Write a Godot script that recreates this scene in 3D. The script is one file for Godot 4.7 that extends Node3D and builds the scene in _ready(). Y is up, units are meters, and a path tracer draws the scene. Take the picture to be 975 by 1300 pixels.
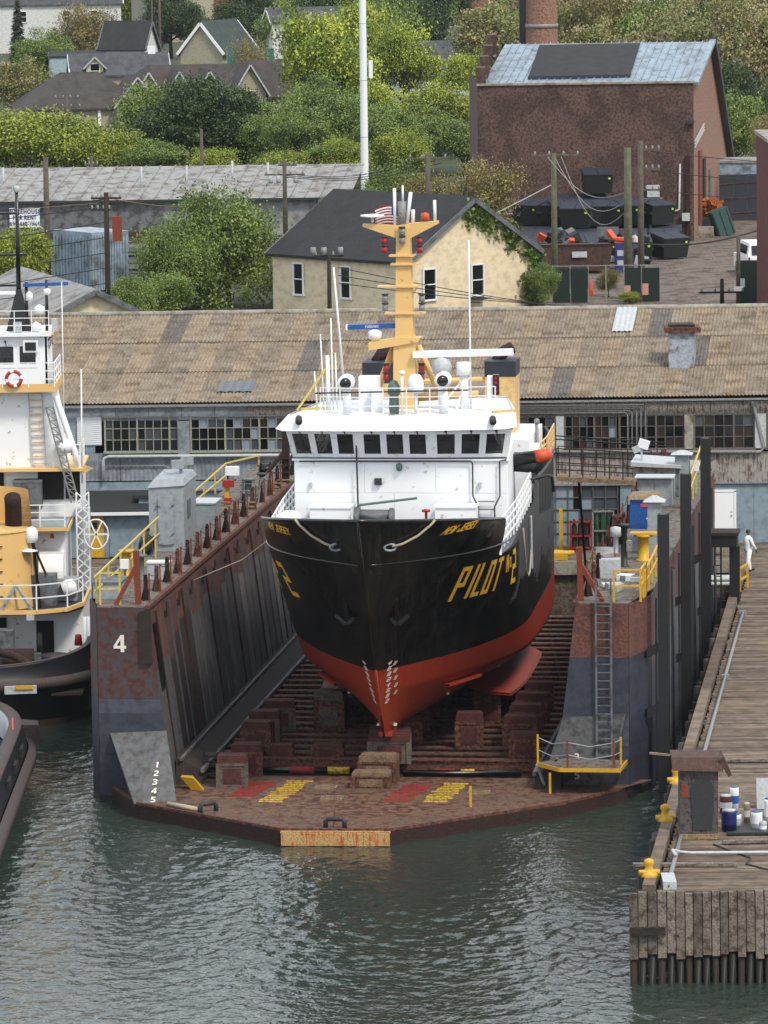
extends Node3D

const Q := 2.8          # height of quay and pier decks above the water
const UP := 8.5         # height of the land behind the warehouse
var M := {}
var used := {}
var tex := {}
var rng := RandomNumberGenerator.new()

# ---------------------------------------------------------------- mesh builder
class MB:
	var st := SurfaceTool.new()
	var t := Transform3D.IDENTITY
	var n := 0
	func _init(smooth := false):
		st.begin(Mesh.PRIMITIVE_TRIANGLES)
		st.set_smooth_group(0 if smooth else -1)
	func tri(a: Vector3, b: Vector3, c: Vector3):
		st.add_vertex(t * a); st.add_vertex(t * c); st.add_vertex(t * b); n += 1
	func quad(a: Vector3, b: Vector3, c: Vector3, d: Vector3):
		tri(a, b, c); tri(a, c, d)
	func hexa(p: Array):   # p[0..3] bottom ring counter-clockwise from above, p[4..7] top ring
		quad(p[3], p[2], p[1], p[0]); quad(p[4], p[5], p[6], p[7])
		for i in 4:
			var j := (i + 1) % 4
			quad(p[i], p[j], p[j + 4], p[i + 4])
		return self
	func box(c: Vector3, s: Vector3, b := Basis.IDENTITY):
		var h := s * 0.5
		var p := []
		for y in [-h.y, h.y]:
			for q in [Vector2(-1, 1), Vector2(1, 1), Vector2(1, -1), Vector2(-1, -1)]:
				p.append(c + b * Vector3(q.x * h.x, y, q.y * h.z))
		return hexa(p)
	func bar(a: Vector3, b: Vector3, w: float, h := -1.0):   # a box from a to b
		if h < 0.0: h = w
		var d := b - a
		var l := d.length()
		if l < 1e-5: return self
		var z := d / l
		var x := Vector3.UP.cross(z)
		if x.length() < 0.02: x = Vector3.RIGHT
		x = x.normalized()
		return box((a + b) * 0.5, Vector3(w, h, l), Basis(x, z.cross(x), z))
	func tube(pts: Array, r, k := 6, cap := true):
		var rings := []
		var prev := Vector3.ZERO
		for i in pts.size():
			var d: Vector3 = (pts[min(i + 1, pts.size() - 1)] - pts[max(i - 1, 0)]).normalized()
			var x := prev - d * prev.dot(d)
			if x.length() < 0.05: x = d.cross(Vector3.UP if absf(d.y) < 0.9 else Vector3.RIGHT)
			x = x.normalized(); prev = x
			var y := d.cross(x)
			var rad: float = r[i] if r is Array else r
			var ring := []
			for j in k:
				var a := TAU * j / k
				ring.append(pts[i] + (x * cos(a) + y * sin(a)) * rad)
			rings.append(ring)
		for i in rings.size() - 1:
			for j in k:
				var j2 := (j + 1) % k
				quad(rings[i][j], rings[i][j2], rings[i + 1][j2], rings[i + 1][j])
		if cap:
			for j in range(1, k - 1):
				tri(rings[0][0], rings[0][j + 1], rings[0][j])
				tri(rings[-1][0], rings[-1][j], rings[-1][j + 1])
		return self
	func lathe(c: Vector3, prof: Array, k := 12, b := Basis.IDENTITY):   # profile of (radius, height)
		for i in prof.size() - 1:
			for j in k:
				var a := TAU * j / k
				var a2 := TAU * (j + 1) / k
				var q := []
				for e in [[i, a], [i, a2], [i + 1, a2], [i + 1, a]]:
					var pr: Vector2 = prof[e[0]]
					q.append(c + b * Vector3(cos(e[1]) * pr.x, pr.y, -sin(e[1]) * pr.x))
				if prof[i].x < 1e-4: tri(q[0], q[2], q[3])
				elif prof[i + 1].x < 1e-4: tri(q[0], q[1], q[2])
				else: quad(q[0], q[1], q[2], q[3])
		return self
	func prism(poly: Array, depth: float, b := Basis.IDENTITY, o := Vector3.ZERO):  # outline in xy, extruded along local z by depth (both ways)
		var pk := PackedVector2Array(poly)
		if Geometry2D.is_polygon_clockwise(pk):
			pk.reverse()
		var ix := Geometry2D.triangulate_polygon(pk)
		var f := []
		var k := []
		for p in pk:
			f.append(o + b * Vector3(p.x, p.y, depth * 0.5)); k.append(o + b * Vector3(p.x, p.y, -depth * 0.5))
		for i in range(0, ix.size(), 3):
			var a := ix[i]; var c := ix[i + 1]; var e := ix[i + 2]
			if (pk[c] - pk[a]).cross(pk[e] - pk[a]) < 0.0:
				var sw := c; c = e; e = sw
			tri(f[a], f[c], f[e]); tri(k[a], k[e], k[c])
		for i in pk.size():
			var j := (i + 1) % pk.size()
			quad(k[i], k[j], f[j], f[i])
		return self

func part(called: String, mb: MB, m, parent: Node = self) -> MeshInstance3D:
	mb.st.generate_normals()
	var o := MeshInstance3D.new()
	o.mesh = mb.st.commit()
	o.name = numbered(called) if parent == self else called
	o.material_override = M[m] if m is String else m
	parent.add_child(o, true)
	return o
func inst(called: String, mesh: Mesh, m, parent: Node, at := Transform3D.IDENTITY) -> MeshInstance3D:
	var o := MeshInstance3D.new()
	o.mesh = mesh; o.name = called; o.transform = at
	o.material_override = M[m] if m is String else m
	parent.add_child(o, true)
	return o
func commit(mb: MB) -> ArrayMesh:
	mb.st.generate_normals()
	return mb.st.commit()
func numbered(called: String) -> String:
	if not used.has(called):
		used[called] = 0
		return called
	used[called] += 1
	return "%s_%03d" % [called, used[called]]
func tag(o: Node, label := "", category := "", group := "", kind := ""):
	if label: o.set_meta("label", label)
	if category: o.set_meta("category", category)
	if group: o.set_meta("group", group)
	if kind: o.set_meta("kind", kind)
	return o
func thing(called: String, label: String, category: String, at := Vector3.ZERO, turn := 0.0, group := "") -> Node3D:
	var o := Node3D.new()
	o.name = numbered(called); add_child(o)
	o.position = at; o.rotation_degrees.y = turn
	return tag(o, label, category, group)
func sub(called: String, parent: Node) -> Node3D:
	var o := Node3D.new()
	o.name = called; parent.add_child(o, true)
	return o
func copy(o: Node3D, at: Vector3, turn := 0.0, label := "") -> Node3D:
	var c: Node3D = o.duplicate()
	var base := String(o.name)
	if base.length() > 4 and base.substr(base.length() - 4, 1) == "_" and base.substr(base.length() - 3).is_valid_int(): base = base.substr(0, base.length() - 4)
	c.name = numbered(base); add_child(c)
	c.position = at; c.rotation_degrees.y = turn
	if label: c.set_meta("label", label)
	return c
func struct(o: Node, label := ""):
	o.set_meta("kind", "structure")
	if label: o.set_meta("label", label)
	return o
func V(x: float, y: float, z: float) -> Vector3: return Vector3(x, y, z)

# ---------------------------------------------------------------- materials
func ntex(key: String, freq: float, oct: int, ramp: Array, size := 512, kind := FastNoiseLite.TYPE_SIMPLEX_SMOOTH, frac := FastNoiseLite.FRACTAL_FBM) -> NoiseTexture2D:
	if tex.has(key): return tex[key]
	var n := FastNoiseLite.new()
	n.seed = key.hash() % 10000; n.frequency = freq; n.noise_type = kind; n.fractal_octaves = oct; n.fractal_type = frac
	n.fractal_gain = 0.6
	var t := NoiseTexture2D.new()
	t.width = size; t.height = size; t.seamless = true; t.noise = n
	if ramp.size():
		var g := Gradient.new()
		var off := PackedFloat32Array(); var col := PackedColorArray()
		for r in ramp:
			off.append(r[0]); col.append(r[1])
		g.offsets = off; g.colors = col
		t.color_ramp = g
	tex[key] = t
	return t
func grey(v: float) -> Color: return Color(v, v, v)
func flat_mat(key: String, c: Color, rough := 0.6, metal := 0.0) -> StandardMaterial3D:
	var m := StandardMaterial3D.new()
	m.albedo_color = c; m.roughness = rough; m.metallic = metal
	M[key] = m
	return m
# a surface: own colour, a fine grain, coarse patches, relief
func mat(key: String, c: Color, rough := 0.8, grain := "soft", per := 1.5, patch := "", patch_per := 9.0, bump := 0.0, bump_tex := "grit") -> StandardMaterial3D:
	var m := flat_mat(key, c, rough)
	if grain: m.albedo_texture = tex[grain]
	m.uv1_triplanar = true; m.uv1_world_triplanar = true; m.uv1_scale = Vector3.ONE / per
	m.uv2_triplanar = true; m.uv2_world_triplanar = true; m.uv2_scale = Vector3.ONE / patch_per
	if patch:
		m.detail_enabled = true; m.detail_albedo = tex[patch]; m.detail_uv_layer = BaseMaterial3D.DETAIL_UV_2
		m.detail_blend_mode = BaseMaterial3D.BLEND_MODE_MUL if not patch.begins_with("mix") else BaseMaterial3D.BLEND_MODE_MIX
	if bump > 0.0:
		m.heightmap_enabled = true; m.heightmap_texture = tex[bump_tex]; m.heightmap_scale = bump
	return m

func make_materials():
	ntex("soft", 0.012, 5, [[0.2, grey(0.84)], [0.5, grey(0.95)], [1.0, grey(1.0)]])
	ntex("hard", 0.02, 5, [[0.2, grey(0.66)], [0.5, grey(0.9)], [0.8, grey(1.0)]])
	ntex("grit", 0.04, 4, [[0.25, grey(0.2)], [0.75, grey(1.0)]])
	ntex("patches", 0.01, 4, [[0.3, grey(0.8)], [0.5, grey(0.95)], [0.7, grey(1.0)]])
	ntex("stains", 0.012, 5, [[0.25, Color(0.66, 0.62, 0.58)], [0.42, Color(0.9, 0.89, 0.88)], [0.6, grey(1.0)]])
	ntex("mix_rust", 0.014, 5, [[0.0, Color(0.24, 0.10, 0.05, 1)], [0.34, Color(0.30, 0.14, 0.08, 0.9)], [0.42, Color(0.34, 0.18, 0.1, 0.0)], [1.0, Color(0.3, 0.15, 0.1, 0.0)]])
	ntex("mix_rust_heavy", 0.014, 5, [[0.0, Color(0.15, 0.08, 0.06, 1)], [0.45, Color(0.28, 0.15, 0.11, 0.95)], [0.58, Color(0.32, 0.18, 0.13, 0.25)], [1.0, Color(0.3, 0.2, 0.17, 0.0)]])
	ntex("mix_grime", 0.01, 5, [[0.0, Color(0.12, 0.12, 0.12, 0.55)], [0.38, Color(0.14, 0.13, 0.12, 0.36)], [0.5, Color(0.12, 0.11, 0.1, 0.0)], [1.0, Color(0.1, 0.1, 0.1, 0.0)]])
	ntex("rustramp", 0.016, 5, [[0.2, Color(0.13, 0.08, 0.07)], [0.42, Color(0.27, 0.16, 0.13)], [0.58, Color(0.36, 0.21, 0.16)], [0.75, Color(0.44, 0.27, 0.2)]])
	ntex("ripple", 0.03, 3, [], 512)
	ntex("brickgrain", 0.06, 4, [[0.2, grey(0.6)], [0.45, grey(0.85)], [0.6, grey(1.0)], [0.72, Color(1.15, 1.05, 1.0)]])
	# wood grain: streaks along x
	var img := Image.create(512, 512, false, Image.FORMAT_RGB8)
	var fn := FastNoiseLite.new(); fn.seed = 7; fn.frequency = 0.05; fn.fractal_octaves = 4
	for y in 512:
		for x in 512:
			var v := fn.get_noise_2d(x * 0.12, y * 2.2) * 0.5 + fn.get_noise_2d(x * 0.02 + 300.0, y * 6.0) * 0.4
			var g := clampf(0.82 + v * 0.62, 0.3, 1.0)
			img.set_pixel(x, y, Color(g, g, g))
	img.generate_mipmaps()
	tex["wood"] = ImageTexture.create_from_image(img)
	# vertical runs of weathering: streaks along y (image v)
	var im2 := Image.create(512, 512, false, Image.FORMAT_RGBA8)
	var im4 := Image.create(512, 512, false, Image.FORMAT_RGBA8)
	var im3 := Image.create(512, 512, false, Image.FORMAT_RGBA8)
	for y in 512:
		for x in 512:
			var a := fn.get_noise_2d(x * 1.6, y * 0.12 + 90.0) + 0.6 * fn.get_noise_2d(x * 5.0 + 50.0, y * 0.3)
			var b := fn.get_noise_2d(x * 0.35 + 900.0, y * 0.35)
			var al := clampf((a * 0.9 + b * 0.7 - 0.12) * 2.6, 0.0, 0.8)
			im2.set_pixel(x, y, Color(0.2 + 0.14 * maxf(b, 0.0), 0.14, 0.11, al))
			im4.set_pixel(x, y, Color(0.42, 0.40, 0.37, al * 0.22))
			im3.set_pixel(x, y, Color(0.62, 0.28 + 0.06 * b, 0.07, minf(1.0, al * 1.3)))
	im4.generate_mipmaps()
	tex["mix_scuff"] = ImageTexture.create_from_image(im4)
	im3.generate_mipmaps()
	tex["mix_orange_runs"] = ImageTexture.create_from_image(im3)
	im2.generate_mipmaps()
	tex["mix_runs"] = ImageTexture.create_from_image(im2)
	# setting
	mat("quay", Color(0.46, 0.42, 0.36), 0.9, "hard", 2.0, "stains", 14.0, 1.0)
	mat("land", Color(0.24, 0.28, 0.14), 0.95, "hard", 3.0, "patches", 30.0)
	mat("dirt", Color(0.47, 0.42, 0.38), 0.95, "hard", 3.0, "stains", 11.0, 3.0)
	mat("conc", Color(0.60, 0.58, 0.54), 0.9, "soft", 1.2, "stains", 7.0)
	for i in 4: mat("plank%d" % i, [Color(0.52, 0.45, 0.38), Color(0.47, 0.405, 0.345), Color(0.57, 0.50, 0.43), Color(0.44, 0.37, 0.31)][i], 0.9, "wood", 1.7 + 0.3 * i, "patches", 5.0)
	for i in 3:
		var m := mat("pile%d" % i, [Color(0.44, 0.39, 0.35), Color(0.38, 0.34, 0.31), Color(0.48, 0.44, 0.40)][i], 0.95, "wood", 2.1, "stains", 3.0)
		m.uv1_triplanar = false
	for i in 3: mat("pile%d" % i, [Color(0.47, 0.43, 0.39), Color(0.40, 0.37, 0.34), Color(0.52, 0.48, 0.44)][i], 0.95, "hard", 0.9, "stains", 2.6)
	mat("wetpile", Color(0.13, 0.13, 0.10), 0.6, "hard", 0.8)
	mat("darkwood", Color(0.20, 0.16, 0.13), 0.9, "hard", 0.9, "patches", 3.0)
	mat("lumber", Color(0.62, 0.52, 0.40), 0.9, "hard", 0.7, "patches", 2.0)
	# paints and metals
	mat("white", Color(0.86, 0.87, 0.88), 0.5, "", 1.0)
	mat("whitewear", Color(0.88, 0.89, 0.90), 0.5, "", 2.2, "mix_rust", 9.0)
	M.whitewear.detail_albedo = ntex("mix_rustspots", 0.03, 4, [[0.0, Color(0.4, 0.26, 0.16, 0.8)], [0.16, Color(0.45, 0.3, 0.2, 0.45)], [0.2, Color(0.5, 0.35, 0.25, 0.0)], [1.0, Color(0.5, 0.35, 0.25, 0.0)]])
	mat("pale", Color(0.70, 0.72, 0.73), 0.6, "soft", 1.0)
	mat("buff", Color(0.83, 0.68, 0.43), 0.55, "", 1.6, "mix_rustspots", 8.0)
	mat("tan", Color(0.84, 0.70, 0.47), 0.55, "soft", 1.6)
	mat("black", Color(0.045, 0.045, 0.05), 0.28, "soft", 2.0)
	mat("hullblack", Color(0.045, 0.045, 0.048), 0.25, "soft", 2.5, "mix_scuff", 7.0, 1.2, "soft")
	mat("hullgrey", Color(0.25, 0.25, 0.26), 0.5, "soft", 1.6, "mix_grime", 3.2)
	mat("hullred", Color(0.60, 0.195, 0.10), 0.42, "soft", 1.6, "mix_scuff", 5.0, 1.0, "soft")
	mat("navy", Color(0.13, 0.15, 0.20), 0.6, "soft", 1.2)
	mat("darkgrey", Color(0.16, 0.17, 0.18), 0.6, "soft", 1.0)
	mat("midgrey", Color(0.40, 0.42, 0.44), 0.6, "soft", 1.2, "stains", 5.0)
	mat("steel", Color(0.58, 0.61, 0.63), 0.6, "soft", 2.4)
	mat("pipe", Color(0.55, 0.55, 0.55), 0.5, "hard", 0.8)
	mat("yellow", Color(0.80, 0.62, 0.12), 0.5, "soft", 0.8)
	mat("paleyellow", Color(0.78, 0.70, 0.36), 0.55, "soft", 0.8)
	mat("orange", Color(0.80, 0.30, 0.12), 0.55, "soft", 0.7)
	mat("rustorange", Color(0.50, 0.22, 0.11), 0.8, "hard", 0.7)
	mat("red", Color(0.62, 0.10, 0.08), 0.5, "soft", 0.7)
	mat("blue", Color(0.10, 0.33, 0.62), 0.5, "soft", 0.7)
	mat("deepblue", Color(0.05, 0.10, 0.36), 0.5, "soft", 0.7)
	mat("green", Color(0.10, 0.24, 0.15), 0.5, "soft", 0.7)
	mat("teal", Color(0.12, 0.42, 0.38), 0.7, "soft", 0.7)
	mat("rope", Color(0.72, 0.68, 0.58), 0.9, "hard", 0.3)
	mat("wire", Color(0.10, 0.10, 0.10), 0.7, "", 1.0)
	var r := mat("rust", Color(1, 1, 1), 0.9, "rustramp", 1.6)
	r.albedo_texture = tex["rustramp"]
	mat("rustdark", Color(0.52, 0.5, 0.5), 0.9, "rustramp", 1.1)
	var g := flat_mat("glass", Color(0.05, 0.06, 0.07, 0.35), 0.04)
	g.transparency = BaseMaterial3D.TRANSPARENCY_ALPHA
	flat_mat("pane_dark", Color(0.07, 0.08, 0.085), 0.08)
	flat_mat("pane_grey", Color(0.26, 0.28, 0.30), 0.2)
	flat_mat("pane_pale", Color(0.48, 0.53, 0.58), 0.4)
	flat_mat("pane_brown", Color(0.17, 0.13, 0.11), 0.3)
	mat("paneframe", Color(0.62, 0.62, 0.56), 0.7, "hard", 0.8)
	mat("paneframe_old", Color(0.40, 0.38, 0.36), 0.8, "hard", 0.8)
	mat("chimneypaint", Color(0.62, 0.65, 0.70), 0.8, "soft", 0.9, "stains", 4.0)
	mat("red_worn", Color(0.58, 0.12, 0.09), 0.85, "hard", 0.6, "mix_rust", 1.7)
	mat("yellow_worn", Color(0.82, 0.68, 0.12), 0.85, "hard", 0.6, "mix_rust", 1.3)
	mat("blockred", Color(0.34, 0.17, 0.15), 0.9, "hard", 0.7, "patches", 2.0)
	mat("blockconc", Color(0.40, 0.36, 0.32), 0.9, "hard", 0.7, "mix_grime", 2.0)
	mat("blocktimber", Color(0.50, 0.40, 0.31), 0.9, "hard", 0.7, "mix_grime", 2.0)
	mat("tealgrey", Color(0.33, 0.42, 0.40), 0.6, "soft", 0.8)
	mat("jeans", Color(0.16, 0.24, 0.40), 0.9, "soft", 0.5)
	flat_mat("signpink", Color(0.72, 0.52, 0.48), 0.7)
	flat_mat("signred", Color(0.75, 0.30, 0.32), 0.6)
	flat_mat("signgreen", Color(0.05, 0.45, 0.25), 0.6)
	mat("blacksteel", Color(0.085, 0.09, 0.105), 0.5, "soft", 1.2, "mix_grime", 3.0)
	mat("hutgrey", Color(0.34, 0.32, 0.32), 0.8, "hard", 0.8, "stains", 1.6)
	mat("darkwood2", Color(0.34, 0.25, 0.21), 0.9, "hard", 0.8, "patches", 2.0)
	mat("longwall", Color(0.58, 0.58, 0.585), 0.9, "soft", 3.0, "patches", 9.0)
	mat("greenroof", Color(0.22, 0.28, 0.27), 0.9, "soft", 2.0, "patches", 5.0)
	mat("brickorange", Color(0.62, 0.33, 0.22), 0.9, "hard", 2.0)
	mat("brickpale", Color(0.62, 0.42, 0.36), 0.9, "soft", 2.0)
	mat("bingreen", Color(0.07, 0.10, 0.09), 0.6, "soft", 1.0)
	mat("screen", Color(0.07, 0.15, 0.13), 0.9, "soft", 1.0)
	mat("skipgreen", Color(0.20, 0.33, 0.32), 0.7, "hard", 1.0)
	mat("scraporange", Color(0.66, 0.36, 0.10), 0.8, "hard", 0.6)
	flat_mat("limesticker", Color(0.65, 0.80, 0.15), 0.6)
	for i in 2: flat_mat("ivy%d" % i, [Color(0.30, 0.38, 0.14), Color(0.36, 0.43, 0.18)][i], 0.6)
	var lf := flat_mat("leaf", Color(1, 1, 1), 0.55)
	lf.vertex_color_use_as_albedo = true; lf.backlight_enabled = true; lf.backlight = Color(0.35, 0.38, 0.2)
	mat("bark", Color(0.22, 0.19, 0.16), 0.95, "hard", 0.8)
	flat_mat("gold", Color(0.80, 0.62, 0.14), 0.5)
	flat_mat("marking", Color(0.82, 0.80, 0.76), 0.6)
	flat_mat("ink", Color(0.12, 0.16, 0.40), 0.7)
	mat("bearer", Color(0.40, 0.31, 0.255), 0.9, "hard", 0.9, "mix_rust_heavy", 2.6)
	mat("frontmix", Color(0.235, 0.235, 0.26), 0.75, "soft", 1.4, "mix_rust_heavy", 3.4)
	mat("slime", Color(0.10, 0.115, 0.085), 0.5, "hard", 0.7)
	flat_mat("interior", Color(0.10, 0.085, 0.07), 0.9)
	flat_mat("skin", Color(0.55, 0.38, 0.30), 0.6)
	var w := mat("water", Color(0.172, 0.21, 0.19), 0.10, "", 6.0, "", 9.0, 2.2, "ripple")
	w.specular_mode = BaseMaterial3D.SPECULAR_SCHLICK_GGX

func setup_view():
	var cam := Camera3D.new()
	cam.name = "camera"
	cam.position = V(0, 34, 0)
	cam.rotation_degrees = V(-7.4, 0, -0.75)
	cam.fov = 11.42; cam.near = 1.0; cam.far = 6000.0
	add_child(cam); cam.current = true
	var e := Environment.new()
	e.background_mode = Environment.BG_SKY
	var sm := ProceduralSkyMaterial.new()
	sm.sky_top_color = Color(0.72, 0.75, 0.79); sm.sky_horizon_color = Color(0.86, 0.87, 0.88); sm.sky_curve = 0.25
	sm.ground_horizon_color = Color(0.5, 0.52, 0.52); sm.ground_bottom_color = Color(0.2, 0.2, 0.2)
	sm.sun_angle_max = 0.0
	var cover := NoiseTexture2D.new()
	var cn := FastNoiseLite.new(); cn.seed = 3; cn.frequency = 0.008; cn.fractal_octaves = 5
	cover.width = 1024; cover.height = 512; cover.seamless = true; cover.noise = cn
	var cg := Gradient.new()
	cg.offsets = PackedFloat32Array([0.3, 0.75]); cg.colors = PackedColorArray([Color(0, 0, 0), Color(0.22, 0.22, 0.21)])
	cover.color_ramp = cg
	sm.sky_cover = cover; sm.sky_cover_modulate = Color(1, 1, 1, 1)
	var sky := Sky.new(); sky.sky_material = sm
	e.sky = sky
	e.background_energy_multiplier = 1.0
	e.tonemap_mode = Environment.TONE_MAPPER_LINEAR
	e.tonemap_exposure = 2.15
	e.sdfgi_enabled = true; e.ssao_enabled = true; e.ssil_enabled = true
	e.fog_enabled = true; e.fog_density = 0.00004; e.fog_light_color = Color(0.80, 0.84, 0.88)
	var we := WorldEnvironment.new(); we.name = "environment"; we.environment = e
	add_child(we)
	var sun := DirectionalLight3D.new(); sun.name = "sun"
	sun.light_energy = 0.5; sun.light_angular_distance = 11.0; sun.light_color = Color(1.0, 0.96, 0.9)
	sun.shadow_enabled = true
	sun.rotation_degrees = V(-52, 38, 0)
	add_child(sun)

func _ready():
	rng.seed = 4711
	setup_view()
	make_materials()
	build_setting()
	build_pier()
	build_warehouse()
	build_dock()
	build_ship()
	build_tugs()
	build_dock_gear()
	build_quay_gear()
	build_houses()
	build_yard()
	build_poles()
	build_trees()

# ================================================================ setting
func build_setting():
	# water: one sheet with real ripples, fine inside the basin, coarse towards the far shore
	var xs := []
	var zs := []
	var x := -400.0
	while x < 400.0:
		xs.append(x)
		x += 0.11 if absf(x + 1.0) < 17.0 else (1.0 if absf(x) < 40.0 else 20.0)
	var z := -120.0
	zs = [200.0, 50.0, -50.0, -100.0]
	while z > -236.0:
		zs.append(z)
		z -= 0.11 if (z < -143.0 and z > -186.0) else (0.25 if z < -143.0 else 1.0)
	var n1 := FastNoiseLite.new(); n1.seed = 5; n1.frequency = 0.34; n1.fractal_octaves = 3; n1.fractal_gain = 0.55
	var n2 := FastNoiseLite.new(); n2.seed = 9; n2.frequency = 0.11; n2.fractal_octaves = 2
	var n3 := FastNoiseLite.new(); n3.seed = 12; n3.frequency = 0.03; n3.fractal_octaves = 2
	var vs := PackedVector3Array(); var ix := PackedInt32Array()
	var nm := PackedVector3Array()
	var hf := func(px: float, pz: float) -> float:
		var wx := px + 0.8 * n2.get_noise_2d(px + 40.0, pz)
		var calm := 0.55 + 0.9 * clampf(n3.get_noise_2d(px, pz) + 0.35, 0.0, 1.0)
		return (0.052 * n1.get_noise_2d(wx * 2.2, pz * 2.5) + 0.03 * n1.get_noise_2d(wx * 4.6 + 70.0, pz * 5.2)) * calm + 0.045 * n2.get_noise_2d(px, pz)
	for zz in zs:
		for xx in xs:
			vs.append(Vector3(xx, hf.call(xx, zz), zz))
	var w := xs.size()
	for j in zs.size() - 1:
		for i in w - 1:
			var a := j * w + i
			ix.append_array(PackedInt32Array([a, a + w, a + 1, a + 1, a + w, a + w + 1]))
	nm.resize(vs.size())
	for j in zs.size():
		for i in w:
			var a := j * w + i
			var l := vs[a - 1 if i > 0 else a]; var r := vs[a + 1 if i < w - 1 else a]
			var u := vs[a - w if j > 0 else a]; var d := vs[a + w if j < zs.size() - 1 else a]
			nm[a] = (d - u).cross(r - l).normalized()
			if nm[a].y < 0.0: nm[a] = -nm[a]
	var arr := []
	arr.resize(Mesh.ARRAY_MAX); arr[Mesh.ARRAY_VERTEX] = vs; arr[Mesh.ARRAY_NORMAL] = nm; arr[Mesh.ARRAY_INDEX] = ix
	var am := ArrayMesh.new(); am.add_surface_from_arrays(Mesh.PRIMITIVE_TRIANGLES, arr)
	var wo := inst("water", am, "water", self)
	struct(wo)
	# quay apron in front of the warehouse
	var b := MB.new()
	b.box(V(0, Q * 0.5 - 1.0, -242.0), V(900, Q + 2.0, 38.0))
	struct(part("quay", b, "quay"))
	b = MB.new()
	b.box(V(0, Q - 0.32, -222.86), V(120, 0.6, 0.24))
	struct(part("quay_edge", b, "conc"))
	# land behind
	b = MB.new()
	b.quad(V(-2500, UP, -252), V(2500, UP, -252), V(2500, UP, -5000), V(-2500, UP, -5000))
	b.quad(V(-2500, -1, -252), V(2500, -1, -252), V(2500, UP, -252), V(-2500, UP, -252))
	struct(part("land", b, "land"))
	b = MB.new()
	var yard := [[6.5, -262.0], [30.0, -262.0], [42.0, -360.0], [52, -470], [30, -470], [21.5, -345.0], [5.5, -345.0], [5.0, -300.0]]
	var pl := []
	for p in yard: pl.append(Vector2(p[0], p[1]))
	b.prism(pl, 0.012, Basis(Vector3.RIGHT, Vector3(0, 0, 1), Vector3.UP), V(0, UP + 0.01, 0))
	struct(part("yard_ground", b, "dirt"))
	b = MB.new()
	b.box(V(-20, UP + 0.008, -352), V(120, 0.012, 14))
	mat("asphalt", Color(0.26, 0.26, 0.26), 0.9, "hard", 2.0, "patches", 12.0)
	struct(part("street", b, "asphalt"))

func pier_x(z: float) -> float: return 7.62 + 0.1123 * (-150.85 - z)

func build_pier():
	var p := thing("timber_pier", "weathered grey timber pier with plank deck and close-set end piles", "pier", V(0, 0, 0))
	var pm := BoxMesh.new(); pm.size = V(15, 0.09, 0.285)
	var i := 0
	var z := -151.1
	while z > -223.2:
		var dx := rng.randf_range(-0.05, 0.05)
		var y := Q - 0.045 + rng.randf_range(-0.012, 0.012)
		inst("plank", pm, "plank%d" % (rng.randi() % 4), p, Transform3D(Basis(Vector3.UP, rng.randf_range(-0.001, 0.001)), V(pier_x(z) + 0.42 + 7.5 + dx, y, z)))
		z -= 0.302
		i += 1
	# edge beams
	for k in 6:
		var z0 := -150.9 - k * 12.0
		var z1 := z0 - 11.9
		var b := MB.new()
		b.bar(V(pier_x(z0) + 0.16, Q + 0.06, z0), V(pier_x(z1) + 0.16, Q + 0.06, z1), 0.36, 0.32)
		part("edge_beam", b, "plank%d" % (k % 4), p)
	# end piles, close-set boards with bleached heads and dark wet feet
	var x := 7.2
	var j := 0
	while x < 13.4:
		var wd := rng.randf_range(0.23, 0.29)
		var top := Q + rng.randf_range(-0.06, 0.06)
		var mid := rng.randf_range(0.75, 1.05)
		var dz := rng.randf_range(-0.03, 0.03)
		var b := MB.new()
		b.hexa([V(x + 0.01, mid, -150.68 + dz), V(x + wd - 0.01, mid, -150.68 + dz), V(x + wd - 0.01, mid, -150.95), V(x + 0.01, mid, -150.95),
			V(x, top, -150.7 + dz), V(x + wd - 0.025, top, -150.7 + dz), V(x + wd - 0.025, top, -150.95), V(x, top, -150.95)])
		part("end_board", b, "pile%d" % (rng.randi() % 3), p)
		b = MB.new(true)
		b.tube([V(x + wd * 0.45, mid, -150.84 + dz), V(x + wd * 0.45 + rng.randf_range(-0.03, 0.03), -1.5, -150.8)], [wd * 0.40, wd * 0.36], 8)
		part("end_pile", b, "wetpile" if j % 3 else "darkwood", p)
		x += wd + 0.005
		j += 1
	var b2 := MB.new()
	b2.box(V(7.75, 1.66, -150.6), V(1.05, 0.24, 0.16))
	part("end_waler", b2, "darkwood", p)
	b2 = MB.new()
	b2.box(V(14.2, Q - 0.32, -151.25), V(13.6, 0.4, 0.3))
	part("cap_beam", b2, "darkwood", p)
	# side piles
	z = -152.0
	while z > -221:
		var b := MB.new(true)
		var xx := pier_x(z) - rng.randf_range(0.12, 0.2)
		var top := Q + rng.randf_range(-0.45, 0.1)
		b.tube([V(xx, top, z), V(xx - 0.03, -1.5, z)], [0.17, 0.18], 8)
		part("side_pile", b, "darkwood" if rng.randf() < 0.7 else "pile1", p)
		z -= rng.randf_range(1.3, 2.1)
	for k in 3:
		b2 = MB.new()
		b2.bar(V(pier_x(-151.2) + 0.1, Q - 0.55 - 0.75 * k, -151.2), V(pier_x(-222.0) + 0.1, Q - 0.55 - 0.75 * k, -222.0), 0.26, 0.3)
		part("side_waler", b2, "darkwood", p)

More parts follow.
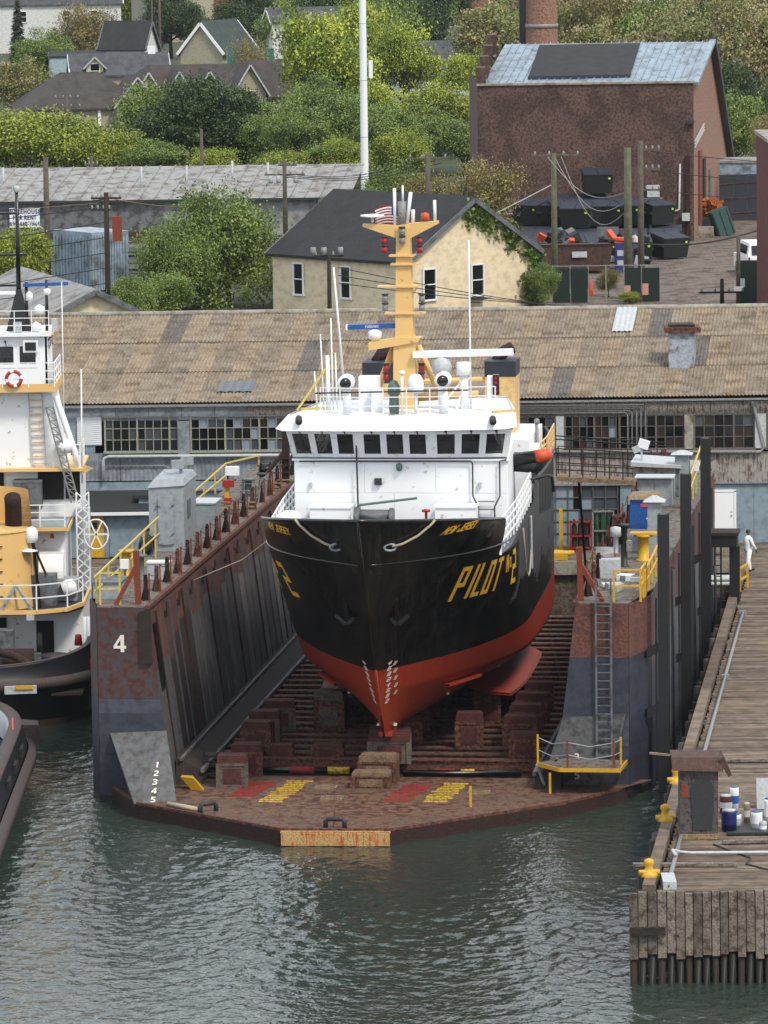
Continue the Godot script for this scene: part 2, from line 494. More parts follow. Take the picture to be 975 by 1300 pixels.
# ================================================================ long warehouse on the quay
func build_warehouse():
	var w := thing("quay_warehouse", "long quayside warehouse with tan corrugated roof, multi-pane windows and grey siding", "warehouse", V(0, Q, -228))
	# local: x along the front, y above the quay, z 0 = front wall
	var H := 6.62     # eave above the quay
	var RZ := -11.6   # ridge depth
	var RH := 9.56
	var SK := 1.45    # the roof sheets run askew, as the plot does
	for i in 6: mat("sheet%d" % i, [Color(0.62, 0.56, 0.475), Color(0.60, 0.55, 0.475), Color(0.635, 0.575, 0.485), Color(0.575, 0.525, 0.465), Color(0.62, 0.555, 0.465), Color(0.59, 0.545, 0.485)][i], 0.95, "hard", 1.3 + 0.2 * i, "stains", 5.0 + 0.7 * i)
	mat("sheet6", Color(0.46, 0.44, 0.42), 0.95, "hard", 1.3, "stains", 4.0)
	# a corrugated roof sheet; three courses, each lapped over the one below
	var SW := 0.98
	var L0 := V(0, 0, 0)
	var mesh_of := func(rows: float) -> ArrayMesh:
		var b := MB.new()
		var n := 6
		var dx := SK / 3.0 * rows
		var dy := (RH - H) / 3.0 * rows
		var dz := RZ / 3.0 * rows
		var nrm := Vector3(0, -RZ, RH - H).normalized()
		for i in n * 4:
			var pts := []
			for e in [i, i + 1]:
				var a: float = e * SW / (n * 4.0)
				var hh := 0.034 * sin(TAU * e / 4.0 + 0.4)
				pts.append([V(a, 0, 0) + nrm * (hh + 0.05), V(a + dx, dy, dz) + nrm * (hh + 0.012)])
			b.quad(pts[0][0], pts[1][0], pts[1][1], pts[0][1])
		return commit(b)
	var sm: ArrayMesh = mesh_of.call(1.03)
	var xoff := -24.0
	var lastm := 0
	for c in 3:
		for i in 49:
			var at := V(xoff + i * SW + SK / 3.0 * c, H + (RH - H) / 3.0 * c + 0.02, RZ / 3.0 * c + 0.35)
			var mm := rng.randi() % 6
			if mm == lastm: mm = (mm + 1) % 6
			lastm = mm
			if rng.randf() < 0.05: mm = 6
			inst("roof_sheet", sm, "sheet%d" % mm, w, Transform3D(Basis(Vector3.FORWARD, rng.randf_range(-0.002, 0.002)), at + V(0, rng.randf_range(0.0, 0.012), 0)))
	var b := MB.new()
	b.quad(V(xoff, H - 0.08, 0.2), V(-xoff, H - 0.08, 0.2), V(-xoff + SK, RH - 0.08, RZ + 0.2), V(xoff + SK, RH - 0.08, RZ + 0.2))
	b.quad(V(-xoff, H - 0.08, 2 * RZ), V(xoff, H - 0.08, 2 * RZ), V(xoff + SK, RH - 0.08, RZ + 0.2), V(-xoff + SK, RH - 0.08, RZ + 0.2))
	part("roof_deck", b, "darkgrey", w)
	b = MB.new(true)
	b.tube([V(xoff + SK, RH + 0.05, RZ + 0.3), V(-4, RH + 0.07, RZ + 0.3), V(-xoff + SK, RH + 0.05, RZ + 0.3)], 0.14, 8)
	part("ridge_cap", b, "conc", w)
	b = MB.new()
	b.box(V(-9.2, H - 0.06, 0.46), V(11.0, 0.1, 0.12)); b.box(V(9, H - 0.1, 0.44), V(26, 0.09, 0.1))
	part("eave_trim", b, "pipe", w)
	# loose and replaced sheets
	for e in [[-7.6, 0.3, 1.6, 0.35, "pane_grey"], [9.6, 2.15, 0.95, 0.85, "pale"], [18.6, 0.9, 1.0, 2.0, "pale"]]:
		b = MB.new()
		var t0: float = e[1] / 3.0
		var t1: float = (e[1] + e[3]) / 3.0
		var n := V(0, -RZ, RH - H).normalized() * 0.13
		var f := func(xx: float, t: float) -> Vector3: return V(xx + SK * t, H + (RH - H) * t, RZ * t + 0.35) + n
		for k in 8:
			var xa: float = e[0] + e[2] * k / 8.0; var xb: float = e[0] + e[2] * (k + 1) / 8.0
			var up := n * (0.16 if k % 2 else -0.16)
			b.quad(f.call(xa, t0) + up, f.call(xb, t0) - up, f.call(xb, t1) - up, f.call(xa, t1) + up)
		part("patch_sheet", b, e[4], w)
	# walls
	mat("siding", Color(0.55, 0.58, 0.61), 0.7, "soft", 1.2, "patches", 5.0)
	mat("siding_blue", Color(0.49, 0.56, 0.60), 0.7, "soft", 3.4)
	mat("fascia", Color(0.54, 0.52, 0.49), 0.9, "hard", 1.4, "mix_runs", 3.2)
	mat("grimewall", Color(0.58, 0.565, 0.54), 0.9, "soft", 2.2, "mix_runs", 6.0)
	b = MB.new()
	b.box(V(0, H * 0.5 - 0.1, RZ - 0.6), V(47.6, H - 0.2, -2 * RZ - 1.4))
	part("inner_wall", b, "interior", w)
	# fascia panels above the windows
	var x := -23.8
	while x < 23.5:
		b = MB.new()
		b.box(V(x + 0.74, 6.13 + (0.05 if x < 0 else -0.05), 0.02), V(1.46, 0.62, 0.1))
		part("fascia_panel", b, "siding" if x < -7.5 else "fascia", w)
		x += 1.48
	# corrugated siding below the windows (left), grimy band (right)
	var rib := func(x0: float, x1: float, y0: float, y1: float, pitch: float, zz: float) -> MB:
		var r := MB.new()
		var k := 0
		var xx := x0
		while xx < x1 - 0.01:
			var za := zz + (0.035 if k % 2 else 0.0); var zb := zz + (0.0 if k % 2 else 0.035)
			r.quad(V(xx, y0, za), V(minf(xx + pitch, x1), y0, zb), V(minf(xx + pitch, x1), y1, zb), V(xx, y1, za))
			xx += pitch; k += 1
		return r
	x = -23.8
	while x < 5.9:
		var x1 := minf(x + 2.4, 5.95)
		part("siding_sheet", rib.call(x + 0.01, x1 - 0.01, 3.16, 4.42, 0.1, 0.03), "siding", w)
		x = x1
	part("siding_sheet", rib.call(-23.8, -12.9, 4.43, 5.8, 0.1, 0.03), "siding_blue", w)
	x = 5.95
	while x < 23:
		b = MB.new()
		b.box(V(x + 0.9, 3.38, 0.03), V(1.79, 1.45, 0.08))
		part("wall_panel", b, "grimewall", w)
		x += 1.8
	# lower wall
	x = 10.6
	while x < 23:
		b = MB.new(); b.box(V(x + 0.6, 1.32, 0.04), V(1.19, 2.64, 0.06))
		part("wall_panel", b, "siding_blue", w)
		x += 1.2
	b = MB.new(); b.box(V(-6.0, 1.55, 0.02), V(29, 3.1, 0.05))
	part("lower_wall", b, "siding_blue", w)
	b = MB.new()
	b.box(V(0, 2.72, 0.12), V(47, 0.08, 0.14))
	part("girt", b, "pipe", w)
	# windows: a bay list of [x0, x1, y0, y1, columns, rows, kind]
	var bays := [[-12.45, -9.2, 4.5, 6.02, 9, 3, 0], [-8.6, -4.0, 4.48, 6.0, 12, 3, 1], [-3.3, 1.4, 4.45, 5.95, 12, 3, 1], [1.6, 5.8, 4.4, 5.92, 10, 3, 2],
		[6.1, 7.7, 4.36, 5.86, 4, 3, 2], [8.15, 10.45, 4.33, 5.84, 7, 3, 2], [10.6, 13.45, 4.32, 5.82, 7, 3, 3], [13.95, 16.6, 4.3, 5.8, 6, 3, 3], [17.2, 21.0, 4.3, 5.8, 8, 3, 3],
		[6.6, 10.5, 0.0, 2.66, 7, 5, 2]]
	var pane_box := BoxMesh.new(); pane_box.size = Vector3.ONE
	for e in bays:
		var wn := sub("window", w)
		var cw: float = (e[1] - e[0]) / e[4]
		var rh: float = (e[3] - e[2]) / e[5]
		var fr := MB.new()
		fr.box(V((e[0] + e[1]) * 0.5, e[2] - 0.04, 0.1), V(e[1] - e[0] + 0.16, 0.1, 0.22))
		fr.box(V((e[0] + e[1]) * 0.5, e[3] + 0.02, 0.06), V(e[1] - e[0] + 0.1, 0.06, 0.14))
		for i in e[4] + 1:
			fr.box(V(e[0] + cw * i, (e[2] + e[3]) * 0.5, 0.07), V(0.085 if i % 4 == 0 else 0.035, e[3] - e[2] - 0.02, 0.09))
		for j in range(1, e[5]):
			fr.box(V((e[0] + e[1]) * 0.5, e[2] + rh * j, 0.065), V(e[1] - e[0], 0.03, 0.07))
		part("frame", fr, "paneframe" if e[6] < 2 else "paneframe_old", wn)
		for i in e[4]:
			for j in e[5]:
				var k := rng.randf()
				var mm := "pane_dark"
				if e[6] == 0: mm = "pane_dark" if k < 0.88 else "pane_grey"
				elif e[6] == 1: mm = "pane_dark" if k < 0.45 else ("pane_grey" if k < 0.8 else ("pane_pale" if k < 0.92 else "pane_brown"))
				elif e[6] == 2: mm = "pane_dark" if k < 0.35 else ("pane_grey" if k < 0.75 else ("pane_brown" if k < 0.93 else "pane_pale"))
				else: mm = "pane_dark" if k < 0.45 else ("pane_brown" if k < 0.8 else "pane_grey")
				inst("pane", pane_box, mm, wn, Transform3D(Basis.IDENTITY.scaled(V(cw - 0.02, rh - 0.02, 0.02)).rotated(Vector3.RIGHT, rng.randf_range(-0.03, 0.03)), V(e[0] + cw * (i + 0.5), e[2] + rh * (j + 0.5), 0.03)))
	# pilasters between the bays
	for e in [[-9.18, -8.66, 0], [-4.0, -3.3, 0], [5.82, 6.05, 1], [7.75, 8.1, 1], [13.5, 13.9, 2], [16.65, 17.15, 1]]:
		b = MB.new(); b.box(V((e[0] + e[1]) * 0.5, 5.05, 0.1), V(e[1] - e[0], 1.55, 0.2))
		part("pilaster", b, "pale" if e[2] == 1 else ("siding" if e[2] == 0 else "conc"), w)
	# louvred shutter and panel at the left
	b = MB.new()
	for k in 14: b.box(V(-13.15, 4.82 + k * 0.09, 0.09), V(1.1, 0.07, 0.05), Basis(Vector3.RIGHT, 0.5))
	part("louvre", b, "white", w)
	b = MB.new(); b.box(V(-14.15, 5.15, 0.07), V(0.8, 1.5, 0.06))
	part("wall_panel", b, "siding_blue", w)
	# pipes along the wall
	var tb := MB.new(true)
	tb.tube([V(-12.55, 3.2, 0.22), V(-12.55, 4.05, 0.22), V(-12.5, 4.2, 0.22), V(-12.3, 4.28, 0.22), V(5.9, 4.2, 0.22)], 0.075, 8)
	part("pipe_run", tb, "pale", w)
	tb = MB.new(true)
	tb.tube([V(-12.4, 3.82, 0.12), V(-9.8, 3.82, 0.12), V(-9.6, 3.7, 0.12), V(-9.55, 3.3, 0.12)], 0.03, 6)
	part("conduit", tb, "pipe", w)
	tb = MB.new(true)
	tb.tube([V(5.9, 4.24, 0.2), V(16.9, 4.12, 0.2), V(17.05, 4.3, 0.2), V(16.6, 6.2, 0.2), V(16.5, 6.35, 0.2)], 0.08, 8)
	part("pipe_run", tb, "pipe", w)
	for k in 5:
		tb = MB.new(true)
		var xx := 10.95 + 0.2 * k
		tb.tube([V(4.5, 5.98 + 0.085 * k, 0.2), V(xx - 0.1, 5.96 + 0.085 * k, 0.2), V(xx, 5.86 + 0.085 * k, 0.2), V(xx, 2.9, 0.2)], 0.028, 6)
		part("conduit", tb, "pipe", w)
	# white door with frame
	var d := sub("door", w)
	b = MB.new(); b.box(V(15.2, 1.3, 0.1), V(1.0, 1.98, 0.06)); part("door_leaf", b, "white", d)
	b = MB.new(); b.box(V(14.64, 1.3, 0.1), V(0.1, 2.12, 0.1)); b.box(V(15.76, 1.3, 0.1), V(0.1, 2.12, 0.1)); b.box(V(15.2, 2.36, 0.1), V(1.22, 0.1, 0.1)); part("door_frame", b, "white", d)
	b = MB.new(); b.lathe(V(15.6, 1.25, 0.16), [Vector2(0.0, -0.04), Vector2(0.05, 0.0), Vector2(0.0, 0.04)], 8); b.lathe(V(15.6, 1.42, 0.15), [Vector2(0.0, -0.03), Vector2(0.035, 0.0), Vector2(0.0, 0.03)], 8); part("knob", b, "steel", d)
	b = MB.new(); b.box(V(14.55, 3.95, 0.1), V(0.5, 0.36, 0.06)); part("vent", b, "midgrey", w)
	# chimney on the roof slope
	var ch := sub("chimney", w)
	b = MB.new(); b.hexa([V(13.0, 6.9, -3.2), V(14.15, 6.9, -3.2), V(14.3, 6.9, -4.3), V(13.15, 6.9, -4.3), V(13.0, 9.2, -3.2), V(14.15, 9.2, -3.2), V(14.3, 9.2, -4.3), V(13.15, 9.2, -4.3)]); part("stack", b, "chimneypaint", ch)
	b = MB.new(); b.box(V(13.65, 9.32, -3.75), V(1.6, 0.24, 1.5)); part("cap", b, "rust", ch)
	b = MB.new(); b.box(V(13.62, 9.5, -3.75), V(1.15, 0.12, 1.1)); part("flue", b, "rustdark", ch)
	b = MB.new(); b.box(V(13.62, 7.32, -3.5), V(1.5, 0.1, 1.25), Basis(Vector3.RIGHT, 0.25)); part("flashing", b, "pale", ch)
	# lean-to office with a yellow door
	var s := thing("lean_to_office", "pale blue lean-to with black roof and yellow door under warehouse windows", "shed", V(-12.75, Q, -227.9))
	b = MB.new(); b.box(V(-0.3, 1.05, 1.3), V(4.9, 2.0, 2.5)); part("wall", b, "siding_blue", s)
	b = MB.new(); b.hexa([V(-3, 2.06, 2.9), V(2.6, 2.06, 2.9), V(2.6, 2.5, 0.1), V(-3, 2.5, 0.1), V(-3, 2.2, 2.9), V(2.6, 2.2, 2.9), V(2.6, 2.75, 0.1), V(-3, 2.75, 0.1)]); part("roof", b, "darkgrey", s)
	b = MB.new(); b.box(V(-0.2, 2.06, 2.98), V(5.6, 0.13, 0.13)); part("gutter", b, "white", s)
	tb = MB.new(true); tb.tube([V(2.3, 2.0, 2.98), V(2.42, 1.85, 2.75), V(2.42, 0.1, 2.7)], 0.05, 8); part("downpipe", tb, "white", s)
	var yd := sub("door", s)
	b = MB.new(); b.box(V(-0.12, 1.02, 2.6), V(0.86, 1.9, 0.06)); part("door_leaf", b, "yellow", yd)
	b = MB.new(); b.box(V(-0.12, 1.5, 2.65), V(0.26, 0.3, 0.03)); part("pane", b, "pane_dark", yd)
	b = MB.new(); b.box(V(1.4, 1.05, 2.58), V(1.7, 1.9, 0.05)); part("wall_panel", b, "siding_blue", s)
	# side block, taller blue-grey volume to its right
	s = thing("blue_annex", "narrow pale blue annex between lean-to and drydock deckhouse", "shed", V(-10.1, Q, -227.9))
	b = MB.new(); b.box(V(0, 1.3, 1.0), V(1.6, 2.6, 1.9)); part("wall", b, "siding_blue", s)
	b = MB.new(); b.box(V(0.3, 2.68, 1.0), V(2.6, 0.14, 2.1)); part("roof", b, "darkgrey", s)

# ================================================================ floating dry dock
const DT := 7.1         # top of the wing walls
const DP := 0.5         # pontoon deck
var dock: Node3D
func dockframe() -> Transform3D: return Transform3D(Basis(Vector3.UP, deg_to_rad(-7.33)), V(0, 0, -178))
func dw(u: float, y: float, z: float) -> Vector3: return dockframe() * V(u, y, z)
func on_dock(called: String, label: String, category: String, u: float, y: float, z: float, turn := 0.0, group := "") -> Node3D:
	return thing(called, label, category, dw(u, y, z), turn - 7.33, group)

func font_mesh(s: String, h: float, depth := 0.012, serif := false, bold := true, italic := false) -> TextMesh:
	var f := SystemFont.new()
	f.font_names = PackedStringArray(["Droid Serif" if serif else "Droid Sans"])
	f.font_weight = 700 if bold else 400
	f.font_italic = italic
	var t := TextMesh.new()
	t.font = f; t.text = s; t.font_size = 64; t.pixel_size = h / 46.0; t.depth = depth; t.curve_step = 2.0
	return t

func wing(side: float, uo: float, ut: float, ub: float, zf: float, ch: float) -> Node3D:
	# side -1 left, 1 right; uo outer face, ut / ub inner face at top / foot, zf front, ch chamfer of the outer front edge
	var w := sub("wing_wall", dock)
	var zb := -43.0
	var yb := -1.2
	var f := func(a: float, y: float) -> float: return lerpf(ub, ut, (y - DP) / (DT - DP))     # inner face u at height y
	var uc := uo - side * ch * 0.29
	var outline := func(y: float, inset: float) -> Array:
		var i: float = f.call(0.0, y)
		var pts := [V(i + side * inset, y, zf - inset), V(uc - side * inset, y, zf - inset), V(uo - side * inset, y, zf - ch - inset), V(uo - side * inset, y, zb + inset), V(i + side * inset, y, zb + inset)]
		if side < 0: pts.reverse()
		return pts
	# core
	var b := MB.new()
	var lo: Array = outline.call(yb, 0.06); var hi: Array = outline.call(DT - 0.05, 0.06)
	for k in 5:
		var j := (k + 1) % 5
		b.quad(lo[j], lo[k], hi[k], hi[j])
		b.quad(lo[k], lo[j], hi[j], hi[k])
	part("core", b, "darkgrey", w)
	# top deck plates
	var z := zf
	while z > zb + 0.1:
		var z2 := maxf(z - 4.05, zb)
		b = MB.new()
		var ua: float = uc if z > zf - 0.1 else uo
		var p := [V(minf(ut, ua), DT - 0.05, z), V(maxf(ut, ua), DT - 0.05, z), V(maxf(ut, uo), DT - 0.05, z2), V(minf(ut, uo), DT - 0.05, z2)]
		var q := []
		for v in p: q.append(v + V(0, 0.05, 0))
		b.hexa(p + q)
		part("deck_plate", b, "dockdeck", w)
		z = z2
	b = MB.new()
	b.bar(V(ut - side * 0.02, DT - 0.03, zf + 0.03), V(ut - side * 0.02, DT - 0.03, zb), 0.16, 0.14)
	part("deck_edge", b, "rust", w)
	# side plates and ribs
	var n := 29
	for k in n:
		var za := zf - 0.02 - (zf - zb) * k / n
		var zc := zf - 0.02 - (zf - zb) * (k + 1) / n + 0.03
		var split := 5.65 + 0.22 * sin(k * 1.7) - (0.9 if k < 3 else 0.0)
		if side < 0:
			for e in [[DP - 0.3, split, ("dockgrey" if (k + 1) % 3 else "dockgrey2") if k > 5 or k < 2 else "dockblack"], [split, DT - 0.1, "dockrust%d" % (k % 3)]]:
				var y0: float = e[0]; var y1: float = e[1]
				var a0: float = f.call(0.0, y0); var a1: float = f.call(0.0, y1)
				b = MB.new()
				b.hexa([V(a0 - 0.05, y0, za), V(a0, y0, za), V(a0, y0, zc), V(a0 - 0.05, y0, zc), V(a1 - 0.05, y1, za), V(a1, y1, za), V(a1, y1, zc), V(a1 - 0.05, y1, zc)])
				part("side_plate", b, e[2], w)
			b = MB.new()
			var r0: float = f.call(0.0, DP); var r1: float = f.call(0.0, DT - 0.5)
			b.bar(V(r0 + 0.02, DP, zc), V(r1 + 0.02, DT - 0.35 - 0.15 * (k % 2), zc), 0.05, 0.07)
			part("rib", b, "rustdark" if k % 4 == 0 else "dockgrey", w)
			if k % 2:
				b = MB.new()
				b.box(V(r1 + 0.1, DT - 0.7, zc - 0.25), V(0.14, 0.22, 0.2)); b.box(V(r1 + 0.14, DT - 0.42, zc - 0.25), V(0.06, 0.3, 0.06))
				part("bracket", b, "rustdark", w)
		else:
			if za > zf - ch: za = zf - ch
			if zc > zf - ch - 0.2: continue
			for e in [[yb, 5.0 + 0.15 * sin(k * 2.1) - (0.5 if k < 5 else 0.0), "dockblue" if k < 6 else "dockgrey%s" % ("" if k % 2 else "2")], [5.0 + 0.15 * sin(k * 2.1) - (0.5 if k < 5 else 0.0), DT - 0.1, "dockrust%d" % (k % 3)]]:
				b = MB.new()
				b.box(V(uo, (e[0] + e[1]) * 0.5, (za + zc) * 0.5), V(0.05, e[1] - e[0], za - zc))
				part("side_plate", b, e[2], w)
			if k % 3 == 2:
				b = MB.new(); b.box(V(uo + 0.06, 3.4, zc), V(0.1, 6.6, 0.1))
				part("rib", b, "dockblue", w)
	# front face: rust above, blue sheet, pale foot
	var iu := func(y: float) -> float: return f.call(0.0, y)
	var strips := [[DT - 0.06, 3.75, "frontmix"], [3.75, 3.2, "dockblue2"], [3.2, 1.75, "dockblue"], [1.75, 0.22, "dockblue"], [0.22, -1.2, "slime"]]
	if side > 0: strips = [[DT - 0.06, 5.1, "dockrust1"], [5.1, 3.0, "dockblue"], [3.0, 1.9, "dockblue2"], [1.9, 0.22, "dockblue"], [0.22, -1.2, "slime"]]
	for s in strips:
		b = MB.new()
		var o := 0.0
		var a: float = iu.call(s[1]); var c: float = iu.call(s[0])
		var pts := [Vector2(uc, s[1] + 0.008), Vector2(a, s[1] + 0.008), Vector2(c, s[0]), Vector2(uc, s[0])]
		b.prism(pts, 0.05, Basis.IDENTITY, V(0, 0, zf - 0.02))
		part("front_plate", b, s[2], w)
		# chamfer plate
		var d := V(uo, 0, zf - ch) - V(uc, 0, zf)
		b = MB.new()
		b.bar(V(uc, (s[0] + s[1]) * 0.5, zf - 0.02) + d * 0.01, V(uo, (s[0] + s[1]) * 0.5, zf - ch - 0.02) - d * 0.01, 0.05, s[0] - s[1] - 0.008)
		part("corner_plate", b, s[2] if s[2] != "dockblue2" else "dockblue", w)
	# pale triangular foot plate flaring to the pontoon
	b = MB.new()
	if side < 0: b.hexa([V(-8.95, DP + 0.02, 0.72), V(-7.55, DP + 0.02, 0.1), V(-7.6, DP - 0.1, 0.0), V(-9.0, DP - 0.1, 0.6), V(-10.35, 2.5, -2.42), V(-8.3, 2.6, -2.42), V(-8.3, 2.6, -2.5), V(-10.35, 2.5, -2.5)])
	else: b.prism([Vector2(iu.call(2.9), 2.9), Vector2(uc - 0.1, 3.1), Vector2(uc - 0.3, 2.2), Vector2(uc - 1.2, DP - 0.2), Vector2(ub - 1.0, DP), Vector2(ub - 0.35, DP + 0.4)], 0.04, Basis.IDENTITY, V(0, 0, zf + 0.05))
	part("foot_plate", b, "footgrey", w)
	# rusted stanchions along the inner edge of the deck
	var sm := MB.new()
	sm.prism([Vector2(-0.22, 0), Vector2(0.22, 0), Vector2(0.09, 0.55), Vector2(0.09, 0.98), Vector2(-0.09, 0.98), Vector2(-0.09, 0.55)], 0.05)
	sm.prism([Vector2(-0.3, 0), Vector2(0.2, 0), Vector2(0.06, 0.9), Vector2(-0.06, 0.9)], 0.06, Basis(Vector3.UP, PI / 2))
	sm.box(V(0, 1.02, 0), V(0.13, 0.16, 0.13))
	var smm := commit(sm)
	var ns := 17
	for k in ns:
		var at := V(ut + side * 0.3, DT, zf - 1.6 - k * 2.32)
		inst("stanchion", smm, "rust" if k % 2 else "rustdark", w, Transform3D(Basis(Vector3.UP, rng.randf_range(-0.2, 0.2)).scaled(V(0.85, 0.85, 0.85)), at))
		b = MB.new(); b.bar(at + V(side * -0.2, 0, 0.4), at + V(side * -0.2, 1.05, 0.4), 0.05); part("chain_post", b, "rustorange", w)
		if k < ns - 1:
			var tb := MB.new()
			var pp := []
			for i in 6: pp.append(at + V(side * -0.2, 1.02 - 0.22 * sin(PI * i / 5.0), 0.4 - 2.32 * i / 5.0))
			tb.tube(pp, 0.014, 4); part("chain", tb, "rustdark", w)
	return w

func build_dock():
	mat("dockdeck", Color(0.46, 0.43, 0.40), 0.9, "hard", 1.3, "stains", 3.2)
	mat("dockgrey", Color(0.30, 0.31, 0.33), 0.75, "soft", 1.3, "mix_runs", 4.0)
	mat("dockgrey2", Color(0.40, 0.40, 0.41), 0.75, "soft", 1.3, "mix_runs", 5.5)
	mat("dockblack", Color(0.15, 0.145, 0.15), 0.7, "soft", 1.3, "mix_runs", 4.5)
	mat("footgrey", Color(0.36, 0.365, 0.375), 0.75, "soft", 1.6, "stains", 3.0)
	mat("dockblue", Color(0.205, 0.225, 0.275), 0.55, "soft", 1.8, "patches", 4.0)
	mat("dockblue2", Color(0.265, 0.285, 0.335), 0.6, "soft", 1.8, "patches", 3.0)
	for i in 3: mat("dockrust%d" % i, [Color(0.37, 0.22, 0.185), Color(0.42, 0.255, 0.215), Color(0.34, 0.215, 0.185)][i], 0.85, "hard", 1.4, "mix_grime", 2.6 + i)
	for i in 3: mat("pontoon%d" % i, [Color(0.43, 0.325, 0.255), Color(0.48, 0.365, 0.285), Color(0.39, 0.31, 0.255)][i], 0.7, "hard", 1.5 + 0.4 * i, "mix_rust_heavy" if i == 1 else "mix_rust", 3.0 + i)
	dock = thing("floating_dry_dock", "rusty grey floating dry dock numbered 4 with two high wing walls", "dry dock", V(0, 0, -178), -7.33)
	# pontoon
	var p := sub("pontoon", dock)
	var rim := [Vector2(-10.4, -2.6), Vector2(-8.85, 0.7), Vector2(-3.03, 5.2), Vector2(0.71, 5.05), Vector2(6.32, -0.4), Vector2(7.9, -2.9), Vector2(8.6, -6.3), Vector2(8.7, -43), Vector2(-11.2, -43), Vector2(-11.2, -5.2)]
	var flat := Basis(Vector3.RIGHT, V(0, 0, 1), Vector3.DOWN)
	var b := MB.new()
	b.prism(rim, 2.2, flat, V(0, DP - 1.12, 0))
	part("hull", b, "rustdark", p)
	# deck plates of the open apron
	var strip := [[5.05, 3.9], [3.9, 2.5], [2.5, 1.1], [1.1, -0.4], [-0.4, -2.0], [-2.0, -3.6], [-3.6, -5.2]]
	for s in strip:
		for c in 4:
			var ul := func(z: float) -> float: return -3.03 - (5.2 - z) * 1.285 if z > 0.7 else -8.8
			var ur := func(z: float) -> float: return 0.71 + (5.05 - z) * 1.03 if z > -0.4 else 6.32 + (-0.4 - z) * 0.55
			var z0: float = s[0]; var z1: float = s[1]
			var a0 := lerpf(ul.call(z0), ur.call(z0), c / 4.0); var a1 := lerpf(ul.call(z0), ur.call(z0), (c + 1) / 4.0)
			var b0 := lerpf(ul.call(z1), ur.call(z1), c / 4.0); var b1 := lerpf(ul.call(z1), ur.call(z1), (c + 1) / 4.0)
			b = MB.new()
			b.prism([Vector2(a0 + 0.01, z0), Vector2(a1 - 0.01, z0), Vector2(b1 - 0.01, z1 + 0.02), Vector2(b0 + 0.01, z1 + 0.02)], 0.03, flat, V(0, DP - 0.008 + rng.randf_range(-0.004, 0.004), 0))
			part("deck_plate", b, "pontoon%d" % (rng.randi() % 3), p)
	b = MB.new()
	var edge := [V(-10.3, DP + 0.03, -2.5), V(-8.85, DP + 0.03, 0.65), V(-3.03, DP + 0.03, 5.15), V(0.71, DP + 0.03, 5.0), V(6.3, DP + 0.03, -0.45), V(7.9, DP + 0.03, -2.95)]
	for i in 5: b.bar(edge[i], edge[i + 1], 0.1, 0.1)
	part("rim_bar", b, "rust", p)
	b = MB.new()
	b.box(V(-1.16, 0.22, 5.2), V(3.75, 0.44, 0.16), Basis(Vector3.UP, 0.04)); b.box(V(-1.16, 0.47, 5.16), V(3.8, 0.06, 0.2), Basis(Vector3.UP, 0.04))
	mat("bumper", Color(0.76, 0.62, 0.40), 0.8, "hard", 0.8, "mix_orange_runs", 6.0)
	part("bow_fender", b, "bumper", p)
	# small mooring bitts on the rim
	for e in [[-1.25, 4.6, 0.0], [-6.1, 2.0, 42.0]]:
		var tb := MB.new(true)
		var bs := Basis(Vector3.UP, deg_to_rad(e[2]))
		var pp := []
		for q in [V(-0.33, 0, 0), V(-0.33, 0.22, 0), V(-0.25, 0.31, 0), V(0.25, 0.31, 0), V(0.33, 0.22, 0), V(0.33, 0, 0)]: pp.append(V(e[0], DP, e[1]) + bs * q)
		tb.tube(pp, 0.085, 8); part("mooring_bitt", tb, "darkgrey", p)
	var tb2 := MB.new(true)
	tb2.tube([V(-7.7, DP + 0.09, 1.0), V(-7.1, DP + 0.1, 1.5), V(-6.5, DP + 0.08, 1.9)], 0.09, 8); part("hose", tb2, "rope", p)
	# painted guide marks on the apron: worn red and yellow bars
	for e in [[-5.2, -2.3, 1.2, 3.0, "red"], [-4.0, -1.9, 1.0, 4.4, "yellow"], [0.45, -1.9, 1.2, 3.4, "red"], [1.8, -2.0, 1.0, 3.8, "yellow"]]:
		for k in 12:
			var zz: float = e[1] - e[3] * 0.5 + e[3] * k / 12.0
			b = MB.new()
			var wob := rng.randf_range(-0.12, 0.12)
			b.box(V(e[0] + wob * 0.5 + (zz - e[1]) * -0.12, DP + 0.014, zz), V(e[2] * rng.randf_range(0.72, 1.0), 0.008, e[3] / 12.0 * rng.randf_range(0.35, 0.8)))
			part("paint_mark", b, e[4] + "_worn", p)
	# transverse bearers across the well, and the black pipe in front of them
	var k := 0
	var z := -6.6
	while z > -42:
		b = MB.new()
		b.box(V(-0.85, DP + 0.2, z), V(12.6, 0.36, 0.34)); b.box(V(-0.85, DP + 0.4, z), V(12.6, 0.05, 0.5))
		part("bearer", b, "bearer" if k % 3 else "rust", p)
		z -= 1.25; k += 1
	tb2 = MB.new(true); tb2.tube([V(-5.6, DP + 0.14, -5.5), V(-1.9, DP + 0.14, -5.6)], 0.12, 8); part("pipe", tb2, "black", p)
	tb2 = MB.new(true); tb2.tube([V(-0.1, DP + 0.14, -5.2), V(4.2, DP + 0.14, -5.4)], 0.12, 8); part("pipe", tb2, "black", p)
	for e in [[-4.3, 0.9, "red_worn"], [-2.9, 0.8, "yellow_worn"], [1.0, 0.8, "red_worn"], [2.0, 0.5, "yellow_worn"]]:
		tb2 = MB.new(true); tb2.tube([V(e[0], DP + 0.15, -5.35 if e[0] > 0 else -5.54), V(e[0] + e[1], DP + 0.15, -5.37 if e[0] > 0 else -5.56)], 0.14, 8); part("pipe_band", tb2, e[2], p)
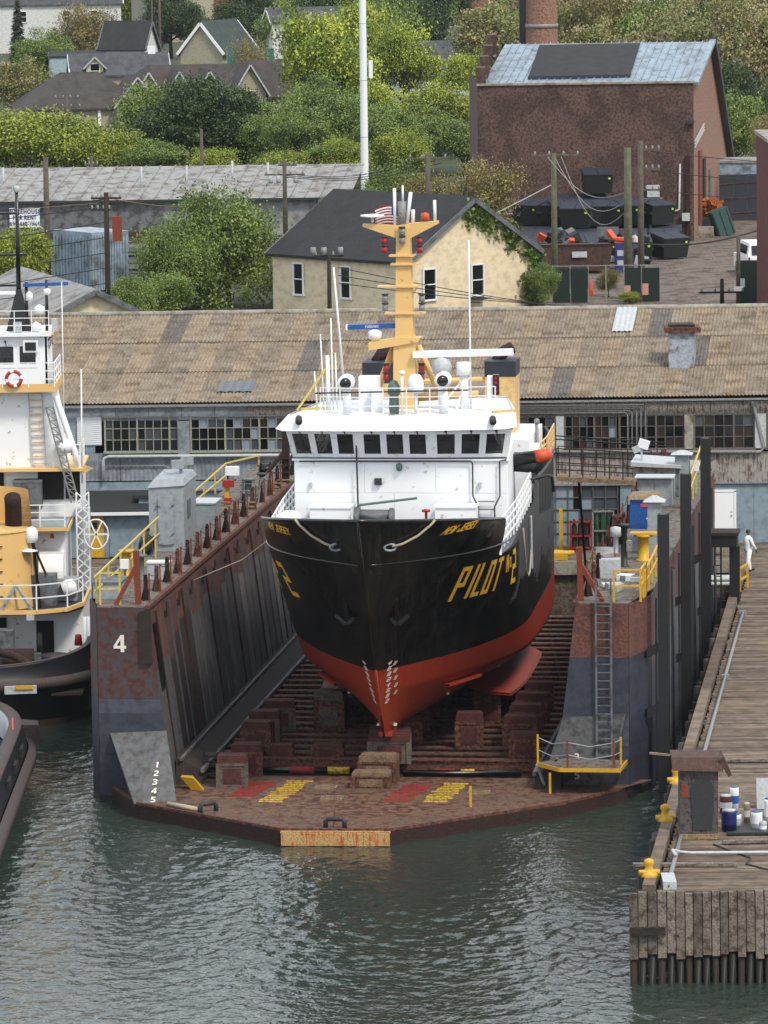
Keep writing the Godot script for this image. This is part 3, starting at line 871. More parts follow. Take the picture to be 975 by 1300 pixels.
	# plate frames in the apron
	for e in [[-2.1, -0.8], [3.0, -2.2], [-2.6, -2.9]]:
		b = MB.new()
		for q in [[-0.35, 0, 0.08, 0.7], [0.35, 0, 0.08, 0.7], [0, 0.32, 0.7, 0.08], [0, -0.32, 0.7, 0.08], [0, 0, 0.7, 0.07]]: b.box(V(e[0] + q[0], DP + 0.02, e[1] + q[1]), V(q[2], 0.06, q[3]))
		part("hatch_frame", b, "lumber", p)
	# ledges at the feet of the walls
	for e in [[-7.62, 1.0], [5.35, -1.0]]:
		b = MB.new()
		var o: float = e[1]
		var u0: float = e[0]
		b.hexa([V(minf(u0 - 0.5 * o, u0 + 0.45 * o), DP - 0.2, -3.0), V(maxf(u0 - 0.5 * o, u0 + 0.45 * o), DP - 0.2, -3.0), V(maxf(u0 - 0.5 * o, u0 + 0.45 * o), DP - 0.2, -43), V(minf(u0 - 0.5 * o, u0 + 0.45 * o), DP - 0.2, -43),
			V(minf(u0 - 0.5 * o, u0 + 0.45 * o), DP + (0.95 if o > 0 else 0.5), -3.4), V(maxf(u0 - 0.5 * o, u0 + 0.45 * o), DP + (0.5 if o > 0 else 0.95), -3.4), V(maxf(u0 - 0.5 * o, u0 + 0.45 * o), DP + (0.5 if o > 0 else 0.95), -43), V(minf(u0 - 0.5 * o, u0 + 0.45 * o), DP + (0.95 if o > 0 else 0.5), -43)])
		part("wall_ledge", b, "darkwood", p)
		b = MB.new(); b.bar(V(u0 + 0.47 * o, DP + 0.52, -3.2), V(u0 + 0.47 * o, DP + 0.52, -43), 0.12, 0.14); b.bar(V(u0 - 0.3 * o, DP + 0.93, -3.2), V(u0 - 0.3 * o, DP + 0.93, -43), 0.1, 0.1)
		part("ledge_rail", b, "dockgrey2", p)
	var lw := wing(-1.0, -11.45, -8.95, -8.1, -2.5, 2.4)
	var rw := wing(1.0, 8.86, 6.35, 5.55, -4.1, 2.2)
	# number 4 and draught figures
	var t := inst("number_4", font_mesh("4", 0.62), "marking", lw, Transform3D(Basis.IDENTITY, V(-9.95, 5.75, -2.46)))
	for i in 5: inst("draught_figure", font_mesh(str(i + 1), 0.27), "marking", lw, Transform3D(Basis(Vector3.RIGHT, -0.95), V(-8.42 + 0.02 * i, 1.62 - 0.25 * i, -1.02 + 0.35 * i)))
	for i in 3: inst("draught_figure", font_mesh(["3", "4", "5"][i], 0.27), "marking", rw, Transform3D(Basis.IDENTITY, V(6.35, 1.5 - 0.33 * i, -4.0)))
	b = MB.new(); b.box(V(-8.98, 6.0, -2.42), V(0.42, 1.9, 0.1)); part("timber_fender", b, "darkwood", lw)
	b = MB.new(); b.box(V(-8.68, 5.2, -3.3), V(0.12, 2.4, 0.5), Basis(V(0, 0, 1), 0.13)); part("slot", b, "black", lw)
	for e in [[-8.48, 0.05], [-8.2, 0.1]]:
		b = MB.new(); b.bar(V(e[0] + 0.02, DP, -2.6 - e[1] * 6), V(e[0] - 0.52, 4.9, -2.6 - e[1] * 6), 0.14, 0.12); part("guide_rail", b, "dockgrey2", lw)
	b = MB.new(); b.hexa([V(-7.4, DP, -2.2), V(-6.9, DP, -2.0), V(-7.0, DP, -2.6), V(-7.4, DP, -2.7), V(-7.8, DP + 0.45, -2.3), V(-7.3, DP + 0.45, -2.1), V(-7.4, DP + 0.45, -2.6), V(-7.8, DP + 0.45, -2.7)]); part("yellow_chock", b, "yellow", p)
	b = MB.new()
	for i in 3: b.box(V(-6.75, DP + 0.18 + 0.34 * i, -4.6), V(1.1, 0.1, 0.6))
	for i in 3: b.box(V(-7.25 + 0.5 * i, DP + 0.5, -4.35), V(0.08, 1.0, 0.08))
	part("timber_crib", b, "darkwood", p)
	# ladder down the front of the right wing and the little landing at its foot
	var ld := sub("ladder", rw)
	for u in [7.08, 7.62]:
		b = MB.new(); b.bar(V(u, 1.4, -3.93), V(u, DT + 0.9, -3.93), 0.07, 0.06); part("stile", b, "midgrey", ld)
	var rung := MB.new(); rung.bar(V(7.08, 0, -3.93), V(7.62, 0, -3.93), 0.045, 0.04)
	var rm := commit(rung)
	for i in 21: inst("rung", rm, "midgrey", ld, Transform3D(Basis.IDENTITY, V(0, 1.6 + 0.3 * i, 0)))
	var pf := sub("landing", rw)
	b = MB.new(); b.prism([Vector2(5.0, -3.0), Vector2(5.9, -1.9), Vector2(8.05, -1.9), Vector2(8.15, -3.6), Vector2(6.0, -4.0)], 0.06, flat, V(0, 1.45, 0)); part("floor", b, "dockdeck", pf)
	b = MB.new()
	for e in [[V(5.0, 1.42, -3.0), V(5.9, 1.42, -1.88)], [V(5.9, 1.42, -1.88), V(8.08, 1.42, -1.88)], [V(8.08, 1.42, -1.88), V(8.18, 1.42, -3.6)]]: b.bar(e[0], e[1], 0.05, 0.14)
	part("kick_plate", b, "yellow", pf)
	for e in [[5.05, -2.95, "yellow"], [6.2, -1.95, "rustorange"], [7.85, -1.95, "rustorange"], [8.05, -2.6, "yellow"]]:
		b = MB.new(); b.bar(V(e[0], 1.45, e[1]), V(e[0], 2.5, e[1]), 0.07); part("post", b, e[2], pf)
	for yy in [2.4, 1.95]:
		tb2 = MB.new(); tb2.tube([V(5.05, yy, -2.95), V(5.6, yy - 0.15, -2.5), V(6.2, yy, -1.95), V(7.0, yy - 0.15, -1.95), V(7.85, yy, -1.95), V(8.05, yy, -2.6)], 0.018, 4); part("chain", tb2, "steel", pf)
	for e in [[5.55, -2.2], [3.0, 0.5]]:
		b = MB.new(); b.bar(V(e[0], DP, e[1]), V(e[0], DP + 0.75, e[1]), 0.08); part("post", b, "yellow", p)
	b = MB.new(); b.bar(V(5.3, DP, -3.2), V(5.0, 1.42, -2.9), 0.07); b.bar(V(7.9, 0.9, -4.0), V(7.9, 1.42, -2.2), 0.07); part("strut", b, "steel", pf)
	build_blocks()

func make_block(label: String, group: String, u: float, z: float, h: float, wd: float, dp_: float, capm: String, steps := 0):
	var t := on_dock("docking_block", label, "block", u + rng.randf_range(-0.1, 0.1), DP + (0.42 if z < -6.2 else 0.0), z, rng.randf_range(-6, 6), group); t.scale = V(rng.randf_range(0.9, 1.08), 1.0, 1.0)
	var b := MB.new()
	b.box(V(0, h * 0.4, 0), V(wd, h * 0.8, dp_ * 0.92))
	for s in [-1, 1]: b.box(V(s * wd * 0.47, h * 0.4, dp_ * 0.47), V(wd * 0.12, h * 0.8, 0.06))
	b.box(V(0, h * 0.76, dp_ * 0.47), V(wd * 0.82, h * 0.09, 0.06))
	part("base", b, "rust" if rng.randf() < 0.6 else "blockconc", t)
	b = MB.new()
	b.box(V(0, h * 0.9, 0), V(wd * 0.98, h * 0.2, dp_)); b.box(V(0, h * 1.02, 0), V(wd * 0.9, h * 0.06, dp_ * 0.9))
	part("timber_cap", b, capm, t)
	b = MB.new(); b.box(V(0, h * 0.38, dp_ * 0.47), V(wd * 0.6, h * 0.5, 0.03)); part("face_plate", b, capm, t)
	return t

func build_blocks():
	for i in 5: make_block("rusty docking block with red timber cap in the row along numbered wing", "side blocks along the numbered wing", -6.0 + 0.06 * i, -3.1 - i * 2.35, 1.1, 1.15, 0.75, "blockred")
	for i in 4: make_block("rusty docking block with dull red cap in the row beside ladder wing", "side blocks beside the ladder wing", 3.65, -9.8 - i * 2.6, 1.05, 1.15, 0.75, "blockred")
	for i in 2: make_block("tall dark docking block standing between keel and ladder wing row", "inner blocks on the ladder side", 1.95, -9.2 - i * 5.2, 1.25 + 0.1 * i, 0.95, 0.7, "blockred")
	make_block("low docking block under the ladder wing ledge with pale steel edge", "", 4.1, -7.4, 0.85, 1.1, 0.8, "blockred")
	make_block("short low docking block with red cap among bearers near the black pipe", "", -3.2, -7.2, 0.4, 1.1, 0.6, "blockred")
	make_block("small red topped docking block left of keel row on the bearers", "", -4.8, -7.2, 0.38, 0.9, 0.6, "blockred")
	make_block("dark docking block standing under the turn of the bilge on numbered side", "", -3.7, -13, 1.4, 1.2, 0.9, "blockconc")
	# keel row
	make_block("low stepped keel block of timber standing out in front of stem", "", -1.05, -3.2, 0.55, 1.35, 0.8, "blocktimber")
	make_block("middle stepped keel block of pale timber just before the stem", "", -0.9, -4.4, 0.95, 1.4, 0.8, "blocktimber")
	make_block("keel block with red timber cap carrying the foot of the stem", "", -0.7, -6.5, 1.05, 1.5, 2.2, "blockred")
	for i in 8: make_block("keel block under the keel of the pilot ship behind the stem", "keel blocks under the ship", -0.7, -10.2 - i * 3.1, 1.05, 1.4, 1.2, "blockred")

# ================================================================ pilot ship on the keel blocks
# ship frame: x athwart, y above the water, z as in the dock frame (bow towards +z)
const SC := -0.7
var ship: Node3D
func zs(y: float) -> float: return -4.6 + (y - 2.05) * 0.74
func hb(y: float, z: float) -> float:
	var h := maxf(0.0, (y - 2.05) / 7.95)
	var d := maxf(0.0, zs(y) - z)
	var g := 1.0 if h >= 0.24 else 0.05 + 0.95 * sqrt(h / 0.24)
	var hh := minf(h, 1.0)
	var le := 15.5 - 7.9 * pow(hh, 0.8)
	var e := 1.0 - pow(1.0 - minf(d / le, 1.0), 1.75 + 0.95 * hh)
	var s := 1.0 if z > -20.0 else 1.0 - 0.30 * pow((-20.0 - z) / 14.0, 2.0)
	return 4.45 * g * e * s
func wl(z: float) -> float: return 4.8 + 0.03 * (-2.6 - z)
func ytop(z: float) -> float:
	if z > -5.45: return 9.95 + 0.115 * (z + 5.3)
	if z > -15.4: return 8.62 + 0.07 * (-5.45 - z)
	return 10.0
func hp(side: float, y: float, z: float, off := 0.0) -> Vector3:
	var p := V(side * hb(y, z), y, z)
	if off != 0.0:
		var a := V(side * hb(y, z - 0.1), y, z - 0.1); var b := V(side * hb(y + 0.1, z), y + 0.1, z)
		var n := (a - p).cross(b - p).normalized()
		if n.x * side < 0.0: n = -n
		p += n * off
	return p

const STROKES := {
	"P": [[0, 0, 0, 1], [0, 1, 0.55, 1], [0.55, 1, 0.55, 0.45], [0.55, 0.45, 0, 0.45]],
	"I": [[0.1, 0, 0.1, 1]], "L": [[0, 1, 0, 0], [0, 0, 0.5, 0]],
	"O": [[0, 0, 0, 1], [0, 1, 0.55, 1], [0.55, 1, 0.55, 0], [0.55, 0, 0, 0]],
	"T": [[0, 1, 0.6, 1], [0.3, 1, 0.3, 0]], "2": [[0, 1, 0.55, 1], [0.55, 1, 0.55, 0.5], [0.55, 0.5, 0, 0.5], [0, 0.5, 0, 0], [0, 0, 0.55, 0]],
	"N": [[0, 0, 0, 1], [0, 1, 0.55, 0], [0.55, 0, 0.55, 1]], "E": [[0, 0, 0, 1], [0, 1, 0.5, 1], [0, 0.5, 0.45, 0.5], [0, 0, 0.5, 0]],
	"W": [[0, 1, 0.15, 0], [0.15, 0, 0.32, 0.8], [0.32, 0.8, 0.49, 0], [0.49, 0, 0.65, 1]], "J": [[0.5, 1, 0.5, 0], [0.5, 0, 0, 0], [0, 0, 0, 0.3]],
	"R": [[0, 0, 0, 1], [0, 1, 0.5, 1], [0.5, 1, 0.5, 0.5], [0.5, 0.5, 0, 0.5], [0.2, 0.5, 0.55, 0]], "S": [[0.5, 1, 0, 1], [0, 1, 0, 0.5], [0, 0.5, 0.5, 0.5], [0.5, 0.5, 0.5, 0], [0.5, 0, 0, 0]],
	"Y": [[0, 1, 0.28, 0.5], [0.55, 1, 0.28, 0.5], [0.28, 0.5, 0.28, 0]], "8": [[0, 0, 0, 1], [0, 1, 0.5, 1], [0.5, 1, 0.5, 0], [0.5, 0, 0, 0], [0, 0.5, 0.5, 0.5]],
	"o": [[0, 0.1, 0, 0.7], [0, 0.7, 0.4, 0.7], [0.4, 0.7, 0.4, 0.1], [0.4, 0.1, 0, 0.1]], "1": [[0.2, 0, 0.2, 1]], "4": [[0.4, 0, 0.4, 1], [0.4, 1, 0, 0.4], [0, 0.4, 0.5, 0.4]], "6": [[0.5, 1, 0, 1], [0, 1, 0, 0], [0, 0, 0.5, 0], [0.5, 0, 0.5, 0.5], [0.5, 0.5, 0, 0.5]]}

func hull_letter(ch: String, side: float, s0: float, size: Vector2, y0: float, th: float, zmap: Callable, parent: Node, m := "gold"):
	# size: width of a unit x, height; zmap(s, t) gives z for text coordinate s and height fraction t
	var b := MB.new()
	var k := 0
	for g in STROKES[ch]:
		var a := Vector2(g[0] * size.x, g[1] * size.y); var c := Vector2(g[2] * size.x, g[3] * size.y)
		var d := (c - a).normalized()
		var n := Vector2(-d.y, d.x) * th * 0.5
		a -= d * th * 0.5; c += d * th * 0.5
		var off := 0.014 + 0.002 * (k % 2); k += 1
		for i in 5:
			var p0 := a.lerp(c, i / 5.0); var p1 := a.lerp(c, (i + 1) / 5.0)
			var q := []
			for p in [p0 - n, p1 - n, p1 + n, p0 + n]:
				q.append(hp(side, y0 + p.y, zmap.call(s0 + p.x, p.y / size.y), off))
			b.quad(q[0], q[1], q[2], q[3])
	part("letter_" + ch.to_lower() if not ch.is_valid_int() else "figure_" + ch, b, m, parent)

func strip_mesh(side: float, ylo: Callable, yhi: Callable, z0: Callable, z1: Callable, nr: int, nc: int, off := 0.0, pick = null, want := true) -> MB:
	var b := MB.new(true)
	var grid := []
	for r in nr + 1:
		var row := []
		for c in nc + 1:
			var s := pow(float(c) / nc, 1.25)
			var t := float(r) / nr
			# z depends on y near the stem: iterate once
			var z: float = lerpf(z0.call(5.0), z1.call(0.0), s)
			var y := lerpf(ylo.call(z), yhi.call(z), t)
			z = lerpf(z0.call(y), z1.call(y), s)
			y = lerpf(ylo.call(z), yhi.call(z), t)
			z = lerpf(z0.call(y), z1.call(y), s)
			row.append(hp(side, y, z, off))
		grid.append(row)
	for r in nr:
		for c in nc:
			if pick != null and pick.call((grid[r][c] + grid[r + 1][c + 1]) * 0.5) != want: continue
			if side > 0: b.quad(grid[r][c], grid[r][c + 1], grid[r + 1][c + 1], grid[r + 1][c])
			else: b.quad(grid[r][c + 1], grid[r][c], grid[r + 1][c], grid[r + 1][c + 1])
	return b

func rail(parent: Node, pts: Array, h: float, m: String, mids := 2, called := "railing", th := 0.04, gap := 1.1):
	var b := MB.new()
	for i in pts.size() - 1:
		var a: Vector3 = pts[i]; var c: Vector3 = pts[i + 1]
		for k in mids + 1: b.bar(a + V(0, h * (k + 1) / (mids + 1.0), 0), c + V(0, h * (k + 1) / (mids + 1.0), 0), th, th)
		var n := maxi(1, int(round(a.distance_to(c) / gap)))
		for k in n + (1 if i == pts.size() - 2 else 0): b.bar(a.lerp(c, float(k) / n), a.lerp(c, float(k) / n) + V(0, h, 0), th * 1.15)
	return part(called, b, m, parent)

func build_ship():
	ship = thing("pilot_ship", "black and red pilot ship with white wheelhouse and buff mast in dry dock", "ship", dw(SC, 0, 0), -7.33)
	var hl := sub("hull", ship)
	var fn := FastNoiseLite.new(); fn.seed = 21; fn.frequency = 0.5; fn.fractal_octaves = 4
	var grey_side := func(p: Vector3) -> bool: return p.z < -9.9 - 0.5 * (p.y - 8.0) + 0.25 * fn.get_noise_2d(p.y * 1.2, 3.0) and p.y > 6.5 + 0.9 * fn.get_noise_2d(p.z * 0.8, p.y * 0.3) + 0.02 * (p.z + 20)
	var zstem := func(y: float) -> float: return zs(y)
	var zstern := func(_y: float) -> float: return -34.0
	for s in [-1.0, 1.0]:
		part("bottom_plating", strip_mesh(s, func(_z): return 2.05, func(z): return wl(z), zstem, zstern, 22, 90), "hullred", hl)
		if s > 0:
			part("topside_plating", strip_mesh(s, func(z): return wl(z), func(_z): return 8.62, zstem, zstern, 44, 190, 0.0, grey_side, false), "hullblack", hl)
			part("worn_plating", strip_mesh(s, func(z): return wl(z), func(_z): return 8.62, zstem, zstern, 44, 190, 0.0, grey_side, true), "hullgrey", hl)
		else: part("topside_plating", strip_mesh(s, func(z): return wl(z), func(_z): return 8.62, zstem, zstern, 20, 90), "hullblack", hl)
		part("bulwark", strip_mesh(s, func(_z): return 8.62, func(z): return ytop(maxf(z, -5.44)), zstem, func(_y): return -5.45, 8, 40), "hullblack", hl)
		part("bulwark_lining", strip_mesh(s, func(_z): return 8.62, func(z): return ytop(maxf(z, -5.44)) - 0.01, zstem, func(_y): return -5.45, 6, 40, -0.12), "whitewear", hl)
		part("side_plating", strip_mesh(s, func(_z): return 8.62, func(z): return ytop(minf(z, -5.46)), func(_y): return -5.45, func(_y): return -15.4, 3, 30), "hullgrey" if s > 0 else "hullblack", hl)
		part("side_plating", strip_mesh(s, func(_z): return 8.62, func(z): return ytop(minf(z, -15.41)), func(_y): return -15.4, func(_y): return -34.0, 4, 30), "hullgrey" if s > 0 else "hullblack", hl)
		# cap rails
		var tb := MB.new(true)
		var pp := []
		for i in 25:
			var z := lerpf(1.86, -5.45, i / 24.0)
			pp.append(hp(s, ytop(z), minf(z, zs(ytop(z)) - 0.01)) + V(-s * 0.05, 0.02, 0))
		tb.tube(pp, 0.07, 6); part("cap_rail", tb, "hullblack", hl)
		tb = MB.new(true)
		pp = []
		for i in 30:
			var z := lerpf(0.45, -7.0, i / 29.0)
			pp.append(hp(s, 9.05 - (0.0 if z > -5 else (z + 5) * -0.0), z, 0.01))
		tb.tube(pp, 0.035, 5); part("rubbing_strake", tb, "hullblack", hl)
		tb = MB.new()
		pp = []
		for i in 16: pp.append(hp(s, 10.02, lerpf(-15.4, -33.9, i / 15.0)))
		tb.tube(pp, 0.07, 5); part("cap_rail", tb, "darkgrey", hl)
		# bilge keel
		var b := MB.new()
		for i in 12:
			var q := []
			for e in [[i, 0.0], [i + 1, 0.0], [i + 1, 1.0], [i, 1.0]]:
				var z: float = -12.2 - e[0] * 1.0
				var w: float = 1.15 * minf(1.0, e[0] / 1.5)
				var p := hp(s, 2.75, z)
				q.append(p + V(s * 0.75, -0.42, 0) * (w * e[1] + 0.001) / 0.75)
			b.quad(q[0], q[1], q[2], q[3])
			for j in 4: q[j] += V(0, -0.09, 0)
			b.quad(q[3], q[2], q[1], q[0])
		part("bilge_keel", b, "hullred", hl)
		b = MB.new()
		for i in 4:
			var q := []
			for e in [[i, 0.0], [i + 1, 0.0], [i + 1, 1.0], [i, 1.0]]:
				var z: float = -7.0 - e[0] * 0.6
				q.append(hp(s, 3.62, z) + V(s * 0.3, 0.02, 0) * (e[1] + 0.01))
			b.quad(q[0], q[1], q[2], q[3])
			for j in 4: q[j] += V(0, -0.1, 0)
			b.quad(q[3], q[2], q[1], q[0])
			b.quad(q[3], q[2], q[2] + V(0, 0.1, 0), q[3] + V(0, 0.1, 0))
		part("bow_fin", b, "hullred", hl)
		# anchor in its pocket
		var an := sub("anchor", hl)
		b = MB.new()
		var ap := hp(s, 7.1, -1.75, 0.06)
		b.bar(ap + V(0, 0.5, 0.25), ap + V(0, -0.35, -0.1), 0.14); part("shank", b, "black", an)
		b = MB.new(); b.bar(ap + V(-0.38, -0.12, -0.12), ap + V(0, -0.42, 0.0), 0.16, 0.13); b.bar(ap + V(0.38, -0.12, -0.12), ap + V(0, -0.42, 0.0), 0.16, 0.13); part("flukes", b, "black", an)
		# fairlead chocks
		tb = MB.new(true)
		pp = []
		var cp := hp(s, 9.72, 0.42, 0.05)
		for i in 9: pp.append(cp + V(cos(TAU * i / 8.0) * 0.2, sin(TAU * i / 8.0) * 0.12, -absf(s) * 0.0 - 0.1 * s * cos(TAU * i / 8.0) * s))
		tb.tube(pp, 0.045, 6, false); part("fairlead", tb, "steel", hl)
		# white anodes
		for e in [[2.4, -5.5], [3.0, -9.0], [2.9, -16], [3.1, -19]]:
			b = MB.new(); b.box(hp(s, e[0], e[1], 0.04), V(0.1, 0.07, 0.22)); part("anode", b, "marking", hl)
	var b := MB.new(true)
	b.tube([V(0, 10.82, 1.9), V(0, 8, -0.2), V(0, 5.0, -2.42), V(0, 2.05, -4.6)], 0.04, 6); part("stem_bar", b, "hullblack", hl)
	b = MB.new(true)
	b.tube([V(0, 4.86, -2.5), V(0, 3.5, -3.52), V(0, 2.08, -4.6), V(0, 2.06, -8)], 0.045, 6); part("stem_bar", b, "hullred", hl)
	# keel, stern, decks
	b = MB.new(); b.box(V(0, 2.1, -19.5), V(0.5, 0.16, 29)); part("keel", b, "hullred", hl)
	b = MB.new()
	for i in 20:
		var y0 := lerpf(2.05, 10.0, i / 20.0); var y1 := lerpf(2.05, 10.0, (i + 1) / 20.0)
		b.quad(hp(1, y0, -34), hp(-1, y0, -34), hp(-1, y1, -34), hp(1, y1, -34))
	part("transom", b, "hullblack", hl)
	b = MB.new()
	for i in 40:
		var za := lerpf(0.2, -33.9, i / 40.0); var zc := lerpf(0.2, -33.9, (i + 1) / 40.0)
		var ya := 8.62 if za > -15 else 8.9
		b.quad(hp(-1, 8.62, za) + V(0.02, 0, 0), hp(1, 8.62, za) - V(0.02, 0, 0), hp(1, 8.62, zc) - V(0.02, 0, 0), hp(-1, 8.62, zc) + V(0.02, 0, 0))
	part("deck", b, "midgrey", hl)
	# freeing ports and side openings on the worn side
	for e in [[-18.2, 9.2, 1.4, 0.5], [-19.4, 9.15, 1.5, 0.5], [-20.6, 9.1, 1.6, 0.5], [-21.8, 9.05, 1.7, 0.5], [-23, 9.0, 1.7, 0.5], [-24.2, 9.05, 1.6, 0.5], [-25.4, 9.1, 1.5, 0.5], [-26.8, 9.3, 1.2, 0.5]]:
		b = MB.new(); var q := []
		for c in [[0.5, -0.5], [-0.5, -0.5], [-0.5, 0.5], [0.5, 0.5]]: q.append(hp(1, e[1] + c[1] * e[2], e[0] + c[0] * 0.95, 0.012))
		b.quad(q[0], q[1], q[2], q[3]); part("freeing_port", b, "black", hl)
	for e in [[-18.5, 7.0], [-21.4, 7.3], [-24.0, 7.6], [-27, 7.9]]:
		b = MB.new(); var q := []
		for c in [[0.5, -0.5], [-0.5, -0.5], [-0.5, 0.5], [0.5, 0.5]]: q.append(hp(1, e[1] + c[1] * 0.42, e[0] + c[0] * 0.7, 0.012))
		b.quad(q[0], q[1], q[2], q[3]); part("side_port", b, "rustdark", hl)
	b = MB.new(); var hq := []
	for c in [[0.5, -0.5], [-0.5, -0.5], [-0.5, 0.5], [0.5, 0.5]]: hq.append(hp(1, 9.75 + c[1] * 0.42, -3.6 + c[0] * 0.3, 0.014))
	b.quad(hq[0], hq[1], hq[2], hq[3]); part("hawse_port", b, "interior", hl)
	# lettering
	for s in [-1.0, 1.0]:
		var lt := sub("ship_name", hl)
		var zm: Callable = (func(x, t): return -3.75 - x + 0.42 * t) if s > 0 else (func(x, t): return -9.6 + x + 0.42 * t)
		var x := 0.0
		for ch in "PILOT":
			hull_letter(ch, s, x, Vector2(0.62 if ch != "I" else 0.5, 1.15), 7.25, 0.17, zm, lt)
			x += {"P": 0.75, "I": 0.36, "L": 0.62, "O": 0.72, "T": 0.75}[ch]
		hull_letter("N", s, x + 0.1, Vector2(0.45, 0.6), 7.8, 0.1, zm, lt); hull_letter("o", s, x + 0.52, Vector2(0.45, 0.55), 7.88, 0.09, zm, lt)
		hull_letter("2", s, x + 1.05 + 0.25, Vector2(0.95, 1.15), 7.25, 0.2, zm, lt)
		lt = sub("port_of_registry", hl)
		zm = (func(x_, t): return -0.85 - x_ - 0.12 * t) if s > 0 else (func(x_, t): return -2.45 + x_ * 1.0 + 0.1 * t)
		x = 0.0
		for ch in "NEW JERSEY":
			if ch != " ": hull_letter(ch, s, x, Vector2(0.2, 0.24), 9.98 + (0.07 * x if s > 0 else -0.05 * x), 0.045, zm, lt)
			x += 0.135 if ch != "W" else 0.165
		# draught marks by the stem
		lt = sub("draught_marks", hl)
		for i in 8: hull_letter(["2", "8", "6", "4", "2", "8", "6", "4"][i], s, 0.0, Vector2(0.2, 0.13), 3.45 + 0.22 * i, 0.04, func(x_, t): return zs(3.45 + 0.22 * i) - 0.28 - 0.03 * i - x_ * 1.0, lt, "marking")
		if s > 0:
			for i in 5: hull_letter("8", s, 0.3, Vector2(0.16, 0.13), 3.75 + 0.3 * i, 0.03, func(x_, t): return zs(3.75 + 0.3 * i) - 0.42 - x_ * 1.0, lt, "marking")
	# bow ropes through the fairleads
	for s in [-1.0, 1.0]:
		var tb := MB.new(true)
		var p0 := hp(s, 9.78, 0.42, 0.1)
		tb.tube([hp(s, 10.62, -0.2, 0.06), hp(s, 10.45, -0.15, 0.09), hp(s, 10.1, 0.0, 0.1), hp(s, 9.85, 0.22, 0.1), p0], 0.045, 6)
		tag(part("mooring_line", tb, "rope", ship))
	var tr := MB.new(true)
	tr.tube([hp(1, 9.0, -13.6, 0.08), hp(1, 7.6, -13.4, 0.08), hp(1, 7.0, -12.7, 0.1), hp(1, 6.9, -12.1, 0.1), hp(1, 7.2, -11.4, 0.1), hp(1, 8.2, -10.9, 0.09), hp(1, 8.9, -10.6, 0.08)], 0.035, 6)
	part("mooring_line", tr, "rope", ship)
	tr = MB.new(); tr.tube([hp(1, 9.0, -13.3, 0.1), hp(1, 7.0, -13.5, 0.1)], 0.05, 6); part("overflow_pipe", tr, "pale", hl)
	build_ship_house()

func facet_windows(parent: Node, A: Vector3, B: Vector3, A2: Vector3, B2: Vector3, n: int, m: String, y0 := 0.12, y1 := 0.88, side_pad := 0.06):
	# a wall quad A B (bottom) A2 B2 (top) with n window openings, real frames, panes behind
	var at := func(u: float, v: float, o := 0.0) -> Vector3:
		var nn := (B - A).cross(A2 - A).normalized()
		return A.lerp(B, u).lerp(A2.lerp(B2, u), v) + nn * o
	var slab := func(b: MB, u0: float, u1: float, v0: float, v1: float, o0: float, o1: float):
		b.hexa([at.call(u0, v0, o1), at.call(u1, v0, o1), at.call(u1, v0, o0), at.call(u0, v0, o0), at.call(u0, v1, o1), at.call(u1, v1, o1), at.call(u1, v1, o0), at.call(u0, v1, o0)])
	var b := MB.new()
	slab.call(b, 0.0, 1.0, 0.0, y0, -0.08, 0.0); slab.call(b, 0.0, 1.0, y1, 1.0, -0.08, 0.0)
	var cw := (1.0 - side_pad) / n
	var us := []
	for i in n:
		us.append([side_pad * 0.5 + cw * i + cw * 0.115, side_pad * 0.5 + cw * (i + 1) - cw * 0.115])
	var last := 0.0
	for u in us:
		slab.call(b, last, u[0], y0, y1, -0.08, 0.0); last = u[1]
	slab.call(b, last, 1.0, y0, y1, -0.08, 0.0)
	part("wall", b, m, parent)
	for u in us:
		var w := sub("window", parent)
		var f := MB.new()
		var du: float = (u[1] - u[0]) * 0.07
		slab.call(f, u[0] - du, u[0] + du * 0.4, y0 - 0.05, y1 + 0.05, -0.03, 0.025); slab.call(f, u[1] - du * 0.4, u[1] + du, y0 - 0.05, y1 + 0.05, -0.03, 0.025)
		slab.call(f, u[0] + du * 0.4, u[1] - du * 0.4, y0 - 0.05, y0 + 0.02, -0.03, 0.024); slab.call(f, u[0] + du * 0.4, u[1] - du * 0.4, y1 - 0.02, y1 + 0.05, -0.03, 0.024)
		part("frame", f, m, w)
		f = MB.new(); slab.call(f, u[0], u[1], y0, y1, -0.05, -0.04); part("pane", f, "glass", w)
		f = MB.new(); var mid: Vector3 = at.call((u[0] + u[1]) * 0.5, y1 + 0.08, 0.03)
		f.bar(mid, at.call(lerpf(u[0], u[1], 0.62), lerpf(y0, y1, 0.72), 0.04), 0.03); f.box(mid, V(0.08, 0.08, 0.06)); part("wiper", f, "darkgrey", w)

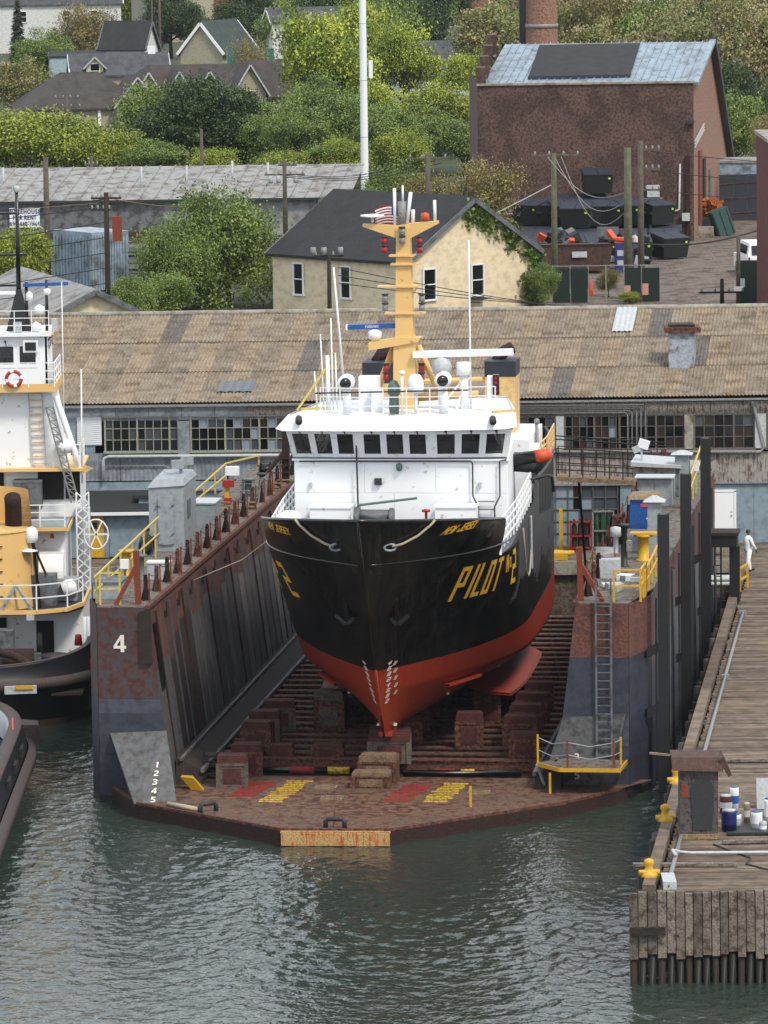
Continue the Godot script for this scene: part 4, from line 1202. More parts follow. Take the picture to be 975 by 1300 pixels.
func build_ship_house():
	var hs := sub("deckhouse", ship)
	var b := MB.new()
	b.hexa([V(-3.92, 8.6, -10.0), V(4.05, 8.6, -10.0), V(3.5, 8.6, -18), V(-3.4, 8.6, -18), V(-3.92, 11.5, -10.0), V(4.05, 11.5, -10.0), V(3.5, 11.5, -18), V(-3.4, 11.5, -18)])
	part("wall", b, "whitewear", hs)
	# plating seams: sheets slightly proud of the front wall
	for e in [[-3.9, -1.3, 10.3, 11.42], [-1.28, 1.35, 10.3, 11.42], [1.37, 4.02, 10.3, 11.42], [-3.9, -0.2, 9.1, 10.28], [-0.18, 4.02, 9.1, 10.28]]:
		b = MB.new(); b.box(V((e[0] + e[1]) * 0.5, (e[2] + e[3]) * 0.5, -9.99), V(e[1] - e[0], e[3] - e[2], 0.03)); part("front_sheet", b, "whitewear", hs)
	b = MB.new(); b.box(V(0.06, 11.53, -9.95), V(8.1, 0.06, 0.12)); part("ledge", b, "white", hs)
	var tb := MB.new(); tb.tube([V(-3.7, 11.48, -9.84), V(2.7, 11.5, -9.84), V(2.75, 11.4, -9.84), V(2.75, 10.2, -9.84), V(2.95, 9.8, -9.84), V(2.95, 9.0, -9.84)], 0.03, 5); part("pipe", tb, "darkgrey", hs)
	tb = MB.new(); tb.tube([V(3.55, 8.9, -9.84), V(3.55, 9.8, -9.84), V(3.75, 10.2, -9.84), V(3.75, 11.5, -9.84), V(4.0, 11.55, -9.84)], 0.03, 5); part("pipe", tb, "darkgrey", hs)
	b = MB.new()
	for i in 4: b.bar(V(2.95, 9.1 + 0.3 * i, -9.84), V(3.55, 9.1 + 0.3 * i, -9.84), 0.03)
	part("ladder_rungs", b, "darkgrey", hs)
	tb = MB.new(); tb.tube([V(-1.52, 8.9, -9.85), V(-1.55, 12.1, -9.7)], 0.035, 5); part("pipe", tb, "darkgrey", hs)
	b = MB.new(); b.box(V(-0.78, 10.72, -9.9), V(0.26, 0.24, 0.14)); part("floodlight", b, "darkgrey", hs)
	b = MB.new(); b.box(V(3.0, 10.6, -9.9), V(0.1, 0.2, 0.1)); b.box(V(-3.3, 10.6, -9.9), V(0.1, 0.16, 0.1)); part("lamp", b, "pale", hs)
	b = MB.new(true); b.lathe(V(0.02, 11.25, -9.85), [Vector2(0, -0.15), Vector2(0.1, -0.1), Vector2(0.12, 0.1), Vector2(0, 0.18)], 8); part("bell", b, "tealgrey", hs)
	# wheelhouse: three facets leaning out at the top
	var wh := sub("wheelhouse", ship)
	var lo := [V(-4.0, 11.58, -10.25), V(-1.45, 11.62, -9.85), V(1.25, 11.62, -9.85), V(4.0, 11.6, -10.25)]
	var hi := [V(-4.22, 12.72, -9.85), V(-1.45, 12.74, -9.4), V(1.25, 12.74, -9.4), V(4.22, 12.72, -9.85)]
	for i in 3: facet_windows(wh, lo[i], lo[i + 1], hi[i], hi[i + 1], 3, "whitewear", 0.1, 0.84)
	facet_windows(wh, lo[3], V(3.3, 11.6, -15.5), hi[3], V(3.45, 12.72, -15.5), 4, "whitewear", 0.13, 0.82)
	facet_windows(wh, V(-3.3, 11.6, -15.5), lo[0], V(-3.45, 12.72, -15.5), hi[0], 4, "whitewear", 0.13, 0.82)
	b = MB.new(); b.box(V(0, 11.7, -15.6), V(6.8, 0.4, 0.1)); part("back_sill", b, "darkwood2", wh)
	facet_windows(wh, V(3.3, 11.9, -15.55), V(-3.3, 11.9, -15.55), V(3.45, 12.72, -15.55), V(-3.45, 12.72, -15.55), 5, "whitewear", 0.1, 0.85)
	b = MB.new(); b.hexa([V(-4, 11.45, -10.1), V(4, 11.45, -10.1), V(3.3, 11.45, -15.5), V(-3.3, 11.45, -15.5), V(-4, 11.56, -10.2), V(4, 11.56, -10.2), V(3.3, 11.56, -15.5), V(-3.3, 11.56, -15.5)]); part("floor", b, "midgrey", wh)
	b = MB.new(); b.box(V(0, 11.8, -10.9), V(6.6, 0.5, 0.6)); part("console", b, "midgrey", wh)
	b = MB.new(); b.box(V(-2.6, 12.0, -12.6), V(0.5, 0.9, 0.5)); b.box(V(1.8, 12.0, -12.4), V(0.5, 0.9, 0.5)); part("chair", b, "lumber", wh)
	b = MB.new(true); b.tube([V(-0.15, 12.1, -9.98), V(-0.15, 12.12, -9.93)], 0.25, 14); part("clear_view_screen", b, "tealgrey", wh)
	# visor and roof
	var ro := [V(-4.62, 12.66, -10.1), V(-4.25, 12.66, -9.35), V(-1.45, 12.7, -8.95), V(1.25, 12.72, -8.95), V(4.0, 12.74, -9.35), V(4.38, 12.74, -10.1), V(3.75, 12.74, -15.9), V(-3.75, 12.66, -15.9)]
	var rt := [V(-4.15, 13.18, -10.3), V(-3.85, 13.18, -9.75), V(-1.4, 13.22, -9.4), V(1.2, 13.24, -9.4), V(3.75, 13.28, -9.75), V(4.25, 13.28, -10.3), V(3.45, 13.28, -15.6), V(-3.45, 13.18, -15.6)]
	b = MB.new()
	for i in 8:
		var j := (i + 1) % 8
		b.quad(ro[i], ro[j], rt[j], rt[i])
		b.quad(ro[j], ro[i], V(ro[i].x * 0.93, 12.7, ro[i].z - 0.3), V(ro[j].x * 0.93, 12.7, ro[j].z - 0.3))
	part("visor", b, "whitewear", wh)
	b = MB.new()
	for i in range(1, 7): b.tri(rt[0] - V(0, 0.06, 0), rt[i] - V(0, 0.06, 0), rt[i + 1] - V(0, 0.06, 0))
	part("roof", b, "whitewear", wh)
	for s in [-1.0, 1.0]:
		b = MB.new(true); b.tube([V(s * 3.6 - 0.05, 13.12, -9.5), V(s * 3.6, 13.02, -9.15)], 0.13, 10); part("deck_lamp", b, "darkgrey", wh)
	b = MB.new(); b.bar(V(3.5, 13.3, -9.9), V(4.4, 13.3, -10.6), 0.12); part("grab_bar", b, "tan", wh)
	# monkey island
	var ri := sub("roof_gear", ship)
	rail(ri, [V(-2.9, 13.2, -10.0), V(-1.4, 13.2, -9.75), V(1.2, 13.22, -9.75), V(3.6, 13.25, -10.0)], 1.0, "white", 2, "railing", 0.035, 1.0)
	tb = MB.new(); tb.tube([V(-3.1, 14.0, -9.95), V(2.6, 14.12, -9.95)], 0.03, 5); part("stay", tb, "wire", ri)
	for e in [[-2.0, 14.35], [1.62, 14.45]]:
		b = MB.new(true); b.tube([V(e[0], 13.2, -10.6), V(e[0], 14.2, -10.6)], [0.17, 0.14], 10); part("searchlight_post", b, "white", ri)
		b = MB.new(true); b.tube([V(e[0], e[1], -10.95), V(e[0], e[1], -10.85), V(e[0], e[1] - 0.02, -10.3)], [0.12, 0.29, 0.31], 14); part("searchlight", b, "white", ri)
		b = MB.new(true); b.tube([V(e[0], e[1] - 0.02, -10.31), V(e[0], e[1] - 0.02, -10.27)], 0.21, 14); part("searchlight_lens", b, "pane_dark", ri)
	b = MB.new(true); b.tube([V(0.59, 13.2, -10.5), V(0.59, 13.95, -10.5)], 0.06, 8); b.lathe(V(0.59, 13.95, -10.5), [Vector2(0, 0), Vector2(0.27, 0.02), Vector2(0.31, 0.2), Vector2(0.29, 0.5), Vector2(0.17, 0.68), Vector2(0, 0.72)], 14); part("satellite_dome", b, "white", ri)
	b = MB.new(true); b.lathe(V(-0.22, 13.1, -10.5), [Vector2(0.16, 0), Vector2(0.2, 0.3), Vector2(0.17, 0.75), Vector2(0.24, 0.85), Vector2(0.23, 1.1), Vector2(0.12, 1.3), Vector2(0, 1.34)], 12); part("compass_binnacle", b, "tealgrey", ri)
	b = MB.new(true); b.tube([V(-0.22, 13.12, -9.75), V(-0.22, 13.1, -9.5)], 0.15, 12); part("horn_lamp", b, "pipe", ri)
	b = MB.new(true); b.tube([V(0.12, 13.2, -10.2), V(0.12, 14.7, -10.2)], 0.05, 8); b.lathe(V(0.12, 14.68, -10.2), [Vector2(0, 0), Vector2(0.12, 0.02), Vector2(0.1, 0.12), Vector2(0, 0.14)], 10); part("antenna_post", b, "white", ri)
	b = MB.new(); b.box(V(-1.3, 13.8, -11.8), V(0.75, 1.3, 0.6)); b.box(V(-0.95, 13.6, -11.3), V(0.4, 0.9, 0.4)); part("locker", b, "white", ri)
	# left cluster of posts and whips
	for e in [[-3.05, 13.1, -3.15, 16.0, 0.035], [-2.7, 13.1, -2.75, 16.6, 0.04], [-2.88, 13.1, -2.9, 15.2, 0.11], [-2.55, 13.1, -2.6, 15.3, 0.04], [-2.3, 14.3, -2.62, 18.5, 0.05], [-3.3, 13.1, -3.4, 14.6, 0.04]]:
		b = MB.new(true); b.tube([V(e[0], e[1], -12), V(e[2], e[3], -12)], [e[4], e[4] * 0.7], 6); part("whip_antenna", b, "white", ri)
	b = MB.new(); b.bar(V(-4.0, 13.2, -11.5), V(-2.9, 14.8, -12), 0.07); b.bar(V(-3.9, 13.2, -11.8), V(-3.0, 13.25, -11.8), 0.1); part("stay_bar", b, "paleyellow", ri)
	b = MB.new(true); b.tube([V(2.47, 13.1, -12), V(2.46, 19.5, -12)], [0.045, 0.03], 6); part("whip_antenna", b, "white", ri)
	b = MB.new(true); b.tube([V(2.22, 13.15, -12), V(2.22, 14.5, -12)], 0.17, 10); b.lathe(V(2.22, 14.45, -12), [Vector2(0, 0), Vector2(0.28, 0.02), Vector2(0.28, 0.5), Vector2(0, 0.52)], 10); part("equipment_post", b, "white", ri)
	b = MB.new(); b.bar(V(1.95, 13.2, -11.8), V(2.2, 14.0, -12), 0.06); b.bar(V(1.3, 13.2, -11.8), V(2.1, 14.2, -12), 0.06); part("stay_bar", b, "white", ri)
	# scanner on a post
	var rd := sub("radar", ship)
	b = MB.new(true); b.tube([V(1.4, 13.2, -12), V(1.4, 14.5, -12)], 0.16, 10); part("post", b, "white", rd)
	b = MB.new(true); b.lathe(V(1.4, 14.45, -12), [Vector2(0.1, 0), Vector2(0.34, 0.08), Vector2(0.38, 0.35), Vector2(0.3, 0.6), Vector2(0.1, 0.72), Vector2(0, 0.72)], 14); part("gearbox", b, "pale", rd)
	b = MB.new(); b.box(V(2.2, 15.28, -12), V(3.75, 0.24, 0.3), Basis(V(0, 0, 1), 0.025)); part("scanner_bar", b, "white", rd)
	# signal lamps at the right
	b = MB.new(); b.box(V(3.3, 14.1, -11.2), V(0.22, 0.85, 0.3)); part("signal_box", b, "white", ri)
	b = MB.new(); b.box(V(3.52, 14.2, -11.1), V(0.22, 0.75, 0.25)); part("signal_lamps", b, "black", ri)
	for k in 4:
		b = MB.new(); b.box(V(3.52, 13.95 + 0.17 * k, -10.96), V(0.1, 0.1, 0.04)); part("lamp_lens", b, "red", ri)
	# mast
	var ms := sub("mast", ship)
	b = MB.new()
	var col := func(y0: float, y1: float, w0: float, w1: float, x0: float, x1: float):
		b.hexa([V(x0 - w0, y0, -12.5 + w0), V(x0 + w0, y0, -12.5 + w0), V(x0 + w0, y0, -12.5 - w0), V(x0 - w0, y0, -12.5 - w0), V(x1 - w1, y1, -12.5 + w1), V(x1 + w1, y1, -12.5 + w1), V(x1 + w1, y1, -12.5 - w1), V(x1 - w1, y1, -12.5 - w1)])
	col.call(13.0, 15.7, 0.44, 0.4, -0.02, -0.02)
	col.call(15.7, 19.95, 0.34, 0.25, -0.02, -0.03)
	part("column", b, "buff", ms)
	b = MB.new()
	b.prism([Vector2(-1.55, 20.08), Vector2(-1.55, 19.98), Vector2(-0.3, 19.55), Vector2(0.25, 19.55), Vector2(1.28, 20.08), Vector2(1.28, 20.18), Vector2(0.2, 20.1), Vector2(-0.3, 20.02)], 0.35, Basis.IDENTITY, V(0, 0, -12.5)); part("crosstree", b, "buff", ms)
	b = MB.new()
	b.prism([Vector2(-1.35, 15.38), Vector2(-1.35, 15.66), Vector2(-0.3, 15.85), Vector2(0.6, 15.85), Vector2(0.5, 15.7), Vector2(-0.3, 15.55)], 0.8, Basis.IDENTITY, V(0, 0, -12.4)); part("radar_platform", b, "buff", ms)
	for e in [[18.9, -0.55, 0.4], [18.58, -0.5, 0.55], [17.75, -1.0, 0.5], [16.75, -0.75, 0.75]]:
		b = MB.new(); b.box(V((e[1] + e[2]) * 0.5, e[0], -12.4), V(e[2] - e[1], 0.06, 0.6)); part("lamp_bracket", b, "buff", ms)
	b = MB.new(); b.bar(V(0.25, 17.4, -12.3), V(0.5, 17.75, -12.3), 0.06); part("knee", b, "buff", ms)
	for s in [-1.0, 1.0]:
		b = MB.new(true); b.tube([V(s * 0.45, 15.5, -12.6), V(s * 1.42, 13.1, -12.9)], 0.12, 8); part("leg", b, "buff", ms)
	tb = MB.new(true); tb.tube([V(0.4, 13.5, -13.0), V(2.6, 13.6, -13.4)], 0.14, 8); part("boom", tb, "buff", ms)
	for e in [[-0.72, 19.0, "red"], [0.6, 19.0, "red"], [-0.72, 14.25, "red"], [0.62, 14.25, "red"], [-0.72, 16.85, "pipe"], [0.66, 16.85, "pipe"], [-0.05, 19.35, "pipe"]]:
		for k in 2:
			b = MB.new(true); b.lathe(V(e[0], e[1] + 0.33 * k, -12.15), [Vector2(0, 0), Vector2(0.11, 0.01), Vector2(0.1, 0.24), Vector2(0, 0.25)], 10); part("nav_light", b, e[2], ms)
			b = MB.new(true); b.lathe(V(e[0], e[1] + 0.25 + 0.33 * k, -12.15), [Vector2(0, 0), Vector2(0.13, 0.005), Vector2(0.13, 0.06), Vector2(0, 0.07)], 10); part("nav_light_cap", b, "darkgrey", ms)
	b = MB.new(true); b.lathe(V(0.78, 20.2, -12.5), [Vector2(0, 0), Vector2(0.17, 0.01), Vector2(0.15, 0.25), Vector2(0, 0.3)], 10); part("beacon", b, "orange", ms)
	b = MB.new(true); b.lathe(V(-1.2, 20.25, -12.5), [Vector2(0, -0.15), Vector2(0.05, -0.1), Vector2(0.05, 0.05), Vector2(0.46, 0.1), Vector2(0.44, 0.16), Vector2(0, 0.2)], 16); part("satellite_disc", b, "white", ms)
	for e in [[-0.35, 20.0, -0.36, 21.4, 0.06], [0.1, 20.1, 0.25, 21.25, 0.07], [-0.1, 20.0, -0.08, 20.9, 0.16], [-0.05, 20.9, -0.05, 21.5, 0.04], [0.32, 20.1, 0.33, 20.6, 0.07], [1.15, 20.15, 1.14, 20.95, 0.06]]:
		b = MB.new(true); b.tube([V(e[0], e[1], -12.5), V(e[2], e[3], -12.5)], e[4], 8); part("antenna", b, "white" if e[4] != 0.16 else "pipe", ms)
	# blue scanner on the mast platform
	var r2 := sub("radar", ship)
	b = MB.new(true); b.lathe(V(-1.15, 15.72, -12.4), [Vector2(0, 0), Vector2(0.14, 0.0), Vector2(0.26, 0.12), Vector2(0.26, 0.34), Vector2(0.14, 0.42), Vector2(0, 0.44)], 12); part("gearbox", b, "white", r2)
	b = MB.new(); b.box(V(-1.25, 16.25, -12.4), V(1.85, 0.18, 0.22), Basis(V(0, 0, 1), 0.035)); part("scanner_bar", b, "blue", r2)
	b = MB.new(); b.box(V(-2.2, 16.22, -12.4), V(0.07, 0.2, 0.24)); b.box(V(-0.3, 16.29, -12.4), V(0.07, 0.2, 0.24)); part("end_cap", b, "white", r2)
	inst("scanner_lettering", font_mesh("FURUNO", 0.09), "marking", r2, Transform3D(Basis(V(0, 0, 1), 0.035), V(-1.25, 16.25, -12.285)))
	# flag
	var fl := thing("national_flag", "striped red and white flag with blue canton flying at the mast head", "flag", dw(SC - 0.1, 19.95, -13.0), -7.33)
	var wave := func(u: float, v: float) -> Vector3: return V(-u * 1.05, v * 0.68 + 0.12 * sin(u * 2.6) - 0.1 * u * u, 0.12 * sin(u * 6.0 + v))
	for k in 13:
		b = MB.new()
		for i in 12:
			var u0 := i / 12.0; var u1 := (i + 1) / 12.0
			if k >= 6 and u1 <= 0.42: continue
			b.quad(wave.call(u1, k / 13.0), wave.call(u0, k / 13.0), wave.call(u0, (k + 1) / 13.0), wave.call(u1, (k + 1) / 13.0))
		part("stripe", b, "red" if k % 2 == 0 else "white", fl)
	b = MB.new()
	for i in 5:
		var u0 := i / 12.0; var u1 := (i + 1) / 12.0
		b.quad(wave.call(u1, 6 / 13.0), wave.call(u0, 6 / 13.0), wave.call(u0, 1.0), wave.call(u1, 1.0))
	part("canton", b, "ink", fl)
	b = MB.new(); b.bar(V(0.03, -0.1, 0), V(0.03, 0.85, 0), 0.03); part("staff", b, "pale", fl)
	# funnels
	for e in [[1.97, 3.15, 10.0, 13.4, 14.0], [-2.85, -1.6, 10.0, 13.15, 13.95]]:
		var f := sub("funnel", ship)
		b = MB.new(); b.box(V((e[0] + e[1]) * 0.5, (8.6 + e[3]) * 0.5, -22.5), V(e[1] - e[0], e[3] - 8.6, 1.7)); part("casing", b, "tan", f)
		b = MB.new(); b.box(V((e[0] + e[1]) * 0.5, (e[3] + e[4]) * 0.5, -22.5), V(e[1] - e[0] + 0.04, e[4] - e[3], 1.74)); part("top_band", b, "navy", f)
		b = MB.new(true); b.tube([V((e[0] + e[1]) * 0.5 - 0.2, e[4] - 0.1, -22.6), V((e[0] + e[1]) * 0.5 + 0.0, e[4] + 0.25, -22.7), V((e[0] + e[1]) * 0.5 + 0.35, e[4] + 0.42, -22.9)], 0.25, 10); part("exhaust", b, "rustdark", f)
	b = MB.new(); b.box(V(0.2, 9.9, -22), V(7.4, 2.6, 5.5)); part("after_house", b, "whitewear", ship)
	b = MB.new(true); b.tube([V(-2.0, 13.15, -21.8), V(2.2, 13.3, -21.8)], 0.1, 8); part("cross_pipe", b, "buff", ship)
	# side rails
	rail(ship, [hp(1, 8.7, -6.0) - V(0.1, 0, 0), hp(1, 8.9, -10.0) - V(0.1, 0, 0), hp(1, 9.25, -15.3) - V(0.1, 0, 0)], 1.15, "white", 3, "side_railing", 0.05, 0.75)
	rail(ship, [hp(-1, 8.7, -6.0) + V(0.1, 0, 0), hp(-1, 8.9, -10.0) + V(0.1, 0, 0), hp(-1, 9.25, -15.3) + V(0.1, 0, 0)], 1.15, "white", 3, "side_railing", 0.05, 0.75)
	b = MB.new(); b.hexa([V(3.45, 8.6, -5.5), V(4.1, 8.6, -5.5), V(4.25, 8.6, -5.62), V(3.45, 8.6, -5.62), V(3.3, 9.9, -5.5), V(4.15, 9.9, -5.5), V(4.2, 9.9, -5.58), V(3.3, 9.9, -5.58)]); part("bulwark_end", b, "white", ship)
	rail(ship, [V(4.3, 10.0, -20), V(4.35, 10.0, -22), V(4.2, 10.0, -26.5)], 1.0, "tan", 3, "after_railing", 0.05, 0.9)
	b = MB.new(true); b.tube([V(4.0, 9.5, -21.5), V(4.0, 11.6, -21.5)], 0.07, 8); b.lathe(V(4.0, 11.55, -21.5), [Vector2(0, 0), Vector2(0.12, 0.05), Vector2(0.1, 0.2), Vector2(0, 0.24)], 8); part("vent_post", b, "pipe", ship)
	# foredeck gear peeping over the bulwark
	for e in [[-2.45, 9.35, 1.5, 1.0], [2.2, 9.35, 1.5, 1.05]]:
		b = MB.new(); b.box(V(e[0], e[1], -9.3), V(e[2], e[3], 0.9)); b.box(V(e[0], e[1] + e[3] * 0.5 + 0.03, -9.3), V(e[2] + 0.08, 0.06, 1.0)); part("deck_locker", b, "whitewear", ship)
	b = MB.new(true); b.tube([V(-1.3, 9.6, -8.6), V(-0.2, 9.6, -8.6)], 0.25, 10); b.tube([V(-1.5, 9.55, -8.6), V(-1.3, 9.55, -8.6)], 0.4, 12); b.tube([V(-0.2, 9.55, -8.6), V(-0.05, 9.55, -8.6)], 0.36, 12); part("windlass", b, "midgrey", ship)
	tb = MB.new(); tb.tube([V(-1.4, 10.0, -8.6), V(0.8, 10.25, -8.8)], 0.05, 6); part("lever_bar", tb, "tealgrey", ship)
	b = MB.new(true); b.lathe(V(1.2, 9.2, -8.2), [Vector2(0.05, 0), Vector2(0.05, 0.6), Vector2(0.16, 0.62), Vector2(0.16, 0.7), Vector2(0, 0.72)], 8); part("hydrant", b, "red", ship)
	b = MB.new(true); b.lathe(V(-3.6, 9.9, -6.5), [Vector2(0.45, -0.2), Vector2(0.4, 0.05), Vector2(0.2, 0.16), Vector2(0, 0.18)], 12); part("vent_cowl", b, "white", ship)
	# tender on its cradle
	var bo := thing("rescue_boat", "black and orange inflatable rescue boat stowed beside the wheelhouse", "boat", dw(SC + 3.9, 10.75, -16.2), 55); bo.scale = V(0.8, 0.8, 0.8)
	var ring := []
	for i in 15:
		var a := lerpf(-0.5, PI + 0.5, i / 14.0)
		ring.append(V(cos(a) * 0.62, 0.35 * maxf(0.0, sin(a)), -0.6 + sin(a) * 2.0))
	b = MB.new(true); b.tube(ring.slice(0, 7), 0.3, 10); b.tube(ring.slice(8, 15), 0.3, 10); part("tube_side", b, "black", bo)
	b = MB.new(true); b.tube(ring.slice(5, 10), 0.32, 10); part("tube_bow", b, "orange", bo)
	b = MB.new(true); b.hexa([V(-0.3, -0.5, 0.9), V(0.3, -0.5, 0.9), V(0.3, -0.5, -1.2), V(-0.3, -0.5, -1.2), V(-0.5, 0, 1.2), V(0.5, 0, 1.2), V(0.5, 0, -1.2), V(-0.5, 0, -1.2)]); part("hull", b, "darkgrey", bo)
	b = MB.new(true); b.tube([V(-0.8, -0.75, 1.1), V(0.2, -0.65, 1.3), V(0.7, -0.75, 1.3), V(1.0, -1.5, 1.2)], 0.08, 8); part("davit", b, "darkgrey", bo)
	b = MB.new(true); b.tube([V(3.9, 10.45, -19.6), V(4.0, 10.45, -21.4)], [0.4, 0.4], 12); part("liferaft_canister", b, "white", ship)

# ================================================================ neighbouring tugs at the left
func round_hull(parent: Node, c: Vector2, hw: float, ln: float, zend: float, dirz: float, levels: Array, called: String, m, seg := 28):
	# plan: a half ellipse of half-width hw and length ln about c, sides running on to zend; levels: [y, inset]
	var b := MB.new(true)
	var rings := []
	for l in levels:
		var ring := []
		ring.append(V(c.x + (hw - l[1]), l[0], zend))
		for i in seg + 1:
			var a := PI * i / seg
			var bump: float = l[2] * pow(sin(a), 1.0) if l.size() > 2 else 0.0
			ring.append(V(c.x + cos(a) * (hw - l[1]), l[0] - bump, c.y + dirz * sin(a) * (ln - l[1])))
		ring.append(V(c.x - (hw - l[1]), l[0], zend))
		rings.append(ring)
	for r in rings.size() - 1:
		for i in rings[r].size() - 1:
			if dirz > 0: b.quad(rings[r][i + 1], rings[r][i], rings[r + 1][i], rings[r + 1][i + 1])
			else: b.quad(rings[r][i], rings[r][i + 1], rings[r + 1][i + 1], rings[r + 1][i])
	return part(called, b, m, parent)

func life_ring(parent: Node, c: Vector3, r: float):
	var pp := []
	for k in 4:
		for part_i in 2:
			var b := MB.new(true)
			pp = []
			var a0 := TAU * k / 4.0 + (0.0 if part_i == 0 else 0.45)
			var a1 := TAU * k / 4.0 + (0.45 if part_i == 0 else TAU / 4.0)
			for i in 6:
				var a := lerpf(a0, a1, i / 5.0)
				pp.append(c + V(cos(a) * r, sin(a) * r, 0))
			b.tube(pp, r * 0.24, 8, false)
			part("band" if part_i == 0 else "ring_segment", b, "white" if part_i == 0 else "lifered", parent)

func build_tugs():
	mat("lifered", Color(0.68, 0.17, 0.08), 0.6, "soft", 0.6)
	mat("tughull", Color(0.09, 0.10, 0.13), 0.45, "soft", 1.5, "mix_grime", 3.0)
	mat("tugbottom", Color(0.23, 0.26, 0.24), 0.8, "hard", 1.0, "mix_rust_heavy", 1.9)
	mat("rubber", Color(0.05, 0.05, 0.05), 0.85, "hard", 0.8)
	mat("guard", Color(0.27, 0.265, 0.27), 0.8, "hard", 1.0, "mix_rust", 2.0)
	var t := thing("harbor_tug", "white and buff tug with dark blue rounded stern moored beside dry dock", "tug", V(-16.1, 0, -201))
	var h := sub("hull", t)
	var c := Vector2(0, 0)
	round_hull(h, c, 4.75, 4.1, -20, 1.0, [[-1.0, 0.9], [0.25, 0.35]], "antifouling", "tugbottom")
	round_hull(h, c, 4.75, 4.1, -20, 1.0, [[0.25, 0.35], [0.55, 0.3], [1.5, 0.1]], "lower_plating", "black")
	round_hull(h, c, 4.75, 4.1, -20, 1.0, [[1.5, 0.12], [1.6, -0.08], [1.85, -0.08], [1.95, 0.1]], "rubbing_strake", "guard")
	round_hull(h, c, 4.75, 4.1, -20, 1.0, [[1.95, 0.1], [2.95, 0.32, 0.55], [3.0, 0.3, 0.55], [3.02, 0.5, 0.55]], "bulwark", "tughull")
	round_hull(h, c, 4.75, 4.1, -20, 1.0, [[3.02, 0.28, 0.53], [3.06, 0.36, 0.53], [3.02, 0.5, 0.53]], "cap_rail", "guard")
	round_hull(h, c, 4.75, 4.1, -20, 1.0, [[3.0, 0.5, 0.55], [1.3, 0.5]], "bulwark_lining", "darkgrey")
	var b := MB.new()
	b.box(V(0, 1.25, -8.5), V(8.4, 0.1, 23)); part("deck", b, "darkwood", h)
	b = MB.new(); b.box(V(1.85, 1.62, 4.02), V(1.25, 0.3, 0.2), Basis(Vector3.UP, 0.12)); part("stern_plate", b, "pale", h)
	b = MB.new(); b.box(V(2.0, 1.72, 4.11), V(0.7, 0.14, 0.1), Basis(Vector3.UP, 0.12)); part("name_board", b, "yellow", h)
	b = MB.new(); b.box(V(4.5, 2.15, 1.0), V(0.2, 0.3, 0.5)); part("rust_chock", b, "rustorange", h)
	# towing gear on the after deck
	var tb := MB.new(true)
	tb.tube([V(-1.2, 2.75, 0.6), V(0.3, 2.75, 0.9), V(1.4, 2.6, 1.6), V(2.6, 2.1, 2.6), V(3.0, 1.9, 2.9)], 0.17, 10); part("tow_bow", tb, "rustdark", t)
	b = MB.new(true); b.tube([V(3.0, 1.35, 0.6), V(3.0, 2.4, 0.6)], [0.55, 0.5], 14); b.lathe(V(3.0, 2.4, 0.6), [Vector2(0.58, 0), Vector2(0.58, 0.06), Vector2(0, 0.08)], 14); part("tow_bitt", b, "darkgrey", t)
	b = MB.new(true); b.tube([V(2.6, 1.9, 0.4), V(4.0, 1.9, 0.4)], 0.12, 8); part("bitt_bar", b, "darkgrey", t)
	b = MB.new(); b.hexa([V(0.9, 1.3, 1.0), V(1.9, 1.3, 1.2), V(2.0, 1.3, 0.4), V(0.9, 1.3, 0.3), V(1.1, 1.75, 0.9), V(1.6, 1.7, 0.9), V(1.7, 1.6, 0.5), V(1.1, 1.8, 0.5)]); part("tarpaulin", b, "blue", t)
	b = MB.new(); b.box(V(0.9, 2.3, -0.6), V(0.8, 2.0, 0.8)); b.box(V(1.9, 1.8, -0.9), V(0.9, 1.0, 0.7)); part("winch_frame", b, "midgrey", t)
	b = MB.new(true); b.tube([V(0.9, 2.1, -0.1), V(2.1, 2.1, -0.1)], 0.5, 14); part("winch_drum", b, "rustdark", t)
	b = MB.new(true); b.tube([V(2.2, 2.6, -1.3), V(2.35, 2.6, -1.3)], 0.45, 14); part("tyre_fender", b, "rubber", t)
	b = MB.new(true); b.lathe(V(3.85, 2.6, -0.8), [Vector2(0, 0), Vector2(0.17, 0.0), Vector2(0.13, 0.35), Vector2(0.13, 0.42), Vector2(0, 0.45)], 10); part("fire_bucket", b, "red", t)
	for x in [4.15, 4.3]:
		b = MB.new(true); b.tube([V(x, 1.3, -0.4), V(x, 3.8, -0.4)], 0.07, 8); part("vent_pipe", b, "white", t)
	# boat deck and shelter beneath
	b = MB.new(); b.prism([Vector2(-4.5, 0.5), Vector2(2.2, 0.5), Vector2(3.4, 0.0), Vector2(3.95, -1.2), Vector2(4.0, -6), Vector2(-4.5, -6)], 0.12, Basis(Vector3.RIGHT, V(0, 0, 1), Vector3.DOWN), V(0, 3.86, -1.5)); part("boat_deck", b, "darkgrey", t)
	b = MB.new()
	var ed := [V(-4.5, 3.92, -0.96), V(2.2, 3.92, -0.96), V(3.4, 3.95, -1.46), V(3.98, 4.0, -2.7), V(4.0, 4.0, -7.5)]
	for i in 4: b.bar(ed[i], ed[i + 1], 0.1, 0.16)
	part("deck_edge", b, "buff", t)
	b = MB.new(); b.box(V(0, 2.55, -6.5), V(7.8, 2.5, 6.0)); part("lower_house", b, "whitewear", t)
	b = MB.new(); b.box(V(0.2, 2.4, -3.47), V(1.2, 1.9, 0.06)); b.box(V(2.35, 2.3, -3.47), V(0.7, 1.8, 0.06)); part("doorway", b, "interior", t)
	b = MB.new(); b.box(V(1.95, 3.72, -0.95), V(0.3, 0.2, 0.3)); part("work_lamp", b, "pale", t)
	rail(t, [V(-4.5, 3.95, -1.05), V(2.2, 3.95, -1.05), V(3.4, 3.98, -1.55), V(3.95, 4.0, -2.8)], 1.05, "white", 1, "railing", 0.045, 2.2)
